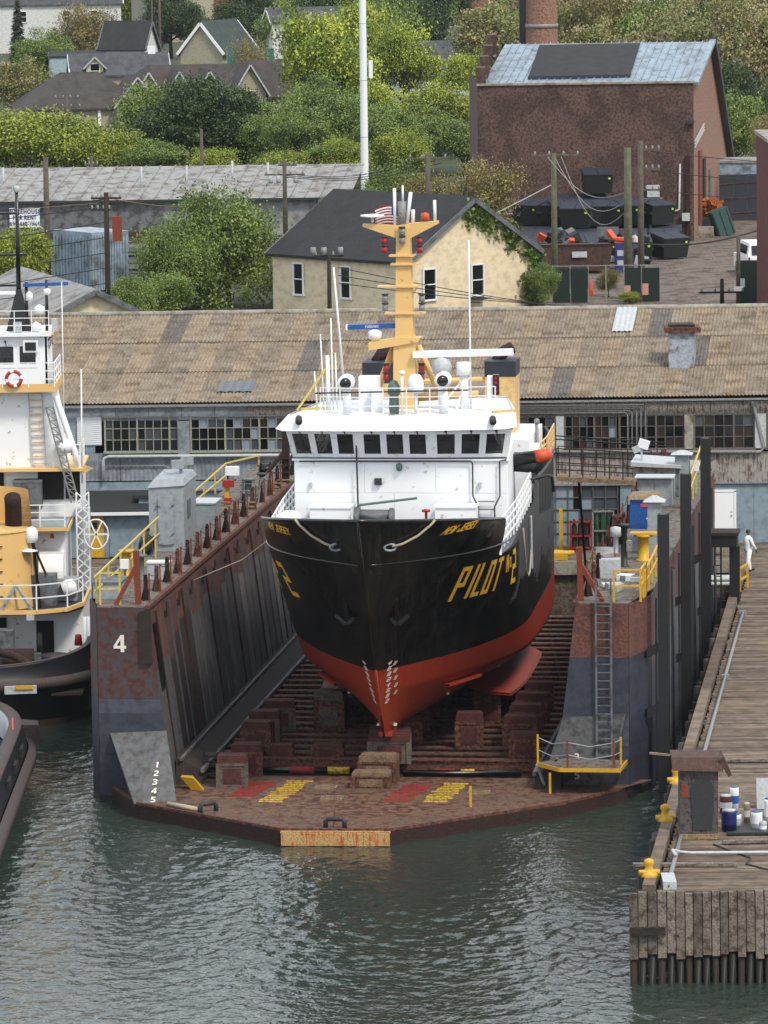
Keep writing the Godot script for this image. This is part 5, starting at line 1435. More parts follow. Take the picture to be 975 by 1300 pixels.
	b = MB.new(); b.bar(V(0.75, 3.95, -1.2), V(1.35, 4.95, -1.6), 0.1); b.bar(V(1.35, 4.95, -1.6), V(2.0, 3.95, -1.2), 0.1); part("trestle", b, "steel", t)
	b = MB.new(); b.box(V(2.35, 4.55, -3.0), V(1.1, 1.25, 0.9)); part("deck_box", b, "midgrey", t)
	b = MB.new(); b.box(V(3.1, 4.4, -4.2), V(1.1, 0.9, 0.8)); part("deck_box", b, "steel", t)
	# funnel with cut top and exhausts
	var f := sub("funnel", t)
	b = MB.new(true); b.tube([V(0.0, 3.9, -3.4), V(0.0, 7.0, -3.4), V(0, 7.05, -3.4)], [2.15, 1.95, 1.95], 28, false); part("casing", b, "buff", f)
	b = MB.new(true); b.tube([V(0.0, 7.0, -3.4), V(0.0, 7.1, -3.4), V(0.0, 7.0, -3.4)], [2.0, 2.0, 1.75], 28, false); part("rim", b, "tan", f)
	b = MB.new(true)
	for i in 16:   # raised back of the casing
		var a0 := PI * i / 16.0 + PI; var a1 := PI * (i + 1) / 16.0 + PI
		b.quad(V(cos(a0) * 1.93, 7.0, -3.4 + sin(a0) * 1.93), V(cos(a1) * 1.93, 7.0, -3.4 + sin(a1) * 1.93), V(cos(a1) * 1.8, 8.5, -3.4 + sin(a1) * 1.8), V(cos(a0) * 1.8, 8.5, -3.4 + sin(a0) * 1.8))
	part("back_cowl", b, "buff", f)
	b = MB.new(); b.box(V(0, 6.9, -3.4), V(2.6, 0.06, 2.4)); part("grating", b, "rust", f)
	for e in [[1.15, -3.8, 0.34, 8.1], [0.2, -3.5, 0.28, 7.9], [-0.5, -3.2, 0.22, 7.5]]:
		b = MB.new(true); b.tube([V(e[0], 6.5, e[1]), V(e[0], e[3] - 0.2, e[1]), V(e[0], e[3] + 0.1, e[1] + 0.25)], e[2], 12); part("exhaust", b, "rustdark", f)
	for i in 5:
		b = MB.new(); b.bar(V(0.55, 4.5 + 0.5 * i, -1.36 - 0.03 * i), V(0.85, 4.5 + 0.5 * i, -1.42 - 0.03 * i), 0.04); part("rung", b, "rustdark", f)
	# after house at boat-deck level
	var hs := sub("after_house", t)
	b = MB.new(); b.box(V(0.4, 5.35, -7.0), V(5.5, 2.9, 4.0)); part("wall", b, "whitewear", hs)
	b = MB.new(); b.box(V(0.5, 6.86, -6.6), V(5.6, 0.1, 5.0)); part("top", b, "steel", hs)
	b = MB.new(); b.box(V(0.5, 6.84, -4.08), V(5.7, 0.14, 0.1)); b.box(V(3.32, 6.84, -6.5), V(0.1, 0.14, 5.0)); part("edge_band", b, "buff", hs)
	b = MB.new()
	for i in 13:
		var a := -0.2 + 1.75 * i / 12.0; var a2 := -0.2 + 1.75 * (i + 1) / 12.0
		if i < 12: b.quad(V(2.1, 4.9 + sin(a) * 1.0, -4.9 + cos(a) * 0.9), V(3.1, 4.9 + sin(a) * 1.0, -4.9 + cos(a) * 0.9), V(3.1, 4.9 + sin(a2) * 1.0, -4.9 + cos(a2) * 0.9), V(2.1, 4.9 + sin(a2) * 1.0, -4.9 + cos(a2) * 0.9))
	b.box(V(2.6, 5.3, -4.9), V(0.98, 1.1, 0.9)); part("ventilator_box", b, "white", hs)
	b = MB.new(true); b.lathe(V(3.35, 4.5, -3.7), [Vector2(0.3, -0.25), Vector2(0.36, 0), Vector2(0.3, 0.25), Vector2(0, 0.32)], 12, Basis(V(0, 0, 1), -1.2)); part("hose_drum", b, "white", hs)
	b = MB.new(true); b.lathe(V(2.62, 6.35, -4.94), [Vector2(0, 0), Vector2(0.09, 0.02), Vector2(0.07, 0.16), Vector2(0, 0.2)], 8); part("deck_lamp", b, "orange", hs)
	# dome on a black pole
	b = MB.new(); b.bar(V(2.25, 3.9, -2.2), V(2.0, 6.5, -2.6), 0.1); b.bar(V(2.75, 4.6, -2.6), V(2.05, 6.3, -2.6), 0.09); part("pole", b, "black", t)
	b = MB.new(true); b.lathe(V(1.95, 6.5, -2.6), [Vector2(0, 0), Vector2(0.2, 0.02), Vector2(0.27, 0.2), Vector2(0.26, 0.45), Vector2(0.15, 0.62), Vector2(0, 0.66)], 12); part("satellite_dome", b, "white", t)
	b = MB.new(true); b.lathe(V(1.85, 6.15, -2.4), [Vector2(0, 0), Vector2(0.36, 0.05), Vector2(0.1, 0.13), Vector2(0, 0.13)], 12); part("satellite_disc", b, "white", t)
	# middle house with big openings
	var mh := sub("middle_house", t)
	b = MB.new(); b.box(V(0.0, 7.9, -9.5), V(7.3, 2.0, 4.0)); part("wall", b, "whitewear", mh)
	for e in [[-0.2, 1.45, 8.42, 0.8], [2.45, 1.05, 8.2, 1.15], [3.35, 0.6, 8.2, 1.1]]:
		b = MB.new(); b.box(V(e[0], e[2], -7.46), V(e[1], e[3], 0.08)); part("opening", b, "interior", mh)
	b = MB.new(); b.box(V(1.55, 7.9, -6.9), V(1.15, 1.1, 0.9)); b.box(V(1.55, 8.48, -6.9), V(1.2, 0.06, 0.95)); part("tank_box", b, "midgrey", mh)
	b = MB.new(); b.box(V(0, 8.93, -9.0), V(7.6, 0.12, 4.6)); part("deck_edge", b, "buff", mh)
	rail(t, [V(1.2, 6.92, -4.15), V(3.2, 6.92, -4.15)], 0.9, "white", 2, "railing", 0.04, 1.0)
	# tower
	var tw := sub("tower", t)
	b = MB.new(); b.hexa([V(-3, 8.95, -7.3), V(3.1, 8.95, -7.3), V(3.1, 8.95, -11), V(-3, 8.95, -11), V(-3, 12.2, -7.3), V(2.55, 12.2, -7.3), V(2.55, 12.2, -11), V(-3, 12.2, -11)]); part("wall", b, "whitewear", tw)
	for u in [1.75, 2.3]:
		b = MB.new(); b.bar(V(u, 8.95, -7.22), V(u - 0.12, 12.1, -7.22), 0.04); part("ladder_stile", b, "pale", tw)
	for i in 11:
		b = MB.new(); b.bar(V(1.74 - 0.01 * i, 9.15 + 0.29 * i, -7.22), V(2.3 - 0.01 * i, 9.15 + 0.29 * i, -7.22), 0.045); part("ladder_rung", b, "tan", tw)
	b = MB.new(); b.bar(V(0.2, 8.95, -7.27), V(0.15, 12.2, -7.27), 0.04); part("seam", b, "pale", tw)
	b = MB.new(true); b.tube([V(2.75, 11.9, -7.1), V(3.5, 9.6, -7.0), V(3.6, 8.9, -7.0)], 0.13, 8); part("vent_trunk", b, "white", tw)
	b = MB.new(true); b.lathe(V(3.05, 9.85, -7.0), [Vector2(0, -0.3), Vector2(0.3, -0.2), Vector2(0.38, 0.05), Vector2(0.25, 0.3), Vector2(0, 0.38)], 12); part("satellite_dome", b, "white", tw)
	# black lattice boom lying across
	var lb := MB.new()
	for s in [0.0, 0.3]: lb.bar(V(2.35 + s, 11.5, -6.9), V(3.35 + s, 7.6, -6.4), 0.05)
	for i in 14:
		var p := V(2.35, 11.5, -6.9).lerp(V(3.35, 7.6, -6.4), i / 14.0); var p2 := V(2.35, 11.5, -6.9).lerp(V(3.35, 7.6, -6.4), (i + 1) / 14.0)
		lb.bar(p, p2 + V(0.3, 0, 0), 0.035); lb.bar(p + V(0.3, 0, 0), p, 0.035)
	part("lattice_boom", lb, "pipe", t)
	b = MB.new(true); b.tube([V(3.75, 8.3, -7.2), V(3.8, 13.0, -7.3)], [0.05, 0.03], 6); part("whip_antenna", b, "white", t)
	b = MB.new(true); b.tube([V(3.0, 10.3, -8.2), V(3.02, 16.5, -8.2)], [0.03, 0.02], 6); part("whip_antenna", b, "white", t)
	b = MB.new(); b.prism([Vector2(0, 0), Vector2(0.5, 0.25), Vector2(0.1, 0.4)], 0.04, Basis.IDENTITY, V(3.75, 8.7, -7.0)); part("pennant", b, "tan", t)
	rail(t, [V(2.6, 8.98, -7.0), V(3.7, 8.98, -7.0), V(3.75, 8.98, -9)], 0.95, "white", 2, "railing", 0.04, 0.5)
	# aft port side rope coil / white truss by the dock
	var lt := MB.new()
	for i in 9:
		var y0 := 4.0 + 0.45 * i
		lt.bar(V(3.55, y0, -6.3), V(3.55, y0 + 0.45, -6.3), 0.06); lt.bar(V(4.05, y0, -6.4), V(4.05, y0 + 0.45, -6.4), 0.06)
		lt.bar(V(3.55, y0, -6.3), V(4.05, y0 + 0.45, -6.4), 0.05); lt.bar(V(4.05, y0, -6.4), V(3.55, y0 + 0.45, -6.3), 0.05)
	part("lattice_post", lt, "white", t)
	b = MB.new(); b.box(V(3.75, 5.6, -7.2), V(0.6, 3.4, 0.6)); part("side_trunk", b, "pale", t)
	b = MB.new(true)
	var pp := []
	for i in 15: pp.append(V(4.35 + cos(TAU * i / 14.0) * 0.5, 6.35 + sin(TAU * i / 14.0) * 0.62, -6.0))
	b.tube(pp, 0.035, 6); part("hand_wheel_rim", b, "white", t)
	b = MB.new()
	for i in 3: b.bar(V(4.35 + cos(PI * i / 3.0) * 0.48, 6.35 + sin(PI * i / 3.0) * 0.6, -6.0), V(4.35 - cos(PI * i / 3.0) * 0.48, 6.35 - sin(PI * i / 3.0) * 0.6, -6.0), 0.06)
	part("hand_wheel_spokes", b, "white", t)
	# pilothouse
	var ph := sub("pilothouse", t)
	b = MB.new(); b.box(V(0, 12.25, -8.6), V(5.6, 0.1, 4.0)); part("deck", b, "steel", ph)
	b = MB.new(); b.box(V(0, 12.32, -6.58), V(5.6, 0.34, 0.08)); b.box(V(2.78, 12.32, -8.5), V(0.08, 0.34, 3.8)); part("edge_band", b, "buff", ph)
	facet_windows(ph, V(-1.0, 12.3, -7.6), V(2.4, 12.3, -7.6), V(-1.0, 14.35, -7.6), V(2.4, 14.35, -7.6), 3, "whitewear", 0.42, 0.82, 0.2)
	facet_windows(ph, V(2.4, 12.3, -7.6), V(2.4, 12.3, -11), V(2.4, 14.35, -7.6), V(2.4, 14.35, -11), 3, "whitewear", 0.42, 0.82, 0.2)
	b = MB.new(); b.box(V(0.6, 13.3, -10.9), V(3.5, 2.0, 0.1)); part("back_wall", b, "interior", ph)
	b = MB.new(); b.box(V(0.3, 14.42, -9.2), V(4.6, 0.12, 3.8)); part("roof", b, "white", ph)
	b = MB.new(); b.box(V(1.75, 13.95, -7.5), V(0.62, 0.5, 0.25)); part("light_box", b, "white", ph)
	b = MB.new(); b.box(V(1.75, 13.95, -7.36), V(0.44, 0.34, 0.04)); part("light_glass", b, "pane_dark", ph)
	rail(ph, [V(-1.5, 12.35, -6.55), V(2.75, 12.35, -6.55), V(2.78, 12.35, -10)], 1.0, "white", 2, "railing", 0.04, 1.1)
	var lr := thing("life_ring", "orange and white life ring hung on the tug pilothouse railing", "life ring", V(-16.1 + 1.1, 12.72, -207.45))
	life_ring(lr, V(0, 0, 0), 0.3)
	# roof gear: black tripod mast, yards, radars, domes
	var ms := sub("mast", t)
	b = MB.new(); b.hexa([V(0.7, 14.5, -8.4), V(1.75, 14.5, -8.4), V(1.75, 14.5, -9.0), V(0.7, 14.5, -9.0), V(1.12, 16.2, -8.6), V(1.32, 16.2, -8.6), V(1.32, 16.2, -8.8), V(1.12, 16.2, -8.8)]); part("base", b, "black", ms)
	b = MB.new(true); b.tube([V(1.22, 16.0, -8.7), V(1.22, 20.2, -8.7)], [0.1, 0.07], 8); part("pole", b, "black", ms)
	for e in [[19.3, 0.1, 1.3], [17.6, 0.0, 1.6], [16.35, 0.2, 1.2]]:
		b = MB.new(); b.bar(V(e[1], e[0], -8.7), V(e[2], e[0], -8.7), 0.09); part("yard", b, "black", ms)
	b = MB.new(true); b.lathe(V(1.22, 20.15, -8.7), [Vector2(0, 0), Vector2(0.12, 0.02), Vector2(0.1, 0.28), Vector2(0, 0.3)], 8); part("masthead_lamp", b, "pale", ms)
	b = MB.new(true); b.tube([V(1.55, 14.5, -8.5), V(1.55, 16.5, -8.5)], 0.07, 6); part("stub_mast", b, "black", ms)
	b = MB.new(); b.box(V(2.35, 16.4, -8.4), V(1.85, 0.13, 0.16), Basis(V(0, 0, 1), 0.025)); part("scanner_bar", b, "blue", ms)
	b = MB.new(true); b.tube([V(2.38, 14.5, -8.4), V(2.38, 16.6, -8.4)], [0.09, 0.05], 6); part("scanner_post", b, "black", ms)
	b = MB.new(true); b.lathe(V(2.4, 15.95, -8.4), [Vector2(0, 0), Vector2(0.15, 0.02), Vector2(0.15, 0.25), Vector2(0, 0.3)], 10); part("gearbox", b, "white", ms)
	for e in [[1.95, 14.5, 0.2], [2.1, 15.2, 0.22], [1.7, 15.75, 0.14]]:
		b = MB.new(true); b.lathe(V(e[0], e[1], -8.0), [Vector2(0, 0), Vector2(e[2], 0.03), Vector2(e[2], 0.3), Vector2(0, 0.42)], 12); part("satellite_dome", b, "white", ms)
	b = MB.new(); b.box(V(1.2, 14.7, -7.9), V(0.34, 0.4, 0.3)); b.box(V(2.7, 14.75, -8.2), V(0.25, 0.5, 0.25)); part("lamp_housing", b, "pale", ms)
	b = MB.new(); b.box(V(0.3, 16.05, -8.6), V(1.6, 0.12, 0.2)); part("scanner_bar", b, "white", ms)
	rail(ms, [V(-1, 14.5, -7.5), V(2.5, 14.5, -7.5)], 0.9, "white", 2, "railing", 0.03, 0.7)
	b = MB.new(); b.box(V(2.45, 14.45, -7.5), V(0.5, 0.08, 0.3)); part("wind_deflector", b, "tan", ms)
	# second tug, only its rounded end in view
	t = thing("grey_tug", "grey bulwarked tug end with orange edge lying close to the tug stern", "tug", V(-17.2, 0, -184))
	h = sub("hull", t)
	round_hull(h, c, 4.25, 8.5, 45, -1.0, [[-1.0, 0.7], [0.9, 0.2]], "lower_plating", "black")
	round_hull(h, c, 4.25, 8.5, 45, -1.0, [[0.9, 0.2], [1.0, -0.12], [1.35, -0.12], [1.45, 0.15]], "rubbing_strake", "guard")
	round_hull(h, c, 4.25, 8.5, 45, -1.0, [[1.45, 0.2], [2.3, 0.4]], "bulwark", "tughull")
	round_hull(h, c, 4.25, 8.5, 45, -1.0, [[2.3, 0.38], [2.36, 0.4], [2.36, 0.85], [2.3, 0.87]], "cap_rail", "guard")
	round_hull(h, c, 4.25, 8.5, 45, -1.0, [[2.3, 0.86], [1.3, 0.9]], "bulwark_lining", "white")
	b = MB.new(); b.box(V(0, 1.2, 18), V(7.2, 0.1, 44)); b.box(V(0, 1.2, -5), V(5.2, 0.1, 3)); part("deck", b, "darkgrey", h)
	b = MB.new(); b.box(V(1.9, 1.9, -5.6), V(1.2, 1.3, 1.0)); b.box(V(1.6, 1.7, -3), V(1.4, 0.9, 1.6)); part("deck_gear", b, "navy", h)
	b = MB.new(); b.hexa([V(3.4, 1.2, -4.6), V(4.35, 1.2, -4.2), V(4.45, 1.2, -3.2), V(3.6, 1.2, -3.2), V(3.4, 1.9, -4.6), V(4.2, 1.9, -4.2), V(4.3, 1.9, -3.2), V(3.6, 1.9, -3.2)]); part("fender_pad", b, "guard", h)
	b = MB.new(); b.bar(V(3.42, 2.38, -2.0), V(3.62, 2.38, 0.6), 0.06, 0.02); part("orange_edge", b, "orange", h)
	for i in 3:
		b = MB.new(); b.box(V(4.02, 1.85, 2.0 + i * 3.2), V(0.1, 0.3, 1.1)); part("freeing_port", b, "interior", h)

# ================================================================ gear on the dry dock
func post_bollard(t: Node3D, h: float, r: float, m: String):
	var b := MB.new(true); b.lathe(V(0, 0, 0), [Vector2(r * 1.5, 0), Vector2(r * 1.5, 0.05), Vector2(r, 0.08), Vector2(r, h - 0.1), Vector2(r * 1.9, h - 0.08), Vector2(r * 1.9, h), Vector2(0, h + 0.02)], 12); part("column", b, m, t)
func dome_box(t: Node3D, s: Vector3, m: String, lid: String):
	var b := MB.new(); b.box(V(0, s.y * 0.5, 0), s); part("case", b, m, t)
	b = MB.new(); b.box(V(0, s.y + 0.03, 0), V(s.x + 0.08, 0.06, s.z + 0.08)); part("lid", b, lid, t)
func person(t: Node3D, body_m: String, legs_m: String, hat_m: String, pose: float, hand_m: String):
	var b := MB.new(true)
	var hip := 0.92
	for s in [-1.0, 1.0]:
		var st: float = s * pose
		b.tube([V(s * 0.1, hip + 0.04, 0), V(s * 0.13, 0.5, st * 0.35), V(s * 0.14, 0.09, st * 0.75 - 0.03), V(s * 0.14, 0.04, st * 0.75)], [0.125, 0.1, 0.085, 0.08], 9)
	part("legs", b, legs_m, t)
	b = MB.new(true)
	b.tube([V(0, 0.86, 0), V(0, 1.0, 0), V(0, 1.2, 0.01), V(0, 1.4, 0.0), V(0, 1.5, 0), V(0, 1.56, 0.01)], [0.19, 0.2, 0.2, 0.2, 0.13, 0.07], 10)
	for s in [-1.0, 1.0]:
		b.tube([V(s * 0.18, 1.44, 0), V(s * 0.28, 1.2, 0.02 - s * pose * 0.2), V(s * 0.29, 0.98, 0.14 - s * pose * 0.3)], [0.085, 0.07, 0.055], 8)
	part("jacket", b, body_m, t)
	b = MB.new(true)
	for s in [-1.0, 1.0]:
		var wr := V(s * 0.29, 0.98, 0.14 - s * pose * 0.3)
		b.tube([wr, wr + V(0, -0.06, 0.03), wr + V(-s * 0.01, -0.1, 0.05)], [0.042, 0.05, 0.035], 7)
		for k in 4: b.tube([wr + V(0, -0.09, 0.02 + 0.018 * k), wr + V(-s * 0.015, -0.17 + 0.012 * absf(k - 1.5), 0.03 + 0.018 * k)], 0.011, 5)
		b.tube([wr + V(0, -0.05, 0.06), wr + V(-s * 0.02, -0.1, 0.1)], 0.012, 5)
	part("hands", b, hand_m, t)
	b = MB.new(true)
	b.tube([V(0, 1.5, 0), V(0, 1.6, 0.01)], 0.06, 8)
	b.lathe(V(0, 1.56, 0.015), [Vector2(0, 0), Vector2(0.06, 0.01), Vector2(0.085, 0.08), Vector2(0.09, 0.14), Vector2(0.08, 0.2), Vector2(0, 0.24)], 12)
	b.box(V(0, 1.66, 0.11), V(0.03, 0.05, 0.04)); b.box(V(0.09, 1.67, 0), V(0.02, 0.06, 0.04)); b.box(V(-0.09, 1.67, 0), V(0.02, 0.06, 0.04))
	part("head", b, "skin", t)
	b = MB.new(true); b.lathe(V(0, 1.69, 0), [Vector2(0.1, 0), Vector2(0.105, 0.06), Vector2(0.07, 0.12), Vector2(0, 0.135)], 12); part("hair" if hat_m == "black" else "cap", b, hat_m, t)
	b = MB.new()
	for s in [-1.0, 1.0]: b.box(V(s * 0.14, 0.04, s * pose * 0.75 + 0.06), V(0.1, 0.08, 0.28))
	part("shoes", b, "black", t)

func build_dock_gear():
	var b: MB
	var t: Node3D
	# end braces
	for e in [[-9.35, -3.1, -1.0, "A-shaped rust orange brace at the end of the numbered wing"], [6.5, -4.5, 1.0, "A-shaped rust orange brace at the end of ladder wing"]]:
		t = on_dock("end_brace", e[3], "brace", e[0], DT, e[1])
		b = MB.new(); b.bar(V(0, 0, 0), V(-0.05, 1.95, 0), 0.2); part("post", b, "rustorange", t)
		b = MB.new(); b.bar(V(-0.05, 1.4, 0), V(e[2] * 0.8, 0, 0.1), 0.16); part("strut", b, "rustorange", t)
	# left wing: stairs and rails of yellow pipe
	t = on_dock("yellow_stair_rail", "pale yellow pipe handrail climbing from wing end towards the grey deckhouse", "handrail", -10.9, DT, -3.2)
	rail(t, [V(0.2, 0, 0.3), V(0.9, 0, 0.2)], 1.15, "paleyellow", 1, "rail", 0.06, 1.0)
	b = MB.new()
	b.bar(V(0.0, 1.0, 0.3), V(0.15, 1.5, -12.6), 0.06); b.bar(V(0.0, 0.5, 0.3), V(0.15, 0.85, -12.6), 0.05)
	for i in 6: b.bar(V(0.02 * i, 0, -2.4 * i), V(0.02 * i, 1.05 + 0.08 * i, -2.4 * i), 0.06)
	part("rail", b, "paleyellow", t)
	t = on_dock("yellow_bollard", "yellow mushroom bollard on the numbered wing deck", "bollard", -10.9, DT, -9.4); post_bollard(t, 1.1, 0.16, "yellow")
	t = on_dock("valve_stand", "grey valve stand beside the yellow bollard on wing deck", "valve", -10.3, DT, -9.2); post_bollard(t, 0.95, 0.12, "tealgrey")
	t = on_dock("white_deck_box", "low white box standing before the deckhouse on wing", "box", -9.7, DT, -9.6); dome_box(t, V(0.8, 0.6, 0.5), "pale", "white")
	t = on_dock("grey_deck_box", "long grey locker at the outer end of numbered wing", "box", -10.75, DT, -5.2); dome_box(t, V(1.0, 0.55, 1.6), "steel", "midgrey")
	t = on_dock("white_junction_box", "small white junction box on post near yellow rail foot", "box", -10.6, DT, -7.4); post_bollard(t, 0.7, 0.05, "pipe"); b = MB.new(); b.box(V(0, 0.85, 0), V(0.3, 0.34, 0.2)); part("case", b, "white", t)
	# grey deckhouse with watertight door
	t = on_dock("grey_deckhouse", "pale grey steel deckhouse with rounded watertight door and floodlights", "deckhouse", -10.6, DT, -18.3)
	b = MB.new(); b.hexa([V(-0.75, 0, 1.3), V(0.62, 0, 1.3), V(0.62, 0, -1.6), V(-0.75, 0, -1.6), V(-0.75, 2.45, 1.3), V(0.62, 2.55, 1.3), V(0.62, 2.6, -1.6), V(-0.75, 2.6, -1.6)]); part("wall", b, "steel", t)
	b = MB.new(); b.hexa([V(-0.8, 2.46, 1.36), V(0.67, 2.56, 1.36), V(0.67, 2.62, -1.66), V(-0.8, 2.62, -1.66), V(-0.6, 2.75, 1.1), V(0.55, 2.8, 1.1), V(0.55, 2.85, -1.5), V(-0.6, 2.85, -1.5)]); part("roof", b, "steel", t)
	var d := sub("door", t)
	b = MB.new()
	var pl := []
	for i in 24:
		var a := TAU * i / 24.0
		pl.append(Vector2(clampf(cos(a) * 0.6, -0.3, 0.3), 1.2 + signf(sin(a)) * 0.65 + sin(a) * 0.3))
	b.prism(pl, 0.08, Basis.IDENTITY, V(-0.08, 0, 1.33)); part("door_leaf", b, "steel", d)
	for yy in [0.65, 1.75]:
		b = MB.new(); b.box(V(-0.4, yy, 1.37), V(0.16, 0.05, 0.06)); part("hinge", b, "midgrey", d)
		b = MB.new(); b.bar(V(0.14, yy, 1.4), V(0.26, yy + 0.08, 1.4), 0.04); part("dog", b, "midgrey", d)
	b = MB.new(); b.box(V(0.635, 1.55, 0.2), V(0.04, 0.7, 0.7)); part("vent", b, "midgrey", t)
	for e in [[0.15, 3.2, -0.2], [0.45, 3.3, -0.6]]:
		b = MB.new(); b.box(V(e[0], e[1], e[2]), V(0.5, 0.34, 0.16), Basis(Vector3.UP, 0.5)); part("floodlight", b, "steel", t)
	b = MB.new(); b.bar(V(0.25, 2.8, -0.4), V(0.25, 3.2, -0.4), 0.12); part("lamp_post", b, "steel", t)
	t = on_dock("grey_winch_box", "grey steel locker with pale lid beside the deckhouse on wing", "box", -9.9, DT, -21.9); dome_box(t, V(0.9, 1.3, 1.6), "steel", "pale")
	# worker in dark jacket
	t = on_dock("person", "worker in dark grey jacket and blue jeans behind yellow handrail", "person", -11.25, DT - 0.75, -16.0, 200)
	b = MB.new(); b.box(V(0, -0.06, 0), V(0.9, 0.1, 0.9)); 
	person(t, "darkgrey", "jeans", "black", 0.06, "skin")
	t = on_dock("side_step", "small steel side step outboard of the deckhouse", "step", -11.25, DT - 0.8, -16.0); part("tread", b, "midgrey", t)
	b = MB.new(); b.bar(V(0.35, 0, 0.3), V(0.35, -0.6, 0.3), 0.08); part("bracket", b, "midgrey", t)
	# far gear of the left wing
	t = on_dock("red_fire_post", "yellow post with two red fire boxes on the numbered wing", "fire post", -10.55, DT, -31.2); t.scale = V(0.7, 0.5, 0.7)
	b = MB.new(); b.bar(V(0, 0, 0), V(0, 1.9, 0), 0.26); part("post", b, "yellow", t)
	b = MB.new(); b.box(V(0.1, 1.75, 0.15), V(0.66, 0.6, 0.3)); part("red_box", b, "red", t)
	b = MB.new(); b.box(V(0.05, 0.3, 0.15), V(0.46, 0.5, 0.3)); part("red_box", b, "red", t)
	t = on_dock("green_valve_stand", "tall dark green valve stand behind the red fire boxes", "valve", -9.75, DT, -31.8); post_bollard(t, 1.0, 0.15, "tealgrey")
	t = on_dock("dark_valve_stand", "dark capped valve stand next to the wooden lumber pile", "valve", -9.5, DT, -34.0); post_bollard(t, 0.95, 0.12, "darkgrey")
	t = on_dock("white_cabinet", "white electrical cabinet on a post above red fire boxes", "cabinet", -10.6, DT, -33.0); t.scale.y = 0.45; b = MB.new(); b.box(V(0, 2.6, 0), V(0.55, 0.8, 0.3)); part("case", b, "white", t); b = MB.new(); b.bar(V(-0.2, 0, 0), V(-0.2, 2.6, 0), 0.08); part("post", b, "darkgrey", t)
	t = on_dock("yellow_gangway_rail", "yellow handrail of the gangway rising at the far end of wing", "handrail", -10.9, DT, -30.0)
	b = MB.new(); b.bar(V(-0.9, 0.6, 0), V(-0.6, 1.0, -7), 0.06); b.bar(V(-0.9, 0.2, 0), V(-0.6, 0.5, -7), 0.05); b.bar(V(-0.6, 1.0, -7), V(0.5, 1.1, -9), 0.06); b.bar(V(0.5, 1.1, -9), V(0.5, 0.0, -9), 0.06)
	for i in 4: b.bar(V(-0.9 + 0.1 * i, 0, -2.3 * i), V(-0.9 + 0.1 * i, 0.65 + 0.13 * i, -2.3 * i), 0.06)
	part("rail", b, "paleyellow", t)
	t = on_dock("cable_reel", "black cable reel standing behind stanchions on numbered wing", "reel", -10.1, DT + 0.3, -38.8); t.scale = V(0.7, 0.7, 0.7)
	b = MB.new(true); b.tube([V(-0.3, 0.3, 0), V(0.3, 0.3, 0)], 0.4, 14); part("drum", b, "black", t)
	for s in [-0.3, 0.3]:
		b = MB.new(true); b.tube([V(s, 0.3, 0), V(s + 0.04, 0.3, 0)], 0.52, 14); part("flange", b, "rustdark", t)
	b = MB.new(); b.box(V(0, -0.3, 0), V(0.5, 0.5, 0.5)); part("stand", b, "rustdark", t)
	for k in 2:
		t = on_dock("lumber_pile", ["pile of loose tan boards lying beside the grey locker", "heap of split timber offcuts near the dark valve stand"][k], "lumber", [-9.9, -9.6][k], DT, [-28.5, -35.8][k])
		for i in 12:
			b = MB.new(); var p := V(rng.randf_range(-0.7, 0.7), 0.05 + 0.03 * i, rng.randf_range(-0.8, 0.8)); var a := rng.randf_range(-0.6, 0.6)
			b.box(p, V(rng.randf_range(0.5, 1.1), 0.05, 0.1), Basis(Vector3.UP, a)); part("board", b, "lumber", t)
	t = on_dock("scaffold_frames", "leaning stack of grey scaffold frames by the wing edge", "scaffold", -9.7, DT, -31.5); t.scale.y = 0.7
	b = MB.new()
	for i in 5:
		for s in [-0.4, 0.4]: b.bar(V(s, 0, -0.5 * i), V(s + 0.1, 1.4, -0.5 * i - 0.2), 0.05)
		for k in 3: b.bar(V(-0.4, 0.35 + 0.4 * k, -0.5 * i - 0.05 * k), V(0.42, 0.35 + 0.4 * k, -0.5 * i - 0.05 * k), 0.04)
	part("frames", b, "pipe", t)
	t = on_dock("far_gantry_post", "tall rusty braced post at the far end of numbered wing", "post", -9.1, DT, -38.0); t.scale.y = 0.5
	b = MB.new(); b.bar(V(0, 0, 0), V(0.05, 4.6, 0), 0.3); part("post", b, "rustdark", t)
	b = MB.new(); b.bar(V(0, 2.9, 0), V(-0.9, 0.6, 0.6), 0.16); part("strut", b, "rustdark", t)
	b = MB.new()
	for k in 3: b.bar(V(-1.2, 1.0 + 0.6 * k, 0.2), V(1.2, 1.0 + 0.6 * k, 0.2), 0.07)
	part("cross_bars", b, "rustdark", t)
	# cross wires from the wing to the bow
	t = on_dock("bow_line", "thin line slung from numbered wing to the ship bow", "rope", 0, 0, 0)
	b = MB.new(); b.tube([V(-8.8, 6.7, -12), V(-6.8, 7.6, -11.2), V(-5.0, 9.0, -9.8)], 0.02, 4); part("strand", b, "rope", t)
	# ------------------------------------------------------------ right wing
	t = on_dock("corner_railing", "yellow pipe railing around the ladder head of right-hand wing", "railing", 7.7, DT, -4.3)
	rail(t, [V(0, 0, 0), V(0.95, 0, -0.1), V(1.0, 0, -2.0)], 1.15, "yellow", 1, "rail", 0.065, 1.0)
	b = MB.new(); b.bar(V(1.0, 0.9, -1.2), V(1.1, 1.2, -9.0), 0.06); b.bar(V(1.0, 0.45, -1.2), V(1.1, 0.7, -9.0), 0.05)
	for i in 5: b.bar(V(1.02, 0, -1.4 - 1.7 * i), V(1.02, 0.95 + 0.06 * i, -1.4 - 1.7 * i), 0.065)
	part("stair_rail", b, "yellow", t)
	t = on_dock("capstan_motor", "grey capstan motor with pale casing near the stanchion row", "winch", 6.85, DT, -11.0)
	b = MB.new(); b.box(V(0.2, 0.35, 0.5), V(0.75, 0.7, 0.6)); part("base", b, "pale", t)
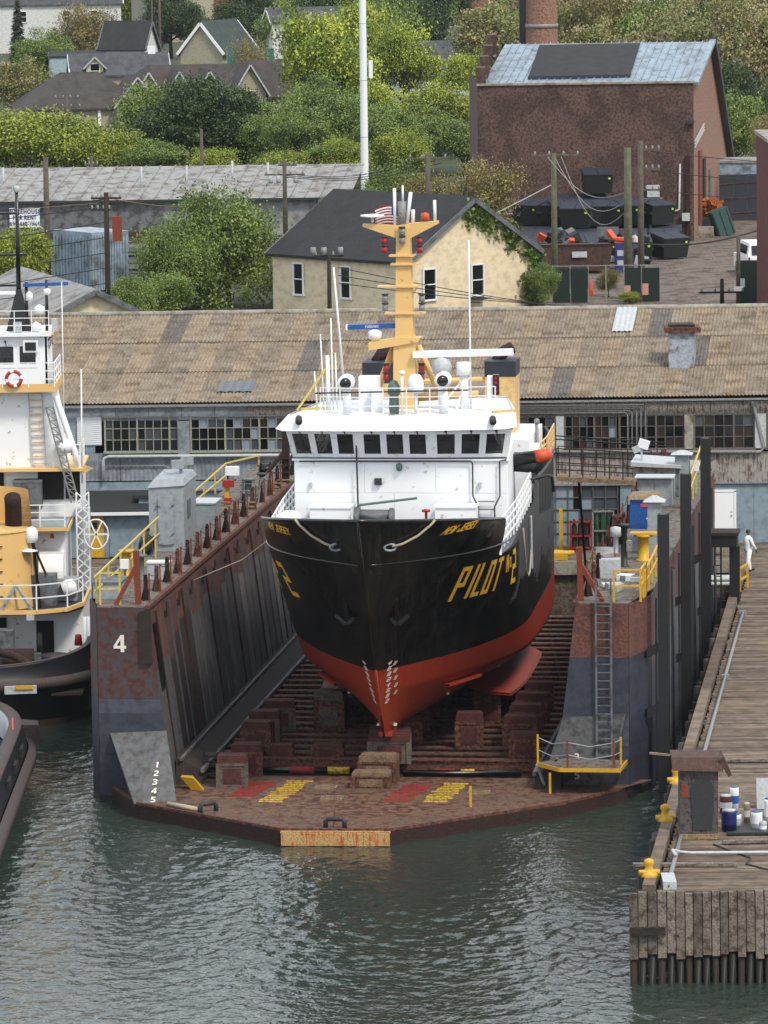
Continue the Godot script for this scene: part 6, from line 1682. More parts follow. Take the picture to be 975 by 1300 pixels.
	b = MB.new(true); b.tube([V(-0.35, 0.75, 0), V(0.3, 0.75, 0)], 0.32, 12); part("motor", b, "pipe", t)
	b = MB.new(true); b.lathe(V(0.35, 0.8, -0.3), [Vector2(0.1, 0), Vector2(0.1, 0.6), Vector2(0.2, 0.62), Vector2(0.2, 0.95), Vector2(0, 1.0)], 10); part("drum", b, "pale", t)
	t = on_dock("deck_clutter", "low white and grey pipe fittings strewn on ladder wing deck", "fittings", 7.6, DT, -8.0)
	for i in 9:
		b = MB.new(); b.box(V(rng.randf_range(-0.6, 0.8), 0.1, rng.randf_range(-2.5, 1.5)), V(rng.randf_range(0.15, 0.6), rng.randf_range(0.12, 0.3), rng.randf_range(0.2, 0.7)), Basis(Vector3.UP, rng.randf_range(-0.4, 0.4))); part("fitting", b, ["pale", "midgrey", "white"][i % 3], t)
	t = on_dock("hydrant_stand", "dark hydrant stand with grey valves on ladder wing", "hydrant", 7.35, DT, -13.4); post_bollard(t, 1.6, 0.12, "darkgrey")
	b = MB.new(); b.bar(V(-0.35, 1.2, 0), V(0.35, 1.2, 0), 0.12); b.box(V(0.2, 0.8, 0.15), V(0.2, 0.4, 0.2)); part("valve", b, "pipe", t)
	t = on_dock("fire_extinguisher", "red fire extinguisher standing by the hydrant stand", "extinguisher", 6.95, DT, -12.9)
	b = MB.new(true); b.lathe(V(0, 0, 0), [Vector2(0, 0), Vector2(0.13, 0), Vector2(0.13, 0.6), Vector2(0.04, 0.72), Vector2(0.04, 0.8), Vector2(0, 0.8)], 12); part("cylinder", b, "red", t)
	t = on_dock("yellow_bollard", "yellow table-topped bollard beside the grey vent on ladder wing", "bollard", 7.95, DT, -15.0); post_bollard(t, 1.0, 0.2, "yellow"); b = MB.new(); b.box(V(0, 1.05, 0), V(1.0, 0.07, 0.6)); part("top_plate", b, "yellow", t)
	t = on_dock("portable_toilet", "blue portable toilet with pale skirt and rust brown roof on wing", "toilet", 7.75, DT, -18.2); t.scale.y = 0.62
	b = MB.new(); b.box(V(0, 0.6, 0), V(1.05, 1.2, 1.1)); part("skirt", b, "steel", t)
	b = MB.new(); b.box(V(0, 2.2, 0), V(1.05, 2.0, 1.1)); part("cabin", b, "blue", t)
	b = MB.new(); b.box(V(0, 1.22, 0.56), V(1.0, 0.28, 0.06)); part("band", b, "pale", t)
	b = MB.new(); b.hexa([V(-0.6, 3.2, 0.65), V(0.6, 3.2, 0.65), V(0.6, 3.2, -0.65), V(-0.6, 3.2, -0.65), V(-0.55, 3.4, 0.55), V(0.55, 3.45, 0.55), V(0.5, 3.55, -0.5), V(-0.5, 3.5, -0.5)]); part("roof", b, "lumber", t)
	b = MB.new(); b.box(V(0.15, 2.85, 0.56), V(0.5, 0.2, 0.02)); part("sign", b, "signred", t)
	b = MB.new(true); b.tube([V(0.25, 2.0, 0.55), V(0.25, 2.0, 0.575)], 0.14, 14); part("emblem", b, "white", t)
	t = on_dock("vent_pipe", "square grey vent pipe with pyramid cap beside the blue toilet", "vent", 8.25, DT, -16.6); t.scale.y = 0.7
	b = MB.new(); b.box(V(0, 1.45, 0), V(0.5, 2.9, 0.5)); part("shaft", b, "steel", t)
	b = MB.new(); b.hexa([V(-0.42, 2.95, 0.42), V(0.42, 2.95, 0.42), V(0.42, 2.95, -0.42), V(-0.42, 2.95, -0.42), V(-0.08, 3.25, 0.08), V(0.08, 3.25, 0.08), V(0.08, 3.25, -0.08), V(-0.08, 3.25, -0.08)]); part("cap", b, "pale", t)
	t = on_dock("steel_cabinet", "grey double-door steel cabinet behind the blue toilet", "cabinet", 7.2, DT, -31.2); t.scale.y = 0.5
	b = MB.new(); b.box(V(0, 1.2, 0), V(1.4, 2.4, 0.9)); part("case", b, "steel", t)
	for s in [-0.34, 0.34]:
		b = MB.new(); b.box(V(s, 1.2, 0.46), V(0.64, 2.2, 0.04)); part("door", b, "steel", t)
	b = MB.new(); b.box(V(0, 2.45, 0.1), V(1.6, 0.08, 1.2)); part("lid", b, "pale", t)
	t = on_dock("control_hut", "pale grey control hut with slanted white roof on ladder wing", "hut", 7.05, DT, -35.0); t.scale.y = 0.4
	b = MB.new(); b.box(V(0, 1.7, 0), V(1.9, 3.4, 2.4)); part("wall", b, "conc", t)
	b = MB.new(); b.hexa([V(-1.05, 3.3, 1.4), V(1.05, 3.1, 1.4), V(1.05, 3.1, -1.4), V(-1.05, 3.3, -1.4), V(-1.05, 3.75, 1.4), V(1.05, 3.4, 1.4), V(1.05, 3.4, -1.4), V(-1.05, 3.75, -1.4)]); part("roof", b, "pale", t)
	b = MB.new(); b.box(V(0.85, 1.6, 1.22), V(0.22, 3.1, 0.06)); part("corner_post", b, "pale", t)
	t = on_dock("floodlight_mast", "white twin floodlight on short mast above control hut", "floodlight", 6.4, DT + 1.35, -34.4); t.scale = V(0.6, 0.6, 0.6)
	b = MB.new(); b.bar(V(0, 0, 0), V(0, 1.0, 0), 0.14); part("mast", b, "pale", t)
	b = MB.new(); b.box(V(0.15, 1.35, 0), V(0.75, 0.6, 0.35), Basis(V(0, 0, 1), -0.3)); part("lamp_housing", b, "white", t)
	b = MB.new(); b.box(V(-0.35, 1.0, 0.1), V(0.5, 0.45, 0.3), Basis(V(0, 0, 1), 0.4)); part("lamp_housing", b, "pale", t)
	t = on_dock("teal_post", "short teal painted post with rust top behind control hut", "post", 7.2, DT + 0.1, -37.0); t.scale.y = 0.6; b = MB.new(); b.bar(V(0, -2.5, 0), V(0, 1.6, 0), 0.16); part("post", b, "teal", t); b = MB.new(); b.bar(V(-0.05, 1.6, 0), V(-0.05, 2.6, 0), 0.2); part("rust_top", b, "rust", t)
	t = on_dock("vent_pipe", "square grey vent pipe with wide pale cap by green sign", "vent", 8.1, DT, -34.0); t.scale.y = 0.45
	b = MB.new(); b.box(V(0, 2.0, 0), V(0.55, 4.0, 0.5)); part("shaft", b, "steel", t)
	b = MB.new(); b.hexa([V(-0.45, 4.0, 0.42), V(0.45, 4.0, 0.42), V(0.45, 4.0, -0.42), V(-0.45, 4.0, -0.42), V(-0.1, 4.35, 0.08), V(0.1, 4.35, 0.08), V(0.1, 4.35, -0.08), V(-0.1, 4.35, -0.08)]); part("cap", b, "pale", t)
	t = on_dock("safety_sign", "green and white safety sign board above the ladder wing stairs", "sign", 8.4, DT + 0.8, -34.5); t.scale = V(0.75, 0.75, 0.75)
	b = MB.new(); b.box(V(-0.2, 0.45, 0), V(0.36, 0.85, 0.05)); part("green_panel", b, "signgreen", t); b = MB.new(); b.box(V(0.25, 0.6, 0), V(0.5, 0.6, 0.05)); part("white_panel", b, "white", t); b = MB.new(); b.bar(V(0, -2.6, -0.05), V(0, 0.9, -0.05), 0.07); part("post", b, "paleyellow", t)
	t = on_dock("yellow_gangway_rail", "pale yellow gangway handrail beside the green safety sign", "handrail", 9.0, DT, -30.0)
	b = MB.new(); b.bar(V(-0.4, 0.9, 2.0), V(-0.3, 1.8, -7.0), 0.06); b.bar(V(-0.4, 0.4, 2.0), V(-0.3, 1.2, -7.0), 0.05)
	for i in 5: b.bar(V(-0.4, 0, 2.0 - 1.8 * i), V(-0.4, 0.9 + 0.17 * i, 2.0 - 1.8 * i), 0.06)
	part("rail", b, "paleyellow", t)
	# gangway from the wing to the ship stern
	t = on_dock("gangway", "wooden gangway with wire rails bridging quay side to the ladder wing", "gangway", 4.4, DT - 0.1, -40.5)
	b = MB.new(); b.box(V(0, 0, 0), V(4.2, 0.2, 1.0), Basis(V(0, 0, 1), -0.05)); part("walkway", b, "lumber", t)
	rail(t, [V(-2.1, 0.2, 0.45), V(1.9, 0.0, 0.45)], 1.2, "rustdark", 3, "railing", 0.045, 0.6)
	rail(t, [V(-2.1, 0.2, -0.45), V(1.9, 0.0, -0.45)], 1.2, "rustdark", 2, "railing", 0.04, 1.0)
	b = MB.new(); b.bar(V(-2.2, 1.9, 0), V(2.6, 1.6, 0), 0.05); b.bar(V(-2.2, 1.75, 0), V(2.6, 1.45, 0), 0.05); part("service_line", b, "black", t)
	b = MB.new(); b.bar(V(-1.2, -0.1, -0.3), V(-1.2, -4.4, -3.4), 0.1); part("support", b, "rustdark", t)
	# black guide piles between dock and pier
	for i in 3:
		t = on_dock("guide_pile", ["black steel guide pile nearest the ladder landing with bracket to the wing", "black steel guide pile standing between its two fellows beside the wing", "black steel guide pile beside the raised platform and white door"][i], "pile", 9.38, 0, -5.7 - 11.85 * i, 0, "guide piles beside the dry dock")
		b = MB.new()
		b.box(V(0, 4.5, 0), V(0.24, 11.2, 0.34)); b.box(V(0, 4.5, 0.17), V(0.4, 11.2, 0.07)); b.box(V(0, 4.5, -0.17), V(0.4, 11.2, 0.07)); part("column", b, "blacksteel", t)
		for yy in [5.2, 3.0]:
			b = MB.new(); b.hexa([V(-0.62, yy - 0.35, 0.15), V(-0.2, yy - 0.1, 0.15), V(-0.2, yy - 0.1, -0.15), V(-0.62, yy - 0.35, -0.15), V(-0.62, yy, 0.15), V(-0.2, yy + 0.2, 0.15), V(-0.2, yy + 0.2, -0.15), V(-0.62, yy, -0.15)]); part("bracket", b, "blacksteel", t)
		b = MB.new(true); b.tube([V(0.3, 8.0 - 1.6 * i, -0.6), V(0.34, 4.0, -0.6), V(0.3, 0.3, -0.5)], 0.06, 6); part("hose", b, "darkgrey", t)
	t = on_dock("raised_platform", "black steel platform with timber top on a single post by the pier", "platform", 9.85, -1.05, -33.5)
	b = MB.new(); b.bar(V(0.45, -1, 0), V(0.45, 6.2, 0), 0.42); part("post", b, "blacksteel", t)
	b = MB.new(); b.box(V(0, 6.45, 0), V(1.15, 0.5, 1.2)); part("box_beam", b, "blacksteel", t)
	b = MB.new(); b.box(V(0, 6.76, 0), V(1.3, 0.12, 1.4)); part("timber_top", b, "darkwood", t)
	b = MB.new()
	for s in [-0.35, -0.1]: b.bar(V(s, 0.5, 0.3), V(s, 6.2, 0.3), 0.07)
	for k in 12: b.bar(V(-0.35, 0.9 + 0.45 * k, 0.3), V(-0.1, 0.9 + 0.45 * k, 0.3), 0.04)
	part("ladder", b, "blacksteel", t)

# ================================================================ gear on quay and pier
func build_quay_gear():
	var b: MB
	var t: Node3D
	t = thing("person", "worker in white hooded overalls and green gloves walking on the quay", "person", V(15.69, Q, -218.8), 115)
	person(t, "white", "white", "darkgrey", 0.22, "signgreen")
	# yellow cleat on the quay edge behind the ship
	t = thing("mooring_cleat", "large yellow double-horned mooring cleat on quay edge behind ship", "cleat", V(7.6, Q, -223.2))
	b = MB.new(true); b.tube([V(-0.75, 0.3, 0), V(-0.4, 0.26, 0), V(0, 0.24, 0), V(0.4, 0.26, 0), V(0.75, 0.3, 0)], [0.1, 0.14, 0.2, 0.14, 0.1], 8); part("horns", b, "yellow", t)
	b = MB.new(); b.box(V(0, 0.1, 0), V(0.9, 0.2, 0.45)); part("base", b, "yellow", t)
	# gas cylinder racks
	for k in 2:
		var m: String = ["rustdark", "green"][k]
		t = thing("cylinder_rack", ["red frame rack holding dark rusty gas cylinders on the quay", "grey framed rack of tall green gas cylinders on the quay"][k], "cylinder rack", V(8.75 + 1.0 * k, Q, -226.3))
		var h: float = [1.3, 1.75][k]
		for i in 3:
			for j in 2:
				b = MB.new(true); b.lathe(V(-0.28 + 0.28 * i, 0.05, 0.12 - 0.28 * j), [Vector2(0.12, 0), Vector2(0.12, h - 0.3), Vector2(0.05, h - 0.15), Vector2(0.05, h), Vector2(0, h)], 10); part("cylinder", b, m, t)
		b = MB.new()
		for s in [-0.46, 0.46]: b.bar(V(s, 0, 0.3), V(s, h + 0.05, 0.3), 0.07)
		for yy in [0.12, h * 0.5, h]: b.bar(V(-0.46, yy, 0.3), V(0.46, yy, 0.3), 0.07)
		part("frame", b, ["red", "pipe"][k], t)
	t = thing("storage_crate", "dull pink brown storage crate beside green cylinders on quay", "crate", V(10.6, Q, -226.0)); dome_box(t, V(0.85, 1.5, 0.8), "blockred", "blockred")
	t = thing("orange_barrier_post", "orange post on the quay behind the ship stern", "post", V(7.9, Q, -226.8)); b = MB.new(); b.bar(V(0, 0, 0), V(0, 1.8, 0), 0.16); part("post", b, "yellow", t)
	# white pallets and pipes on the wharf by the platform
	t = thing("white_pipe_stack", "stack of white pipes lying on quay edge near the walking worker", "pipes", V(13.6, Q, -214.5))
	for i in 4:
		b = MB.new(true); b.tube([V(-1.2, 0.12 + 0.2 * (i / 2), -0.2 + 0.4 * (i % 2)), V(1.3, 0.12 + 0.2 * (i / 2), -0.2 + 0.4 * (i % 2))], 0.12, 8); part("pipe", b, "pale", t)
	t = thing("yellow_guard_rail", "short yellow guard rail at the pier edge by white pipes", "guard rail", V(14.5, Q, -211.5)); rail(t, [V(0, 0, 0), V(0.8, 0, -2.4)], 1.0, "yellow", 1, "rail", 0.08, 1.2)
	# pier things
	t = thing("edge_pipe", "long grey pipe running along the pier edge", "pipe", V(0, 0, 0))
	var segs := [[-151.2, -160.0], [-160.3, -173.0], [-173.3, -190.0], [-190.3, -206.0]]
	for s in segs:
		b = MB.new(true); b.tube([V(pier_x(s[0]) + 0.72, Q + 0.13, s[0]), V(pier_x(s[1]) + 0.72, Q + 0.13, s[1])], 0.07, 8); part("length", b, "pipe", t)
		b = MB.new(); b.box(V(pier_x(s[1]) + 0.72, Q + 0.1, s[1]), V(0.3, 0.2, 0.2)); part("coupling", b, "pipe", t)
	t = thing("cross_pipe", "white pipe lying across the pier planks near its end", "pipe", V(8.9, Q, -156.3))
	b = MB.new(true); b.tube([V(-0.05, 0.28, 1.2), V(-0.1, 0.25, 0.25), V(0.15, 0.14, 0.0), V(0.5, 0.1, 0), V(5, 0.1, 0.1)], 0.05, 8); part("pipe", b, "pale", t)
	var bz := [-152.2, -161.0, -167.6]
	for i in 3:
		t = thing("yellow_mooring_cleat", ["yellow mooring cleat at the corner of the pier end", "yellow mooring cleat beside the foot of the metal hut", "yellow mooring cleat behind the metal hut hood"][i], "cleat", V(pier_x(bz[i]) + 0.1, Q + 0.22, bz[i]), 0, "yellow cleats on the pier edge")
		b = MB.new(true); b.lathe(V(0, 0, 0), [Vector2(0.26, 0), Vector2(0.26, 0.1), Vector2(0.14, 0.16), Vector2(0.11, 0.3), Vector2(0.16, 0.4), Vector2(0.14, 0.5), Vector2(0, 0.56)], 12); part("post", b, "yellow", t)
		b = MB.new(true); b.tube([V(-0.3, 0.12, 0.08), V(0.32, 0.12, -0.05)], 0.09, 8); part("horn", b, "yellow", t)
	t = thing("metal_hut", "scuffed dark metal hut with brown wooden hood on the pier", "hut", V(9.82, Q, -159.5))
	b = MB.new(); b.box(V(0, 0.1, 0.0), V(1.25, 0.16, 1.3)); part("pallet", b, "lumber", t)
	b = MB.new(); b.box(V(0, 1.2, 0), V(1.2, 2.05, 1.1)); part("cabinet", b, "hutgrey", t)
	b = MB.new(); var ar := []
	for i in 13: ar.append(Vector2(0.1 + cos(PI * i / 12.0) * 0.38, 1.55 + sin(PI * i / 12.0) * 0.42))
	ar.append(Vector2(-0.2, 0.3)); ar.append(Vector2(0.4, 0.3))
	b.prism(ar, 0.03, Basis.IDENTITY, V(0, 0, 0.565)); part("dark_panel", b, "darkgrey", t)
	b = MB.new(); b.box(V(-0.45, 1.55, 0.56), V(0.22, 0.4, 0.02)); part("red_label", b, "rustorange", t)
	b = MB.new(); b.hexa([V(-0.85, 2.25, 0.75), V(0.75, 2.2, 0.75), V(0.85, 2.2, -0.8), V(-0.8, 2.25, -0.8), V(-0.85, 2.62, 0.45), V(0.7, 2.6, 0.45), V(0.75, 2.6, -0.8), V(-0.85, 2.65, -0.8)]); part("hood", b, "darkwood2", t)
	b = MB.new(); b.prism([Vector2(0.0, 0), Vector2(0.3, -0.55), Vector2(0.42, -0.5), Vector2(0.16, 0.1)], 1.2, Basis.IDENTITY, V(0.62, 2.55, 0)); part("hood_flap", b, "darkwood2", t)
	b = MB.new(); b.bar(V(-1.5, 2.62, -0.4), V(-0.6, 2.55, -0.2), 0.1, 0.06); part("loose_board", b, "lumber", t)
	# paint tins, pails and bottles
	var spots := [[10.85, -160.3, 0.24, 0.62, "deepblue", "blue steel pail with lid beside the metal hut"], [11.12, -161.0, 0.17, 0.36, "white", "white paint tin with blue label next to blue pail"], [10.95, -163.2, 0.2, 0.55, "blockred", "red lidded white pail behind the blue pail"], [11.25, -163.6, 0.14, 0.75, "white", "tall white bottle standing behind the pails"],
		[11.75, -160.6, 0.18, 0.5, "white", "white tin with red spot on the dark mat"], [11.9, -159.9, 0.12, 0.3, "pale", "small pale tin with blue lid on the mat"], [12.2, -161.2, 0.16, 0.8, "white", "white plastic canister at the pier frame edge"], [11.5, -161.5, 0.1, 0.6, "lumber", "brown brush handle pot beside white tin"]]
	t = thing("drip_mat", "dark rubber mat under the paint tins on pier", "mat", V(11.5, Q + 0.01, -160.6)); b = MB.new(); b.box(V(0, 0.02, 0), V(1.5, 0.03, 2.4)); b.box(V(0, 0.06, 1.15), V(1.5, 0.1, 0.1)); part("sheet", b, "darkgrey", t)
	for s in spots:
		t = thing("paint_tin", s[5], "tin", V(s[0], Q + 0.045, s[1]))
		b = MB.new(true); b.lathe(V(0, 0, 0), [Vector2(0, 0), Vector2(s[2], 0), Vector2(s[2] * 1.03, s[3] * 0.9), Vector2(s[2] * 0.98, s[3]), Vector2(0, s[3])], 14); part("can", b, s[4], t)
		b = MB.new(true); b.lathe(V(0, s[3] * 0.3, 0), [Vector2(s[2] * 1.02, 0), Vector2(s[2] * 1.035, s[3] * 0.35)], 14); part("label_band", b, ["blue", "white", "pale"][rng.randi() % 3] if s[4] != "deepblue" else "deepblue", t)
		b = MB.new(true); b.lathe(V(0, s[3], 0), [Vector2(s[2] * 0.9, 0), Vector2(s[2] * 0.9, 0.03), Vector2(0, 0.03)], 14); part("lid", b, "pale" if s[4] != "white" else "blue", t)
	t = thing("drying_board", "stained white panel leaning on boards at the pier side", "panel", V(12.55, Q, -164.0)); b = MB.new(); b.box(V(0, 0.5, 0), V(1.1, 1.0, 0.08), Basis(Vector3.RIGHT, -0.2)); part("sheet", b, "pale", t)
	for e in [[9.1, -154.6, 3.2, -0.05, "long plank lying on the pier behind the end boards"], [12.2, -172.5, 3.6, 0.02, "pair of bleached boards stacked across the pier"], [11.6, -158.2, 2.2, 0.08, "thin grey batten on deck before the metal hut"]]:
		t = thing("loose_plank", e[4], "plank", V(e[0], Q + 0.02, e[1]), rad_to_deg(e[3])); b = MB.new(); b.box(V(0, 0.06, 0), V(e[2], 0.09, 0.24)); part("board", b, "pile2", t)
	t = thing("deck_cable", "thin dark cable snaking over the pier planks", "cable", V(10.4, Q + 0.03, -157)); b = MB.new(); b.tube([V(-0.2, 0, -1), V(0.3, 0, 0.2), V(0.8, 0, 1.2), V(0.6, 0, 2.2), V(1.4, 0, 3.4), V(3, 0, 3.8)], 0.03, 5); part("strand", b, "wire", t)
	t = thing("pale_kerb_block", "pale square block at the pier end corner", "block", V(8.45, Q, -151.9)); b = MB.new(); b.box(V(0, 0.12, 0), V(0.4, 0.24, 1.4)); part("block", b, "pale", t)

# ================================================================ houses and works behind
func win(parent: Node, c: Vector3, w: float, h: float, b_: Basis, frame := "white", pane := "pane_dark"):
	var n := sub("window", parent)
	var b := MB.new()
	for e in [[-w / 2, 0, 0.08, h + 0.08], [w / 2, 0, 0.08, h + 0.08], [0, h / 2, w, 0.08], [0, -h / 2, w + 0.2, 0.1], [0, 0, w, 0.05]]: b.box(c + b_ * V(e[0], e[1], 0.05), V(e[2], e[3], 0.1), b_)
	part("frame", b, frame, n)
	for k in 2:
		b = MB.new(); b.box(c + b_ * V(0, (k - 0.5) * h * 0.5, 0.02), V(w * 0.96, h * 0.47, 0.03), b_); part("pane", b, pane, n)

# gabled house, ridge along local x, front +z
func house(called: String, label: String, at: Vector3, turn: float, L: float, D: float, he: float, hr: float, wm: String, rm: String, oh := 0.35, hip := 0.0) -> Node3D:
	var t := thing(called, label, "house" if called != "shed" else "shed", at, turn)
	var b := MB.new()
	b.box(V(0, he * 0.5, 0), V(L, he, D)); part("wall", b, wm, t)
	if hip <= 0.0:
		for s in [-1.0, 1.0]:
			b = MB.new(); b.prism([Vector2(-D / 2, he), Vector2(D / 2, he), Vector2(0, hr - 0.08)], 0.12, Basis(Vector3.UP, PI / 2), V(s * (L / 2 - 0.06), 0, 0)); part("gable", b, wm, t)
			for q in [-1.0, 1.0]:
				b = MB.new(); b.bar(V(s * (L / 2 + oh), he - 0.12, q * (D / 2 + oh)), V(s * (L / 2 + oh), hr - 0.03, 0), 0.1, 0.26); part("barge_board", b, "midgrey" if rm in ["tar", "palegreyroof"] else "white", t)
	for s in [-1.0, 1.0]:
		b = MB.new()
		var x := L / 2 + oh
		var ye := he - oh * (hr - he) / (D / 2)
		var p := [V(-x, ye, s * (D / 2 + oh)), V(x, ye, s * (D / 2 + oh)), V(x - hip, hr, 0), V(-x + hip, hr, 0)]
		if s < 0: p.reverse()
		b.quad(p[0], p[1], p[2], p[3])
		var q := []
		for v in p: q.append(v + V(0, 0.16, 0))
		b.quad(q[0], q[1], q[2], q[3])
		for i in 4: b.quad(p[i], p[(i + 1) % 4], q[(i + 1) % 4], q[i])
		part("roof_slope", b, rm, t)
		if hip > 0.0:
			b = MB.new()
			var e := V(s * x, ye, 0)
			b.tri(V(s * x, ye + 0.1, -s * -(D / 2 + oh)), V(s * x, ye + 0.1, s * -(D / 2 + oh)), V(s * (x - hip), hr + 0.15, 0)); part("roof_hip", b, rm, t)
	return t

func gable_front(t: Node3D, x: float, z: float, w: float, dp_: float, he: float, hr: float, wm: String, rm: String):
	var g := sub("gable_wing", t)
	var b := MB.new(); b.box(V(x, he * 0.5, z - dp_ / 2), V(w, he, dp_)); part("wall", b, wm, g)
	b = MB.new(); b.prism([Vector2(-w / 2, he), Vector2(w / 2, he), Vector2(0, hr)], dp_, Basis.IDENTITY, V(x, 0, z - dp_ / 2)); part("gable", b, wm, g)
	for s in [-1.0, 1.0]:
		b = MB.new(); var p := [V(x + s * (w / 2 + 0.3), he - 0.25, z + 0.3), V(x, hr + 0.1, z + 0.3), V(x, hr + 0.1, z - dp_ - 1.5), V(x + s * (w / 2 + 0.3), he - 0.25, z - dp_ - 1.5)]
		b.quad(p[0], p[1], p[2], p[3]); b.quad(p[3] + V(0, 0.12, 0), p[2] + V(0, 0.12, 0), p[1] + V(0, 0.12, 0), p[0] + V(0, 0.12, 0)); b.quad(p[0], p[1], p[1] + V(0, 0.12, 0), p[0] + V(0, 0.12, 0)); part("roof_slope", b, rm, g)
		b = MB.new(); b.bar(V(x + s * (w / 2 + 0.3), he - 0.2, z + 0.34), V(x, hr + 0.12, z + 0.34), 0.08, 0.13); part("barge_board", b, "pale", g)
	win(g, V(x, he - 0.4, z), 0.9, 1.4, Basis.IDENTITY)

func build_houses():
	mat("stucco", Color(0.87, 0.81, 0.69), 0.9, "soft", 3.4)
	mat("tar", Color(0.17, 0.175, 0.19), 0.9, "hard", 1.6, "patches", 6.0)
	mat("shingle", Color(0.30, 0.28, 0.27), 0.95, "hard", 1.2, "patches", 6.0)
	mat("shingle2", Color(0.33, 0.34, 0.36), 0.95, "hard", 1.4, "patches", 6.0)
	mat("clap", Color(0.62, 0.60, 0.52), 0.85, "soft", 1.5)
	mat("clapwhite", Color(0.80, 0.81, 0.80), 0.85, "soft", 1.5)
	mat("clapblue", Color(0.58, 0.66, 0.70), 0.85, "soft", 1.5)
	mat("palegreyroof", Color(0.58, 0.58, 0.58), 0.85, "soft", 2.0, "stains", 9.0)
	mat("metalroof", Color(0.55, 0.62, 0.68), 0.45, "soft", 2.0, "stains", 8.0)
	mat("brick", Color(0.36, 0.275, 0.245), 0.95, "brickgrain", 7.0, "patches", 13.0)
	mat("brickpink", Color(0.56, 0.42, 0.35), 0.95, "brickgrain", 6.0)
	mat("brickred", Color(0.42, 0.16, 0.12), 0.95, "brickgrain", 1.6, "patches", 5.0)
	var b: MB
	# --- buff stuccoed house behind the warehouse
	var t := house("stucco_house", "buff stuccoed house with dark roof, white sash windows and ivy", V(1.3, UP - 3.0, -282.9), -45.0, 10.4, 10.2, 6.3, 9.4, "stucco", "tar", 0.3)
	t.set_meta("category", "house")
	# local +z faces left of the camera, +x faces right
	for xx in [-3.1, 0.6]: win(t, V(xx, 4.95, 5.12), 0.75, 1.75, Basis.IDENTITY)
	for zz in [3.4, -0.35]: win(t, V(5.23, 4.95, zz), 0.95, 1.7, Basis(Vector3.UP, PI / 2))
	b = MB.new()
	for i in 5: b.bar(V(5.2, 3.0 + 0.25 * i, 0.1), V(5.9, 3.0 + 0.25 * i, 0.1), 0.04)
	b.box(V(5.5, 3.95, -0.3), V(0.7, 0.06, 1.0)); part("fire_escape", b, "darkgrey", t)
	for i in 34:
		var v := rng.randf(); var zz := -5.2 + 5.2 * v * v * 1.1; var yy := minf(6.25 + (5.1 - absf(zz)) * 0.6, 9.0) - rng.randf() * (3.4 if zz < -3.2 else 0.7)
		b = MB.new()
		for k in 55:
			var c := V(5.25 + rng.randf() * 0.22, yy + rng.randfn(0, 0.26), zz + rng.randfn(0, 0.26))
			var bs := Basis(V(rng.randf() - 0.5, rng.randf() - 0.5, rng.randf() - 0.5).normalized(), rng.randf() * TAU)
			b.quad(c + bs * V(-0.09, -0.07, 0), c + bs * V(0.09, -0.07, 0), c + bs * V(0.09, 0.07, 0.03), c + bs * V(-0.09, 0.07, 0.03))
		part("ivy_clump", b, "ivy%d" % (i % 2), t).set_meta("kind", "stuff")
	# --- brick works with metal roof
	t = thing("brick_works", "tall brown brick works with pale metal roof and black patch", "building", V(13.3, UP, -330))
	var BW := 6.95; var BH := 10.2; var RZ := -12.5; var RH := 12.35; var sx := 0.15 * -RZ; var DZ := -29.0
	b = MB.new(); b.box(V(0, BH / 2, -0.25), V(BW * 2, BH, 0.5)); part("front_wall", b, "brick", t)
	b = MB.new(); b.box(V(0, BH + 0.06, -0.2), V(BW * 2 + 0.1, 0.14, 0.62)); part("coping", b, "conc", t)
	b = MB.new()
	var k := 0.15
	var gp_ := [V(BW, 0, -0.5), V(BW - DZ * k, 0, DZ), V(BW - DZ * k, 2.6, DZ), V(BW - RZ * k, RH, RZ), V(BW, BH, -0.5)]
	b.tri(gp_[0], gp_[1], gp_[2]); b.tri(gp_[0], gp_[2], gp_[3]); b.tri(gp_[0], gp_[3], gp_[4]); part("gable_wall", b, "brickpink", t)
	b = MB.new()
	b.quad(V(-BW, 0, DZ), V(-BW, 0, -0.5), V(-BW, BH, -0.5), V(-BW, BH, DZ)); part("side_wall", b, "brick", t)
	for i in 27:   # standing-seam sheets
		var x0 := -BW + 0.25 + (2 * BW - 0.2) * i / 27.0; var x1 := -BW + 0.25 + (2 * BW - 0.2) * (i + 1) / 27.0
		b = MB.new(); b.quad(V(x0, BH - 0.1, -0.45), V(x1, BH - 0.1, -0.45), V(x1 + sx, RH, RZ), V(x0 + sx, RH, RZ)); b.bar(V(x1, BH - 0.06, -0.45), V(x1 + sx, RH + 0.04, RZ), 0.05, 0.1); part("roof_sheet", b, "metalroof", t)
	b = MB.new(); var f := func(x: float, v: float) -> Vector3: return V(x + sx * v, lerpf(BH - 0.1, RH, v) + 0.12, lerpf(-0.45, RZ, v))
	b.quad(f.call(-3.9, 0.16), f.call(2.7, 0.18), f.call(2.4, 0.95), f.call(-4.3, 0.93)); part("tar_patch", b, "tar", t)
	b = MB.new(); b.bar(f.call(-3.9, 0.15), f.call(2.7, 0.17), 0.12, 0.2); part("patch_edge", b, "navy", t)
	b = MB.new(); b.quad(V(BW - DZ * k + 0.3, 2.5, DZ), V(-BW - DZ * k, 2.5, DZ), V(-BW - RZ * k, RH, RZ), V(BW - RZ * k + 0.3, RH, RZ)); part("rear_slope", b, "tar", t)
	b = MB.new(); b.bar(V(BW - RZ * k + 0.2, RH + 0.05, RZ), V(BW - DZ * k + 0.2, 2.5, DZ), 0.5, 0.55); part("verge", b, "black", t)
	b = MB.new(); b.bar(V(BW + 0.15, BH - 0.1, -0.4), V(BW - RZ * k + 0.2, RH + 0.05, RZ), 0.4, 0.25); part("verge", b, "metalroof", t)
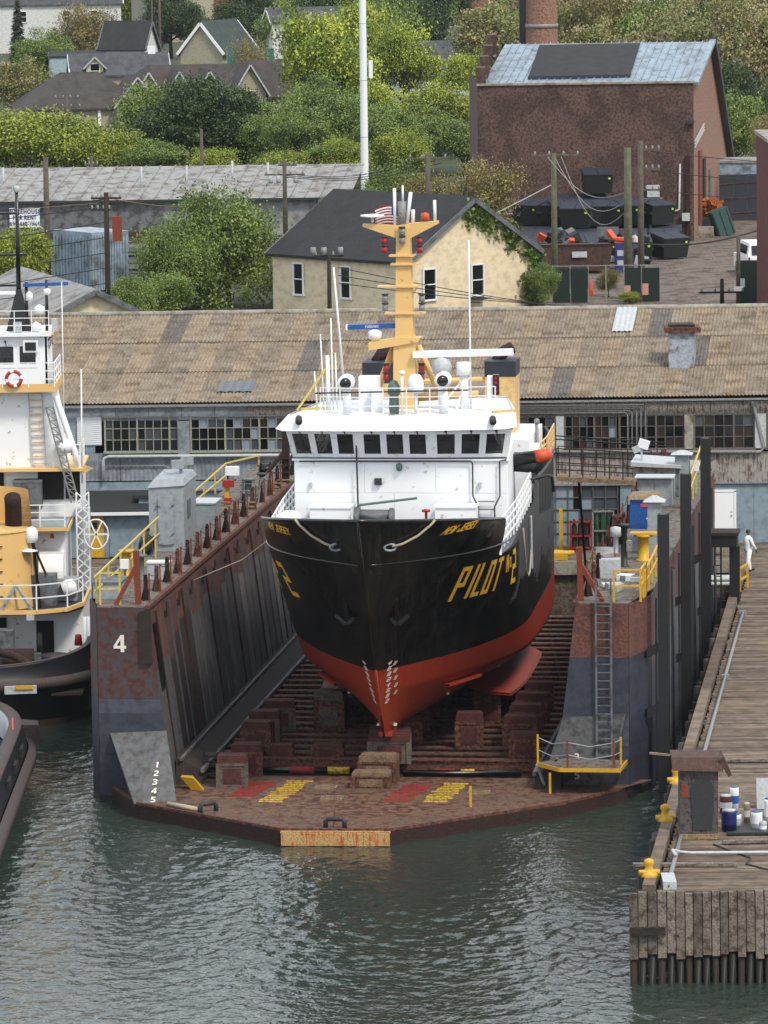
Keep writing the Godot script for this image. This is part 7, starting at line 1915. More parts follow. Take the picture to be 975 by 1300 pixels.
	for i in 4:
		b = MB.new(); b.box(V(-BW + 0.25 + 0.3 * i, BH + 0.55 + 0.6 * i, -1.2 - 2.6 * i), V(0.6, 1.2, 2.6)); part("stepped_parapet", b, "brick", t)
	for e in [[-4.5, 3.8, 5.6, "rustorange"], [-7.6, 3.2, 4.9, "interior"], [-12.0, 2.4, 3.9, "midgrey"]]:
		b = MB.new(); b.box(V(BW - e[0] * k + 0.02, (0.9 + e[2]) / 2, e[0]), V(0.12, e[2] - 0.9, 1.5), Basis(Vector3.UP, -0.149)); part("arched_window", b, e[3], t)
	b = MB.new(true); b.tube([V(-BW, 1.9, 0.1), V(BW - 1.1, 2.0, 0.1), V(BW - 0.95, 2.1, 0.1), V(BW - 0.9, 5.0, 0.1)], 0.07, 6); part("pipe", b, "pale", t)
	for i in 3:
		b = MB.new(); b.bar(V(BW + 0.1, 6.0 + 0.2 * i, -0.5), V(BW + 1.0, 6.9 + 0.2 * i, -5), 0.06); part("conduit", b, "pale", t)
	b = MB.new(); b.box(V(BW - 0.4, 2.0, 0.1), V(0.3, 7.0, 0.2), Basis.IDENTITY); part("downpipe", b, "rustdark", t)
	b = MB.new(); b.box(V(BW - 0.55, 1.6, 0.35), V(0.5, 0.5, 0.3)); part("sign_plate", b, "pale", t)
	b = MB.new(); b.box(V(BW - 0.2, 7.7, 0.2), V(0.45, 0.2, 0.3)); part("lamp", b, "darkgrey", t)
	t = thing("brick_chimney", "round pale brick chimney stack behind the brick works roof", "chimney", V(11.2, UP, -352))
	b = MB.new(true); b.tube([V(0, 0, 0), V(0, 17, 0)], [1.3, 1.05], 20, false); part("stack", b, "brickpink", t)
	b = MB.new(true); b.tube([V(0, 13.1, 0), V(0, 13.35, 0)], 1.17, 20); part("band", b, "pipe", t)
	b = MB.new(); b.box(V(-1.25, 8, 0), V(0.5, 16, 0.5)); part("flue", b, "black", t)
	# --- red brick corner at the right
	t = thing("red_brick_building", "red brick building corner at the lane beside the white van", "building", V(23.5, UP, -274)); b = MB.new(); b.box(V(0, 4.9, 0), V(6.0, 9.8, 9)); part("wall", b, "brickred", t); b = MB.new(); b.box(V(0, 9.9, 0), V(6.2, 0.2, 9.2)); part("coping", b, "conc", t)
	# --- long grey warehouse with sign
	t = thing("long_grey_warehouse", "long low grey warehouse with pale seamed metal roof and rental sign", "warehouse", V(-26, UP, -340))
	b = MB.new(); b.box(V(0, 1.25, -7), V(43.5, 2.5, 14)); part("wall", b, "longwall", t)
	for i in 46:
		var x0 := -22.0 + i * 1.0
		b = MB.new(); b.quad(V(x0, 2.5, 0.4), V(x0 + 0.99, 2.5, 0.4), V(x0 + 1.99, 3.95, -12), V(x0 + 1.0, 3.95, -12)); b.bar(V(x0, 2.52, 0.4), V(x0 + 1.0, 3.97, -12), 0.06, 0.1); part("roof_sheet", b, "palegreyroof", t)
	b = MB.new(); b.box(V(0, 2.42, 0.42), V(44, 0.16, 0.14)); part("gutter", b, "darkgrey", t)
	for e in [[-16, 5.2, -4], [-5.5, 4.3, -3], [0.5, 4.3, -7], [10.0, 4.4, -4], [13.0, 4.4, -5], [16, 4.5, -8], [18.5, 4.6, -4]]:
		b = MB.new(true); b.tube([V(e[0], 2.6, e[2]), V(e[0], e[1], e[2])], 0.09, 6); part("vent_pipe", b, "pale", t)
	b = MB.new(); b.box(V(3.6, 1.15, 0.06), V(16, 2.0, 0.1)); part("wall_panel", b, "midgrey", t)
	b = MB.new(); b.box(V(-5, 0.2, 0.1), V(33, 0.35, 0.16)); part("plinth", b, "darkwood2", t)
	t = thing("rental_sign", "white warehouse for rent sign with blue lettering and phone number", "sign", V(-23.6, UP + 0.75, -339.7))
	b = MB.new(); b.box(V(0, 0.65, 0), V(2.0, 1.3, 0.06)); part("board", b, "white", t)
	for e in [["WAREHOUSE", 1.05, 0.3], ["FOR RENT", 0.66, 0.28], ["917-440-7944", 0.24, 0.27]]: inst("lettering", font_mesh(e[0], e[2], 0.02, false, true, e[0] == "FOR RENT"), "ink", t, Transform3D(Basis.IDENTITY.scaled(V(0.86, 1, 1)), V(0, e[1], 0.05)))
	# --- low pale-roofed house at far left
	t = house("pale_roof_house", "low house with pale grey roof and buff wall behind warehouse", V(-17.2, UP - 4.0, -270.5), -72.0, 15.5, 8.0, 5.0, 7.0, "stucco", "palegreyroof", 0.4)
	b = MB.new(); b.box(V(1.0, 6.1, 0.7), V(0.5, 0.7, 0.5)); b.box(V(1.0, 6.5, 0.7), V(0.6, 0.12, 0.6)); part("vent", b, "steel", t)
	b = MB.new(); b.box(V(3.7, 5.0, 1.2), V(0.5, 0.12, 0.4), Basis(Vector3.RIGHT, 0.6)); part("skylight", b, "black", t)
	b = MB.new(); b.bar(V(-0.3, 5.5, 1.0), V(-0.3, 6.5, 1.0), 0.1); part("pipe", b, "darkgrey", t)
	# --- container
	t = thing("shipping_container", "pale blue ribbed container standing on the yard before grey warehouse", "container", V(-17.0, UP, -300), 38)
	b = MB.new(); b.box(V(0, 1.75, 0), V(2.6, 3.4, 4.0)); part("box", b, "metalroof", t)
	for i in 12:
		b = MB.new(); b.box(V(-1.1 + 0.2 * i, 1.7, 2.03), V(0.09, 3.2, 0.06)); part("rib", b, "metalroof", t)
		b = MB.new(); b.box(V(-1.33, 1.7, -1.8 + 0.33 * i), V(0.06, 3.2, 0.12)); part("rib", b, "metalroof", t)
	t = thing("scrap_rack", "rack of dark pipes and scrap beside the pale blue container", "rack", V(-13.4, UP, -298))
	for i in 26:
		b = MB.new(); var y := rng.randf_range(0.2, 2.9); b.bar(V(-1.3, y, rng.randf_range(-0.6, 0.6)), V(rng.randf_range(0.6, 2.0), y + rng.randf_range(-0.1, 0.1), rng.randf_range(-0.6, 0.6)), 0.07); part("pipe", b, ["pipe", "darkgrey", "green"][i % 3], t)
	# --- houses up the street
	t = house("grey_shingle_house", "beige house with hipped dark shingle roof and white trim", V(-26.0, UP, -446), 12.0, 10.5, 9.0, 3.6, 6.3, "clap", "shingle", 0.4, 4.0)
	gable_front(t, 4.2, 5.6, 3.6, 4.0, 3.7, 6.0, "clap", "shingle")
	for s in [1.0, 6.1]: 
		b = MB.new(); b.box(V(s, 1.8, 4.62), V(0.25, 3.6, 0.14)); part("corner_board", b, "white", t)
	b = MB.new(); b.hexa([V(0.6, 0.9, 6.2), V(3.0, 0.9, 6.2), V(2.8, 0.9, 4.4), V(0.6, 0.9, 4.4), V(1.2, 1.7, 4.8), V(2.4, 1.7, 4.8), V(2.4, 1.7, 4.4), V(1.2, 1.7, 4.4)]); part("porch_roof", b, "shingle", t)
	t = house("shingle_terrace", "row of houses with dark shingle roofs and white gable trim", V(-16.5, UP, -452), 12.0, 13, 8, 3.9, 6.6, "clap", "shingle", 0.4, 3.0)
	for i in 3: gable_front(t, -4.6 + 2.7 * i, 4.8, 2.4, 3.0, 4.2, 6.2, "clap", "shingle")
	t = house("shingle_townhouse", "town house with steep dark hipped roof among bare branches", V(-9.3, UP, -446), 14.0, 11, 8, 4.4, 7.2, "clap", "shingle", 0.4, 3.5)
	gable_front(t, -3.0, 4.9, 2.8, 3.0, 4.6, 7.0, "clap", "shingle"); gable_front(t, 3.4, 4.9, 2.8, 3.0, 4.6, 6.9, "clap", "shingle")
	t = house("white_gable_house", "white sided house with dark blue grey roof above low blue wing", V(-25.3, UP, -522), -12.0, 4.6, 5.5, 5.6, 8.2, "clapwhite", "tar", 0.25)
	t = house("low_blue_house", "low pale blue flat-roofed wing beside the white gabled house", V(-30.5, UP, -520), 5.0, 5.5, 6, 4.9, 5.3, "clapblue", "tar", 0.1)
	t = house("dormer_house", "pale grey roofed house with small tan dormer behind shingle roofs", V(-24.8, UP, -490), 6.0, 9.0, 7, 4.4, 6.2, "clap", "shingle2", 0.3)
	gable_front(t, -2.4, 3.2, 1.6, 1.6, 5.2, 6.0, "stucco", "shingle2")
	b = MB.new(); b.box(V(3.2, 6.5, 0), V(0.7, 0.9, 0.6)); part("chimney", b, "white", t)
	t = house("green_roof_house", "beige gabled house with dark green roof and black door", V(-15.0, UP, -484), 68.0, 8.0, 4.3, 6.6, 9.4, "clap", "greenroof", 0.25)
	b = MB.new(); b.box(V(4.02, 5.8, 0.6), V(0.08, 1.4, 0.6)); part("door", b, "black", t)
	t = thing("teal_screen_fence", "teal mesh screened fence beside the green roofed house", "fence", V(-11.9, UP, -478)); 
	for i in 4:
		b = MB.new(); b.box(V(-1.6 + 1.1 * i, 6.3, 0), V(1.05, 1.5, 0.05)); part("mesh_panel", b, "teal", t)
		b = MB.new(); b.bar(V(-2.15 + 1.1 * i, 0, 0), V(-2.15 + 1.1 * i, 7.3, 0), 0.08); part("post", b, "pipe", t)
	t = house("long_white_house", "long white house with grey roof behind the spruce", V(-46, UP, -660), 4.0, 26, 9, 6.2, 9.8, "clapwhite", "shingle2", 0.3)
	for xx in [0.5, 6.0, 9.5]: win(t, V(xx, 4.6, 4.52), 0.9, 1.4, Basis.IDENTITY)
	t = house("beige_tall_house", "tall beige house with three narrow gable windows", V(-27.5, UP, -690), 25.0, 9, 7, 8.5, 12.0, "clap", "shingle2", 0.3)
	for i in 3: win(t, V(1.0 + 1.2 * i, 6.8, 3.52), 0.6, 1.7, Basis.IDENTITY)
	t = house("orange_brick_house", "orange brick house front between two dark green trees", V(-22.5, UP, -700), 0.0, 8, 6, 9, 9.4, "brickorange", "tar", 0.1)
	for i in 4: win(t, V(-3 + 2 * i, 7.4, 3.02), 0.8, 1.4, Basis.IDENTITY)
	t = house("white_balcony_house", "white railed house half hidden by bright green tree", V(-7.5, UP, -560), 10.0, 9, 6, 6.8, 8.2, "clapwhite", "shingle2", 0.2)
	for i in 3: win(t, V(-3 + 2 * i, 5.2, 3.02), 0.8, 1.4, Basis.IDENTITY)
	t = house("domed_grey_shed", "grey shed with wide curved dark roof behind yellow green trees", V(5.6, UP, -500), 20.0, 9, 8, 3.6, 6.6, "clapwhite", "shingle2", 0.3)
	t = house("white_garage", "white garage wall showing through the yellow green trees", V(7.0, UP, -452), 5.0, 8, 6, 3.4, 4.0, "clapwhite", "palegreyroof", 0.2)
	# industrial sheds on the skyline
	for e in [[12, -760, 40, 5, "brickpale", "long salmon brick shed on the skyline under grey roof"], [20, -840, 70, 8.5, "clapwhite", "white flat shed on the skyline behind salmon shed"], [-12, -800, 30, 7, "clap", "beige flat shed on the skyline beyond the trees"]]:
		t = thing("skyline_shed", e[5], "shed", V(e[0], UP, e[1])); b = MB.new(); b.box(V(0, e[3] / 2, 0), V(e[2], e[3], 12)); part("wall", b, e[4], t); b = MB.new(); b.box(V(0, e[3] + 0.2, 0), V(e[2] + 0.4, 0.5, 12.4)); part("roof", b, "palegreyroof", t)
		for i in 10:
			b = MB.new(); b.box(V(-e[2] * 0.45 + e[2] * 0.1 * i, e[3] * 0.7, 6.02), V(e[2] * 0.06, e[3] * 0.2, 0.06)); part("window", b, "pane_grey", t)
	t = thing("blue_scaffold", "blue rack structure seen behind the white monopole", "rack", V(3.5, UP, -560))
	for i in 5:
		b = MB.new(); b.box(V(-5 + 2.4 * i, 3.0, 0), V(2.2, 2.6, 1.0)); part("bay", b, "blue", t)
		b = MB.new(); b.bar(V(-6.2 + 2.4 * i, 0, 0.6), V(-6.2 + 2.4 * i, 5.4, 0.6), 0.14); part("post", b, "darkgrey", t)

# ================================================================ works yard at the right
func build_yard():
	var b: MB
	var t: Node3D
	# dark dumpsters: one proto, duplicated
	var d := thing("dumpster", "x", "dumpster", Vector3.ZERO, 0, "dark dumpsters in the works yard")
	b = MB.new(); b.hexa([V(-0.85, 0.1, 0.6), V(0.85, 0.1, 0.6), V(0.85, 0.1, -0.7), V(-0.85, 0.1, -0.7), V(-0.95, 1.25, 0.8), V(0.95, 1.25, 0.8), V(0.95, 1.55, -0.8), V(-0.95, 1.55, -0.8)]); part("body", b, "bingreen", d)
	for s in [-0.48, 0.48]:
		b = MB.new(); b.hexa([V(s - 0.46, 1.27, 0.84), V(s + 0.46, 1.27, 0.84), V(s + 0.46, 1.57, -0.82), V(s - 0.46, 1.57, -0.82), V(s - 0.46, 1.33, 0.84), V(s + 0.46, 1.33, 0.84), V(s + 0.46, 1.64, -0.82), V(s - 0.46, 1.64, -0.82)]); part("lid", b, "navy", d)
		b = MB.new(); b.box(V(s * 2.02, 0.85, 0.1), V(0.08, 0.14, 1.2)); part("fork_pocket", b, "darkgrey", d)
	b = MB.new(); b.box(V(0.7, 1.05, 0.76), V(0.14, 0.12, 0.03)); part("sticker", b, "limesticker", d)
	var first := true
	var rows := [[9.6, -313.5, 4, 2.0, 0.0], [9.4, -316.0, 4, 2.05, 0.0], [9.6, -318.8, 5, 2.02, 0.0], [9.8, -321.5, 5, 2.05, 0.0], [10.0, -324.4, 4, 2.1, 0.0], [10.6, -327.3, 3, 2.1, 0.0]]
	for r in rows:
		for i in r[2]:
			var p := V(r[0] + i * r[3] + rng.randf_range(-0.1, 0.1), UP + 0.02, r[1] + rng.randf_range(-0.2, 0.2))
			var l := "dark dumpster with sloping lids ranked in rows before the brick works"
			if first:
				d.position = p; d.set_meta("label", l); first = false
			else: copy(d, p, rng.randf_range(-5, 5), l)
	for e in [[10.2, 1.66, -324.4, 12], [12.1, 1.66, -327.2, -14], [13.6, 1.66, -327.3, 8], [13.9, 3.3, -327.3, 4], [15.8, 1.66, -322.0, -25]]: copy(d, V(e[0], UP + e[1], e[2]), e[3], "dark dumpster stacked on top of the rows against the brick wall")
	for i in 9: copy(d, V(9.6 + 0.95 * i + rng.randf_range(-0.3, 0.3), UP + 1.62, -321.0 + rng.randf_range(-3.5, 3.0)), rng.randf_range(-40, 40), "dark dumpster thrown crosswise on top of the ranked dumpsters")
	t = thing("yard_scrap", "tangle of bins, boards and scrap between the skip and dumpsters", "scrap", V(13.5, UP, -309.5))
	for i in 34:
		b = MB.new(); b.box(V(rng.randf_range(-3.8, 2.6), rng.randf_range(0.3, 2.2), rng.randf_range(-1.2, 1.6)), V(rng.randf_range(0.3, 1.3), rng.randf_range(0.15, 0.6), rng.randf_range(0.2, 0.6)), Basis(V(rng.randf() - 0.5, rng.randf(), rng.randf() - 0.5).normalized(), rng.randf() * 3)); part("piece", b, ["bingreen", "navy", "pale", "rustdark", "midgrey", "bingreen", "orange"][i % 7], t)
	copy(d, V(17.9, UP + 0.02, -316.0), 30, "dark green dumpster standing alone at the end of the rows")
	# rusty roll-off skip
	t = thing("rolloff_skip", "brown rusty open skip with sloping front before the dumpsters", "skip", V(11.2, UP, -306.5), 4)
	b = MB.new(); b.hexa([V(-2.6, 0.2, 1), V(2.4, 0.2, 1), V(2.4, 0.2, -1), V(-2.6, 0.2, -1), V(-3.2, 1.7, 1.15), V(2.6, 1.7, 1.15), V(2.6, 1.7, -1.15), V(-3.2, 1.7, -1.15)]); part("body", b, "darkwood2", t)
	b = MB.new(); b.box(V(-0.3, 1.75, 1.1), V(5.9, 0.12, 0.16)); part("rim", b, "rustdark", t)
	b = MB.new(); b.box(V(0.6, 1.2, 1.2), V(0.9, 0.35, 0.03)); part("label_plate", b, "pale", t)
	t = thing("blue_bin", "small blue bin with orange top and white labels beside skip", "bin", V(14.6, UP, -306.5)); b = MB.new(); b.box(V(0, 0.9, 0), V(1.1, 1.8, 0.9)); part("body", b, "ink", t); b = MB.new(); b.box(V(0, 1.95, 0), V(1.15, 0.3, 0.95)); part("lid", b, "orange", t)
	for i in 4:
		b = MB.new(); b.box(V(-0.25 + 0.5 * (i % 2), 0.6 + 0.6 * (i / 2), 0.47), V(0.36, 0.34, 0.02)); part("label", b, "pale", t)
	# screened fence
	t = thing("screened_fence", "dark green screened chain fence along the works yard", "fence", V(9.6, UP, -286))
	for i in 6:
		if i in [2, 3]: continue
		b = MB.new(); b.box(V(0.5 + 1.0 * i, 1.0, 0.02 * (i % 2)), V(0.98, 1.9, 0.04), Basis(Vector3.RIGHT, rng.randf_range(-0.04, 0.04))); part("screen_panel", b, "screen", t)
	for i in 7:
		b = MB.new(); b.bar(V(1.0 * i, 0, 0), V(1.0 * i, 2.15, 0), 0.07); part("post", b, "pipe", t)
	b = MB.new(); b.bar(V(0, 2.1, 0), V(6, 2.1, 0), 0.05); part("top_rail", b, "pipe", t)
	for i in 2:
		b = MB.new(); b.box(V(4.2 + 1.0 * i, 0.75, 0.05), V(0.34, 0.44 + 0.2 * i, 0.03)); part("notice", b, "signpink", t)
	t = thing("screened_fence", "dark green fence panel beside the white van and red brick corner", "fence", V(19.8, UP, -284)); b = MB.new(); b.box(V(0.7, 1.25, 0), V(1.5, 2.4, 0.05)); part("screen_panel", b, "screen", t); b = MB.new(); b.bar(V(0, 0, 0), V(0, 2.6, 0), 0.08); part("post", b, "pipe", t); b = MB.new(); b.box(V(0.3, 1.2, 0.05), V(0.25, 0.5, 0.03)); part("notice", b, "pale", t)
	t = thing("traffic_cone", "orange traffic cone standing in the works yard", "cone", V(11.95, UP, -291)); b = MB.new(true); b.lathe(V(0, 0.05, 0), [Vector2(0.2, 0), Vector2(0.05, 0.9), Vector2(0, 0.92)], 10); part("cone", b, "orange", t); b = MB.new(); b.box(V(0, 0.03, 0), V(0.5, 0.05, 0.5)); part("base", b, "orange", t)
	# white van
	t = thing("white_van", "white van with dark rear window parked beside red brick corner", "van", V(22.35, UP, -304), 6)
	b = MB.new(); b.hexa([V(-0.95, 0.35, 2.3), V(0.95, 0.35, 2.3), V(0.95, 0.35, -2.4), V(-0.95, 0.35, -2.4), V(-0.95, 1.15, 2.35), V(0.95, 1.15, 2.35), V(0.95, 1.15, -2.4), V(-0.95, 1.15, -2.4)]); part("lower_body", b, "white", t)
	b = MB.new(); b.hexa([V(-0.93, 1.15, 2.33), V(0.93, 1.15, 2.33), V(0.93, 1.15, -1.6), V(-0.93, 1.15, -1.6), V(-0.78, 2.0, 2.1), V(0.78, 2.0, 2.1), V(0.78, 2.0, -0.9), V(-0.78, 2.0, -0.9)]); part("cabin", b, "white", t)
	b = MB.new(); b.box(V(0, 1.6, 2.26), V(1.35, 0.55, 0.06), Basis(Vector3.RIGHT, -0.26)); part("rear_window", b, "pane_dark", t)
	b = MB.new(); b.box(V(-0.86, 1.58, 0.4), V(0.05, 0.5, 2.6), Basis(V(0, 0, 1), -0.17)); part("side_window", b, "pane_dark", t)
	for s in [-0.85, 0.85]:
		b = MB.new(); b.box(V(s, 1.0, 2.36), V(0.12, 0.4, 0.05)); part("tail_light", b, "red", t)
		for zz in [1.5, -1.5]:
			b = MB.new(true); b.tube([V(s - 0.1, 0.34, zz), V(s + 0.1, 0.34, zz)], 0.34, 14); part("wheel", b, "rubber", t)
	b = MB.new(); b.box(V(0, 0.5, 2.4), V(1.9, 0.2, 0.12)); part("bumper", b, "darkgrey", t)
	# green skip tipped over, orange scrap heap, slab
	t = thing("tipped_skip", "green tipped metal skip lying by the brick works gable", "skip", V(22.3, UP, -334), 20); t.scale = V(0.8, 0.8, 0.8)
	b = MB.new(); b.box(V(0, 1.1, 0), V(1.5, 2.3, 0.9), Basis(V(0, 0, 1), 0.35)); part("body", b, "skipgreen", t)
	for s in [-0.5, 0, 0.5]:
		b = MB.new(); b.box(V(s * 1.2, 1.1 + s * 0.4, 0.48), V(0.1, 2.2, 0.08), Basis(V(0, 0, 1), 0.35)); part("rib", b, "skipgreen", t)
	t = thing("scrap_heap", "heap of orange metal scrap piled by the brick works gable", "scrap", V(21.6, UP + 1.2, -337))
	for i in 40:
		b = MB.new(); b.box(V(rng.randfn(0, 0.5), absf(rng.randfn(0.4, 0.4)), rng.randfn(0, 0.5)), V(0.5, 0.12, 0.25), Basis(V(rng.randf(), rng.randf(), rng.randf()).normalized(), rng.randf() * 3)); part("piece", b, "scraporange", t)
	b = MB.new(); b.box(V(0, -0.6, 0), V(2.0, 1.2, 1.6)); part("crate", b, "darkgrey", t)
	t = thing("corrugated_fence", "low fence of blue grey sheets between rusty posts behind warehouse ridge", "fence", V(-13.4, UP, -257.5))
	for i in 9:
		b = MB.new(); b.box(V(0.45 + 0.9 * i, 0.95, 0), V(0.84, 1.9 + rng.randf_range(-0.1, 0.1), 0.05)); part("sheet", b, ["steel", "clapblue", "midgrey"][rng.randi() % 3], t)
		b = MB.new(); b.bar(V(0.9 * i, 0, 0.06), V(0.9 * i, 2.1, 0.06), 0.14); part("post", b, "rustdark", t)
	t = thing("concrete_block", "pale concrete block at the corner of the brick works", "block", V(21.0, UP, -333.2)); b = MB.new(); b.box(V(0, 0.35, 0), V(1.4, 0.7, 0.8)); part("block", b, "conc", t)
	t = thing("grey_shed", "blue grey shed behind black gate at the lane top", "shed", V(24.2, UP, -352)); b = MB.new(); b.box(V(0, 1.9, 0), V(4.6, 3.8, 4)); part("wall", b, "metalroof", t); b = MB.new(); b.box(V(0, 3.86, 0), V(4.8, 0.14, 4.2)); part("roof", b, "palegreyroof", t)
	t = thing("black_gate", "black boarded gate standing in front of the grey shed", "gate", V(25.0, UP, -347.5), 8)
	for i in 4:
		b = MB.new(); b.box(V(-1.5 + 1.0 * i, 1.6, 0), V(0.97, 3.1, 0.1)); part("board_panel", b, "navy", t)
	for i in 3:
		b = MB.new(); b.bar(V(-2.0, 0.5 + 1.0 * i, 0.08), V(2.0, 0.7 + 1.0 * i, 0.08), 0.05); part("rail", b, "rust", t)
	t = thing("wall_fan_unit", "grey air unit fixed on the brick wall above dumpsters", "air unit", V(17.6, UP + 3.3, -329.6)); b = MB.new(); b.box(V(0, 0, 0), V(0.8, 0.75, 0.6)); part("case", b, "pale", t); b = MB.new(); b.box(V(0, -0.5, 0), V(1.2, 0.1, 0.7)); part("bracket", b, "pipe", t)
	t = thing("parked_cars_row", "small blue parked car glimpsed beyond trees by the white garage", "car", V(8.2, UP, -443), 80)
	b = MB.new(true); b.hexa([V(-0.85, 0.3, 2), V(0.85, 0.3, 2), V(0.85, 0.3, -2), V(-0.85, 0.3, -2), V(-0.85, 0.9, 2), V(0.85, 0.9, 2), V(0.85, 0.9, -2), V(-0.85, 0.9, -2)]); part("body", b, "clapblue", t)
	b = MB.new(true); b.hexa([V(-0.8, 0.9, 1.2), V(0.8, 0.9, 1.2), V(0.8, 0.9, -1.4), V(-0.8, 0.9, -1.4), V(-0.65, 1.4, 0.7), V(0.65, 1.4, 0.7), V(0.65, 1.4, -1.0), V(-0.65, 1.4, -1.0)]); part("cabin", b, "pane_dark", t)
	for s in [-0.8, 0.8]:
		for zz in [1.2, -1.2]:
			b = MB.new(true); b.tube([V(s - 0.1, 0.3, zz), V(s + 0.1, 0.3, zz)], 0.3, 12); part("wheel", b, "rubber", t)

# ================================================================ poles and wires
func pole(label: String, x: float, z: float, top: float, r: float, arms: Array, m := "polewood") -> Node3D:
	var t := thing("utility_pole", label, "utility pole", V(x, UP, z))
	var h := top - UP
	var b := MB.new(true); b.tube([V(0, 0, 0), V(0, h, 0)], [r, r * 0.75], 8); part("shaft", b, m, t)
	for a in arms:
		b = MB.new(); b.box(V(a[1], h - a[0], 0), V(a[2], 0.1, 0.12)); part("crossarm", b, m, t)
		for k in 4:
			b = MB.new(true); b.lathe(V(a[1] - a[2] * 0.45 + a[2] * 0.3 * k, h - a[0] + 0.05, 0), [Vector2(0.05, 0), Vector2(0.07, 0.08), Vector2(0.04, 0.18), Vector2(0, 0.2)], 6); part("insulator", b, "pipe", t)
	return t
func wire(label: String, a: Vector3, c: Vector3, sag: float, r := 0.022, m := "wire"):
	var t := thing("overhead_wire", label, "wire", a, 0, "overhead wires")
	var pp := []
	for i in 13: pp.append((c - a) * (i / 12.0) - V(0, sag * sin(PI * i / 12.0), 0))
	var b := MB.new(); b.tube(pp, r, 4); part("strand", b, m, t)
func build_poles():
	mat("polewood", Color(0.40, 0.37, 0.33), 0.9, "hard", 0.8, "patches", 3.0)
	mat("polegreen", Color(0.42, 0.42, 0.33), 0.9, "hard", 0.8, "patches", 3.0)
	var b: MB
	var t := thing("monopole", "tall white cylindrical monopole rising behind the grey warehouse", "pole", V(-1.1, UP, -380))
	for i in 5:
		b = MB.new(true); b.tube([V(0, 4.2 * i, 0), V(0, 4.2 * (i + 1) - 0.03, 0)], [0.30 - 0.012 * i, 0.29 - 0.012 * i], 14, false); part("section", b, "white", t)
	b = MB.new(); b.box(V(0.55, 9.2, 0), V(0.3, 1.3, 0.3)); part("equipment_box", b, "white", t)
	t = pole("dark weathered utility pole with rusty box by the pale roofed house", -14.33, -268, 16.25, 0.17, [[0.3, 0.0, 1.6], [0.9, -0.3, 1.0]], "darkwood")
	b = MB.new(); b.box(V(0.55, 5.85, 0), V(0.5, 1.3, 0.4)); part("rusty_box", b, "rustorange", t)
	t = pole("brown utility pole with street lamp arm near the rental sign", -19.87, -305, 15.95, 0.2, [])
	b = MB.new(); b.bar(V(0, 3.0, 0), V(-0.75, 3.6, 0), 0.06); b.box(V(-0.95, 3.6, 0), V(0.45, 0.1, 0.16)); part("lamp_arm", b, "pale", t)
	pole("slim pole rising above grey warehouse roof before dark tree", -12.2, -352, 14.95, 0.13, [])
	t = pole("utility pole with crossarm and transformers beside the leafy yard tree", -6.12, -330, 14.05, 0.17, [[0.9, 0.0, 2.6], [0.3, 0.2, 1.2]])
	for s in [-0.9, -0.4, 0.7]:
		b = MB.new(true); b.tube([V(s, 4.1, 0.15), V(s, 4.6, 0.15)], 0.14, 8); part("transformer", b, "pale", t)
	t = pole("short dark pole with three insulators before the stucco house", -2.66, -262.5, 13.3, 0.13, [[0.1, 0, 1.5]], "darkwood")
	for s in [-0.8, -0.25, 0.6]:
		b = MB.new(true); b.tube([V(s, 4.75, 0), V(s, 5.15, 0)], 0.14, 8); part("transformer", b, "pipe", t)
	pole("pole with crossarm behind the stucco house roof ridge", 3.0, -318, 15.1, 0.2, [[0.3, 0.0, 2.4]])
	pole("utility pole with wide crossarm in front of the brick works", 9.9, -291, 16.6, 0.2, [[0.1, 0.15, 2.7]], "polegreen")
	pole("stout greenish utility pole between yard fence and brick works", 13.95, -288, 17.05, 0.26, [], "polegreen")
	pole("utility pole with side pegs next to the stout greenish pole", 14.88, -292, 17.2, 0.2, [[0.5, 0.5, 1.2], [1.6, 0.5, 1.2], [2.8, 0.5, 1.2]], "polewood")
	t = pole("short grey pole carrying a white notice before the white van", 19.88, -284, 12.3, 0.14, [])
	b = MB.new(); b.box(V(0, 0.85, 0.16), V(0.5, 0.32, 0.04)); part("notice", b, "white", t)
	pole("low dark post with long crossarm at the lane foot", 18.76, -281, 10.2, 0.13, [[0.75, 0.0, 2.5]], "darkwood")
	pole("slender pole beside dark tree up the hill street", -25.0, -590, 19.0, 0.16, [])
	pole("thin leaning pole by the beige tall house", -26.4, -602, 19.0, 0.12, [], "polewood")
	t = pole("pole with three angled lamp arms before the shingle roof", -24.3, -400, 15.1, 0.14, [[0.2, 0.0, 1.9], [0.9, 0, 2.2]])
	pole("grey pole half hidden by yellow green tree", -19.8, -352, 13.2, 0.14, [[0.6, 0, 0.9]])
	# wires strung left to right over the yards
	var tops := [V(-14.33, 15.9, -268), V(-6.12, 13.2, -330), V(3.0, 14.8, -318), V(9.9, 16.5, -291), V(14.88, 16.6, -292), V(30, 15.5, -300), V(-45, 15.0, -275)]
	wire("upper black wire from dark pole to far left", tops[6], tops[0], 0.8)
	wire("second black wire from dark pole to far left", tops[6] - V(0, 0.5, 0), tops[0] - V(0, 0.4, 0), 0.9)
	wire("yellow sheathed wire from the dark pole to grey warehouse", tops[0] + V(0.4, 0, 0), V(-6.2, 13.4, -330), 1.2, 0.02, "lumber")
	wire("second yellow sheathed wire along the grey warehouse eave", V(-45, 11.0, -338), tops[0] + V(-0.4, -0.2, 0), 0.6, 0.02, "lumber")
	for i in 5: wire(["low slack wire over the container towards the dark pole", "lower slack wire over the pale roofed house", "lowest slack wire crossing before the container", "thin wire from dark pole through the leafy tree", "slack wire running behind the leafy yard tree"][i], V(-40, 11.6 - 0.5 * i, -280), tops[0] - V(0, 1.2 + 0.8 * i, 0), 0.5 + 0.1 * i)
	for i in 3: wire(["wire from leafy tree pole over the house roof", "second wire over the stucco house roof ridge", "third wire over the stucco house roof"][i], tops[1] - V(0, 0.1 * i, 0), tops[2] - V(0, 0.15 * i, 0) + V(0.4 * i, 0, 0), 0.6)
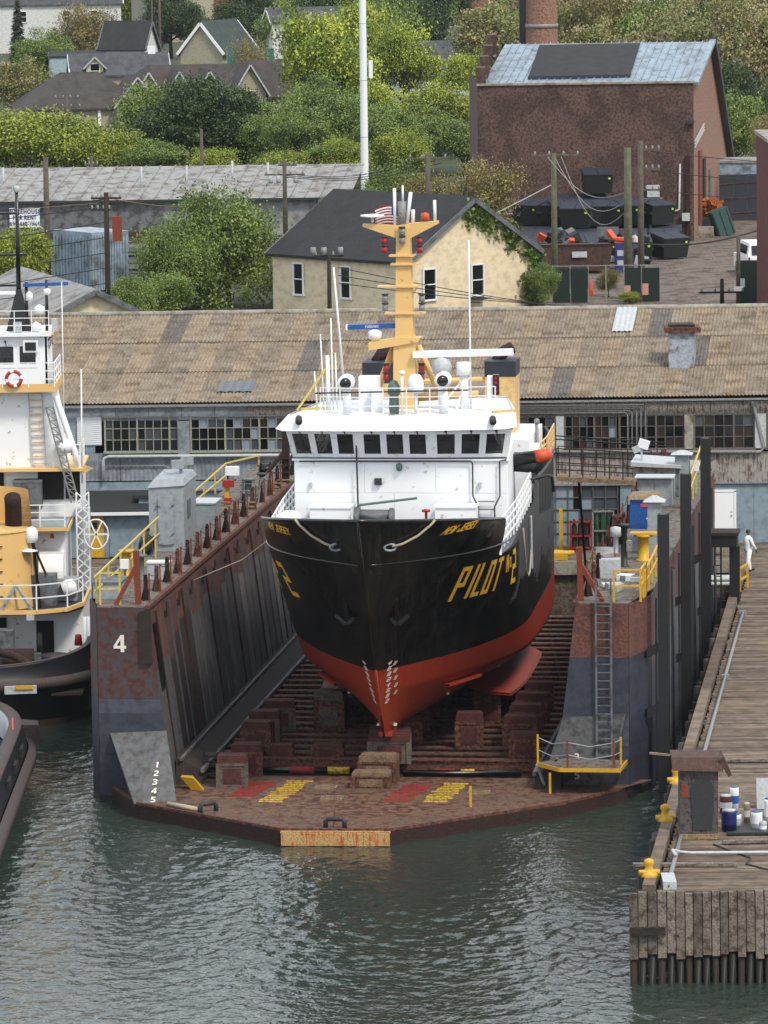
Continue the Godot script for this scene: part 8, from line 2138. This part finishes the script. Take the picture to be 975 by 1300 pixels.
	for i in 3: wire(["looping wire hanging from the wide crossarm", "second looping wire below the wide crossarm", "third looping wire beside the wide crossarm"][i], tops[3] + V(0.4 * i - 0.4, 0, 0), V(13.95, 14.6 - 0.5 * i, -288), 1.2 + 0.5 * i, 0.025, "pipe")
	for i in 3: wire(["wire from pegged pole to the right", "middle wire from pegged pole to the right", "lowest wire from pegged pole to the right"][i], tops[4] - V(-0.6, 1.1 * i, 0), V(32, 15.6 - 1.1 * i, -296), 0.4)
	for i in 3: wire(["thin wire crossing the stucco house windows", "second thin wire below the house windows", "thin wire from the short insulator pole rising right"][i], V(-2.2, 12.6 - 0.4 * i, -262.5), V(22, 8.9 + 0.5 * i, -270), 0.7)
	wire("guy wire slanting down from the wide crossarm pole", tops[3] - V(0, 1.6, 0), V(3.5, 12.0, -290), 0.1, 0.03, "pale")
	wire("thick black wire sagging across the dirt lane", V(12.5, 11.6, -293), V(24, 12.4, -296), 0.9, 0.045)

# ================================================================ trees
func crown_mesh(seed_: int, r: Vector3, clumps: int, per: int, leaf: float, spread: float, hollow: float, tones: Array) -> ArrayMesh:
	var g := RandomNumberGenerator.new(); g.seed = seed_
	var vs := PackedVector3Array(); var ns := PackedVector3Array(); var cs := PackedColorArray()
	var lobes := []
	for i in 9:
		var a := TAU * i / 7.0 + g.randf() * 0.7
		var y := g.randf_range(-0.55, 0.75)
		var k := sqrt(1.0 - y * y * 0.8) * g.randf_range(0.45, 0.68)
		lobes.append([V(cos(a) * r.x * k, y * r.y * 0.72, sin(a) * r.z * k), g.randf_range(0.32, 0.52)] if i < 8 else [V(0, r.y * 0.35, 0), 0.62])
	for c in clumps:
		var d := V(g.randfn(), g.randfn(), g.randfn()).normalized()
		var lb: Array = lobes[g.randi() % 9]
		var q: float = lerpf(hollow, 1.0, sqrt(g.randf())) * g.randf_range(0.85, 1.15) * lb[1]
		var at: Vector3 = lb[0] + V(d.x * r.x, d.y * r.y, d.z * r.z) * q
		var tone: Color = tones[g.randi() % tones.size()]
		var cr := spread * g.randf_range(0.6, 1.25)
		var shade := g.randf_range(0.78, 1.22)
		for k in per:
			var o := V(g.randfn(), g.randfn() * 0.62, g.randfn()) * cr * 0.55
			var p := at + o
			var n := (V(g.randfn(), g.randfn() + 0.9, g.randfn())).normalized()
			var x := n.cross(V(g.randfn(), g.randfn(), g.randfn())).normalized() * leaf * g.randf_range(0.6, 1.2)
			var y := n.cross(x.normalized()) * leaf * g.randf_range(0.5, 0.9)
			var col := tone * shade * g.randf_range(0.9, 1.08); col.a = 1.0
			var pts := [p - x, p + y, p + x, p - y]
			for i in [0, 1, 2, 0, 2, 3]:
				vs.append(pts[i]); ns.append(n); cs.append(col)
	var arr := []
	arr.resize(Mesh.ARRAY_MAX); arr[Mesh.ARRAY_VERTEX] = vs; arr[Mesh.ARRAY_NORMAL] = ns; arr[Mesh.ARRAY_COLOR] = cs
	var am := ArrayMesh.new(); am.add_surface_from_arrays(Mesh.PRIMITIVE_TRIANGLES, arr)
	return am
func trunk_mesh(seed_: int, h: float, r: float, reach: float, limbs: int) -> ArrayMesh:
	var g := RandomNumberGenerator.new(); g.seed = seed_
	var b := MB.new(true)
	b.tube([V(0, -0.2, 0), V(0.1, h * 0.35, 0), V(-0.05, h * 0.7, 0.1), V(0.1, h, 0)], [r, r * 0.8, r * 0.5, r * 0.15], 7)
	for i in limbs:
		var a := TAU * i / limbs + g.randf() * 0.8; var y0 := h * g.randf_range(0.3, 0.75); var l := reach * g.randf_range(0.6, 1.05)
		var e := V(cos(a) * l, y0 + l * g.randf_range(0.4, 0.9), sin(a) * l)
		b.tube([V(0, y0, 0), V(e.x * 0.45, lerpf(y0, e.y, 0.4), e.z * 0.45), e], [r * 0.4, r * 0.25, r * 0.06], 5)
		for j in 2:
			var m := V(0, y0, 0).lerp(e, 0.5 + 0.2 * j); b.tube([m, m + V(g.randfn(), absf(g.randfn()) + 0.3, g.randfn()) * reach * 0.28], [r * 0.15, r * 0.04], 4)
	return commit(b)
func lc(r: float, g: float, b: float) -> Color: return Color(r, g, b).srgb_to_linear() * 1.3
var kinds := {}
func tree_kind(k: String, seed_: int, r: Vector3, clumps: int, per: int, leaf: float, spread: float, hollow: float, tones: Array, th: float, tr: float, limbs: int):
	kinds[k] = [crown_mesh(seed_, r, clumps, per, leaf, spread, hollow, tones), trunk_mesh(seed_, th, tr, r.x * 0.85, limbs), r, th]
func tree(called: String, k: String, label: String, x: float, z: float, s: Vector3, turn: float, base := UP, group := ""):
	var t := thing(called, label, "tree" if not called.ends_with("shrub") else "shrub", V(x, base, z), turn, group)
	var K: Array = kinds[k]
	inst("crown", K[0], "leaf", t, Transform3D(Basis.IDENTITY.scaled(s), V(0, K[3] * s.y, 0)))
	inst("trunk", K[1], "bark", t, Transform3D(Basis.IDENTITY.scaled(s), Vector3.ZERO))
func grow(called: String, k: String, label: String, x: float, z: float, w: float, h: float, group := "", base := UP):
	var K: Array = kinds[k]
	var r: Vector3 = K[2]
	var s := V(w / (r.x * 2.1), h / (K[3] + r.y * 1.08), w / (r.z * 2.1))
	tree(called, k, label, x, z, s, rng.randf() * 360.0, base, group)
func build_trees():
	var yg := [lc(0.44, 0.475, 0.15), lc(0.48, 0.51, 0.17), lc(0.39, 0.44, 0.14)]
	var mg := [lc(0.36, 0.43, 0.19), lc(0.40, 0.46, 0.22), lc(0.31, 0.38, 0.17)]
	var dk := [lc(0.20, 0.27, 0.13), lc(0.235, 0.30, 0.145), lc(0.18, 0.245, 0.12)]
	var br := [lc(0.45, 0.50, 0.15), lc(0.53, 0.56, 0.19), lc(0.39, 0.46, 0.15)]
	var bn := [lc(0.42, 0.37, 0.22), lc(0.38, 0.36, 0.20), lc(0.46, 0.42, 0.24)]
	var ol := [lc(0.42, 0.42, 0.24), lc(0.47, 0.45, 0.29), lc(0.38, 0.40, 0.22), lc(0.50, 0.46, 0.33)]
	tree_kind("yg", 11, V(4, 2.7, 4), 150, 153, 0.122, 1.21, 0.35, yg, 3.6, 0.26, 9)
	tree_kind("yg2", 12, V(4, 2.9, 4), 131, 153, 0.122, 1.10, 0.30, yg, 3.8, 0.24, 9)
	tree_kind("bush", 20, V(4, 3.4, 4), 237, 161, 0.094, 1.00, 0.35, mg, 2.5, 0.2, 9)
	tree_kind("mg", 13, V(4, 3.6, 4), 187, 161, 0.115, 1.05, 0.40, mg, 4.2, 0.22, 9)
	tree_kind("mg2", 14, V(3.6, 3.6, 3.6), 162, 161, 0.122, 1.05, 0.35, mg, 4.2, 0.22, 9)
	tree_kind("dk", 15, V(4, 4.2, 4), 237, 170, 0.115, 1.00, 0.45, dk, 4.6, 0.3, 8)
	tree_kind("br", 16, V(4.2, 4.0, 4.2), 93, 187, 0.137, 1.21, 0.25, br, 5.6, 0.3, 11)
	tree_kind("bn", 17, V(3.6, 3.0, 3.6), 137, 119, 0.094, 1.05, 0.30, bn, 3.8, 0.16, 12)
	tree_kind("ol", 18, V(4, 4.2, 4), 162, 127, 0.122, 1.21, 0.30, ol, 5.2, 0.24, 14)
	tree_kind("ol2", 19, V(4, 4.0, 4), 112, 136, 0.130, 1.26, 0.25, ol, 5.4, 0.24, 14)
	# spruce: tiers
	var vs := MB.new()
	var g := RandomNumberGenerator.new(); g.seed = 77
	for i in 1700:
		var y := sqrt(g.randf()) ; var rad := 1.5 * y * g.randf_range(0.35, 1.0); var a := g.randf() * TAU
		var p := V(cos(a) * rad, 9.5 * (1.0 - y) - rad * 0.35 + 0.6, sin(a) * rad)
		var dx := V(cos(a), -0.5, sin(a)) * 0.34; var dy := V(-sin(a), 0, cos(a)) * 0.13
		vs.quad(p - dx - dy, p + dx - dy, p + dx + dy, p - dx + dy)
	mat("spruceleaf", Color(0.20, 0.21, 0.14), 0.8, "soft", 0.8)
	var t := thing("spruce_tree", "dark narrow spruce standing before the long white house", "tree", V(-39.2, UP, -560)); part("crown", vs, "spruceleaf", t)
	var tb := MB.new(true); tb.tube([V(0, 0, 0), V(0, 9.8, 0)], [0.2, 0.04], 6); part("trunk", tb, "bark", t)
	# yard trees near the warehouse
	grow("yard_tree", "bush", "bushy light green tree beside the stucco house and container", -8.6, -288, 7.2, 6.7)
	grow("yard_tree", "bush", "smaller bushy green tree left of the big yard tree", -11.3, -285, 5.0, 5.2)
	grow("yard_shrub", "mg2", "green shrub growing at the foot of dark utility pole", -13.0, -268, 2.6, 3.6)
	grow("yard_shrub", "mg2", "low green bush below the bushy yard trees", -11.6, -276, 3.4, 3.0)
	grow("yard_shrub", "yg", "yellow green shrub behind the pale roofed house", -20.4, -290, 3.8, 4.6)
	grow("yard_tree", "bn", "brownish budding tree at the left wall of brick works", 6.4, -316, 5.4, 6.9)
	grow("yard_shrub", "bn", "brown green thicket behind the stucco house roof", 3.4, -322, 4.4, 5.6)
	grow("yard_shrub", "mg", "green bush behind stucco house ridge by the pole", 1.2, -338, 4.6, 5.2)
	grow("yard_shrub", "bn", "bare brownish shrub in the works yard by the fence", 12.9, -289.5, 1.6, 1.8)
	grow("yard_shrub", "yg", "small yellow green weed clump at the stout pole foot", 13.9, -285.5, 1.2, 0.7)
	grow("yard_shrub", "mg", "ivy grown bush at stucco house gable corner", 8.9, -281.6, 1.9, 2.8)
	# street trees
	grow("street_tree", "yg", "broad yellow green tree before the shingle roofed house", -25.2, -392, 8.8, 6.1)
	grow("street_tree", "yg2", "yellow green tree at the frame edge beside broad one", -30.0, -396, 7.4, 6.3)
	grow("street_tree", "yg2", "low yellow green tree between broad one and dark tree", -21.0, -389, 6.4, 4.9)
	grow("street_tree", "dk", "large dark green tree above grey warehouse roof", -14.9, -400, 8.2, 8.3)
	grow("street_tree", "dk", "second dark green tree right of slim pole", -10.9, -402, 6.6, 7.3)
	grow("street_tree", "mg2", "fresh green tree between shingle house and dark tree", -18.6, -407, 5.6, 7.7)
	grow("street_tree", "mg", "green tree between dark tree and monopole", -8.0, -398, 5.4, 6.2)
	grow("street_tree", "mg", "mid green tree left of the white monopole foot", -4.9, -408, 6.6, 8.2)
	grow("street_tree", "mg2", "mid green tree touching the white monopole", -2.4, -400, 6.0, 6.8)
	grow("street_tree", "br", "tall airy yellow green tree left of the white monopole", -4.6, -432, 8.8, 12.8)
	grow("street_tree", "br", "airy yellow green tree right of the white monopole", 2.3, -462, 6.5, 10.8)
	grow("street_tree", "yg", "wide golden green tree beside the brick works parapet", 5.0, -425, 7.6, 6.3)
	grow("street_tree", "mg", "green tree right of the monopole behind warehouse end", 0.9, -396, 5.6, 6.0)
	grow("street_tree", "br", "bright green leaning tree near the stepped parapet", 7.4, -456, 5.2, 7.9)
	grow("street_tree", "yg", "low yellow green tree by the white garage", 1.6, -388, 4.6, 4.4)
	grow("street_shrub", "mg2", "low shrub under the trees beside warehouse roof end", -4.0, -386, 4.6, 3.6)
	grow("street_shrub", "yg", "pale shrub below mid green trees at warehouse ridge", -7.2, -384, 4.4, 3.2)
	grow("street_tree", "ol", "pale olive tree before the shingle roofs at frame edge", -31.3, -452, 6.4, 8.0)
	grow("street_tree", "mg", "green tree under the dark spruce", -35.2, -540, 6.5, 7.4)
	grow("street_tree", "bn", "airy brown leaved tree before the long white house", -32.8, -572, 8.2, 9.4)
	grow("street_tree", "dk", "dark green tree beside the slender street pole", -25.4, -632, 7.6, 10)
	grow("street_tree", "dk", "dark green tree behind green roofed house", -16.0, -622, 8.2, 10.5)
	grow("street_tree", "bn", "half bare brown tree among the shingle roofs", -11.2, -455, 4.2, 9.6)
	grow("street_tree", "yg", "small yellow green tree before shingle terrace gables", -17.2, -470, 5.0, 6.2)
	grow("street_tree", "dk", "dark tree behind the airy yellow green trees", 4.5, -560, 8.4, 13.6)
	grow("street_tree", "mg", "green tree on far side of the street left of monopole", -9.8, -560, 7.5, 9.5)
	grow("street_tree", "dk", "dark tree at picture top behind tall airy tree", -5.4, -600, 8.5, 12.5)
	for e in [["mg", -6.4, -392, 5.2, 6.6, "green tree filling between dark tree and monopole left"], ["br", 0.4, -404, 5.0, 7.6, "fresh green tree close right of the white monopole"], ["yg", -3.0, -386, 4.4, 4.0, "low fresh green tree before monopole foot"], ["mg", 3.4, -404, 5.6, 5.6, "green tree between monopole and golden green tree"], ["mg2", 6.6, -400, 4.8, 4.6, "low green tree at the brick works parapet foot"], ["yg2", -12.6, -386, 4.6, 3.4, "low yellow green tree under the dark trees"], ["mg", -17.2, -388, 5.4, 4.0, "low green tree under dark tree left side"], ["br", -1.2, -480, 7.0, 12.2, "tall fresh green tree behind the monopole"], ["mg", 0.6, -520, 7.5, 12.0, "green tree higher behind the monopole"]]:
		grow("street_tree", e[0], e[5], e[1], e[2], e[3], e[4])
	# wood on the right behind the works
	grow("wood_tree", "ol", "olive tree rising over the works roof middle", 18.4, -420, 7.4, 12.0)
	grow("wood_tree", "mg", "green tree rising over works roof beside the chimney", 15.2, -432, 5.6, 9.4)
	grow("wood_tree", "ol2", "grey olive tall tree behind works gable", 24.6, -440, 9.6, 13.8)
	grow("wood_tree", "ol", "tall olive tree at the right of works gable", 30.5, -434, 8.4, 13.6)
	grow("wood_tree", "dk", "dark tree under the olive trees at the lane top", 28.6, -412, 5.8, 8.4)
	grow("wood_tree", "mg2", "pale green tree at the lane top behind the gate", 27.2, -392, 5.0, 6.9)
	grow("wood_tree", "bn", "brownish tree at the lane top beside red building", 29.6, -385, 4.6, 5.6)
	for i in 16: grow("wood_tree", ["ol", "ol2", "bn", "mg", "dk"][i % 5], "olive tree in the wood behind the brick works", 12.0 + (i % 8) * 4.6 + rng.randf_range(-1, 1), -475.0 - 45.0 * (i / 8) + rng.randf_range(-8, 8), rng.randf_range(7, 9.5), rng.randf_range(11, 15), "trees of the wood behind the works")
	for i in 14: grow("wood_tree", ["mg", "dk", "br", "yg2"][i % 4], "green tree among the far houses on the hill", -46.0 + i * 4.4 + rng.randf_range(-1.5, 1.5), -730.0 + rng.randf_range(-30, 30), rng.randf_range(7, 10), rng.randf_range(8, 12), "trees among the far houses")
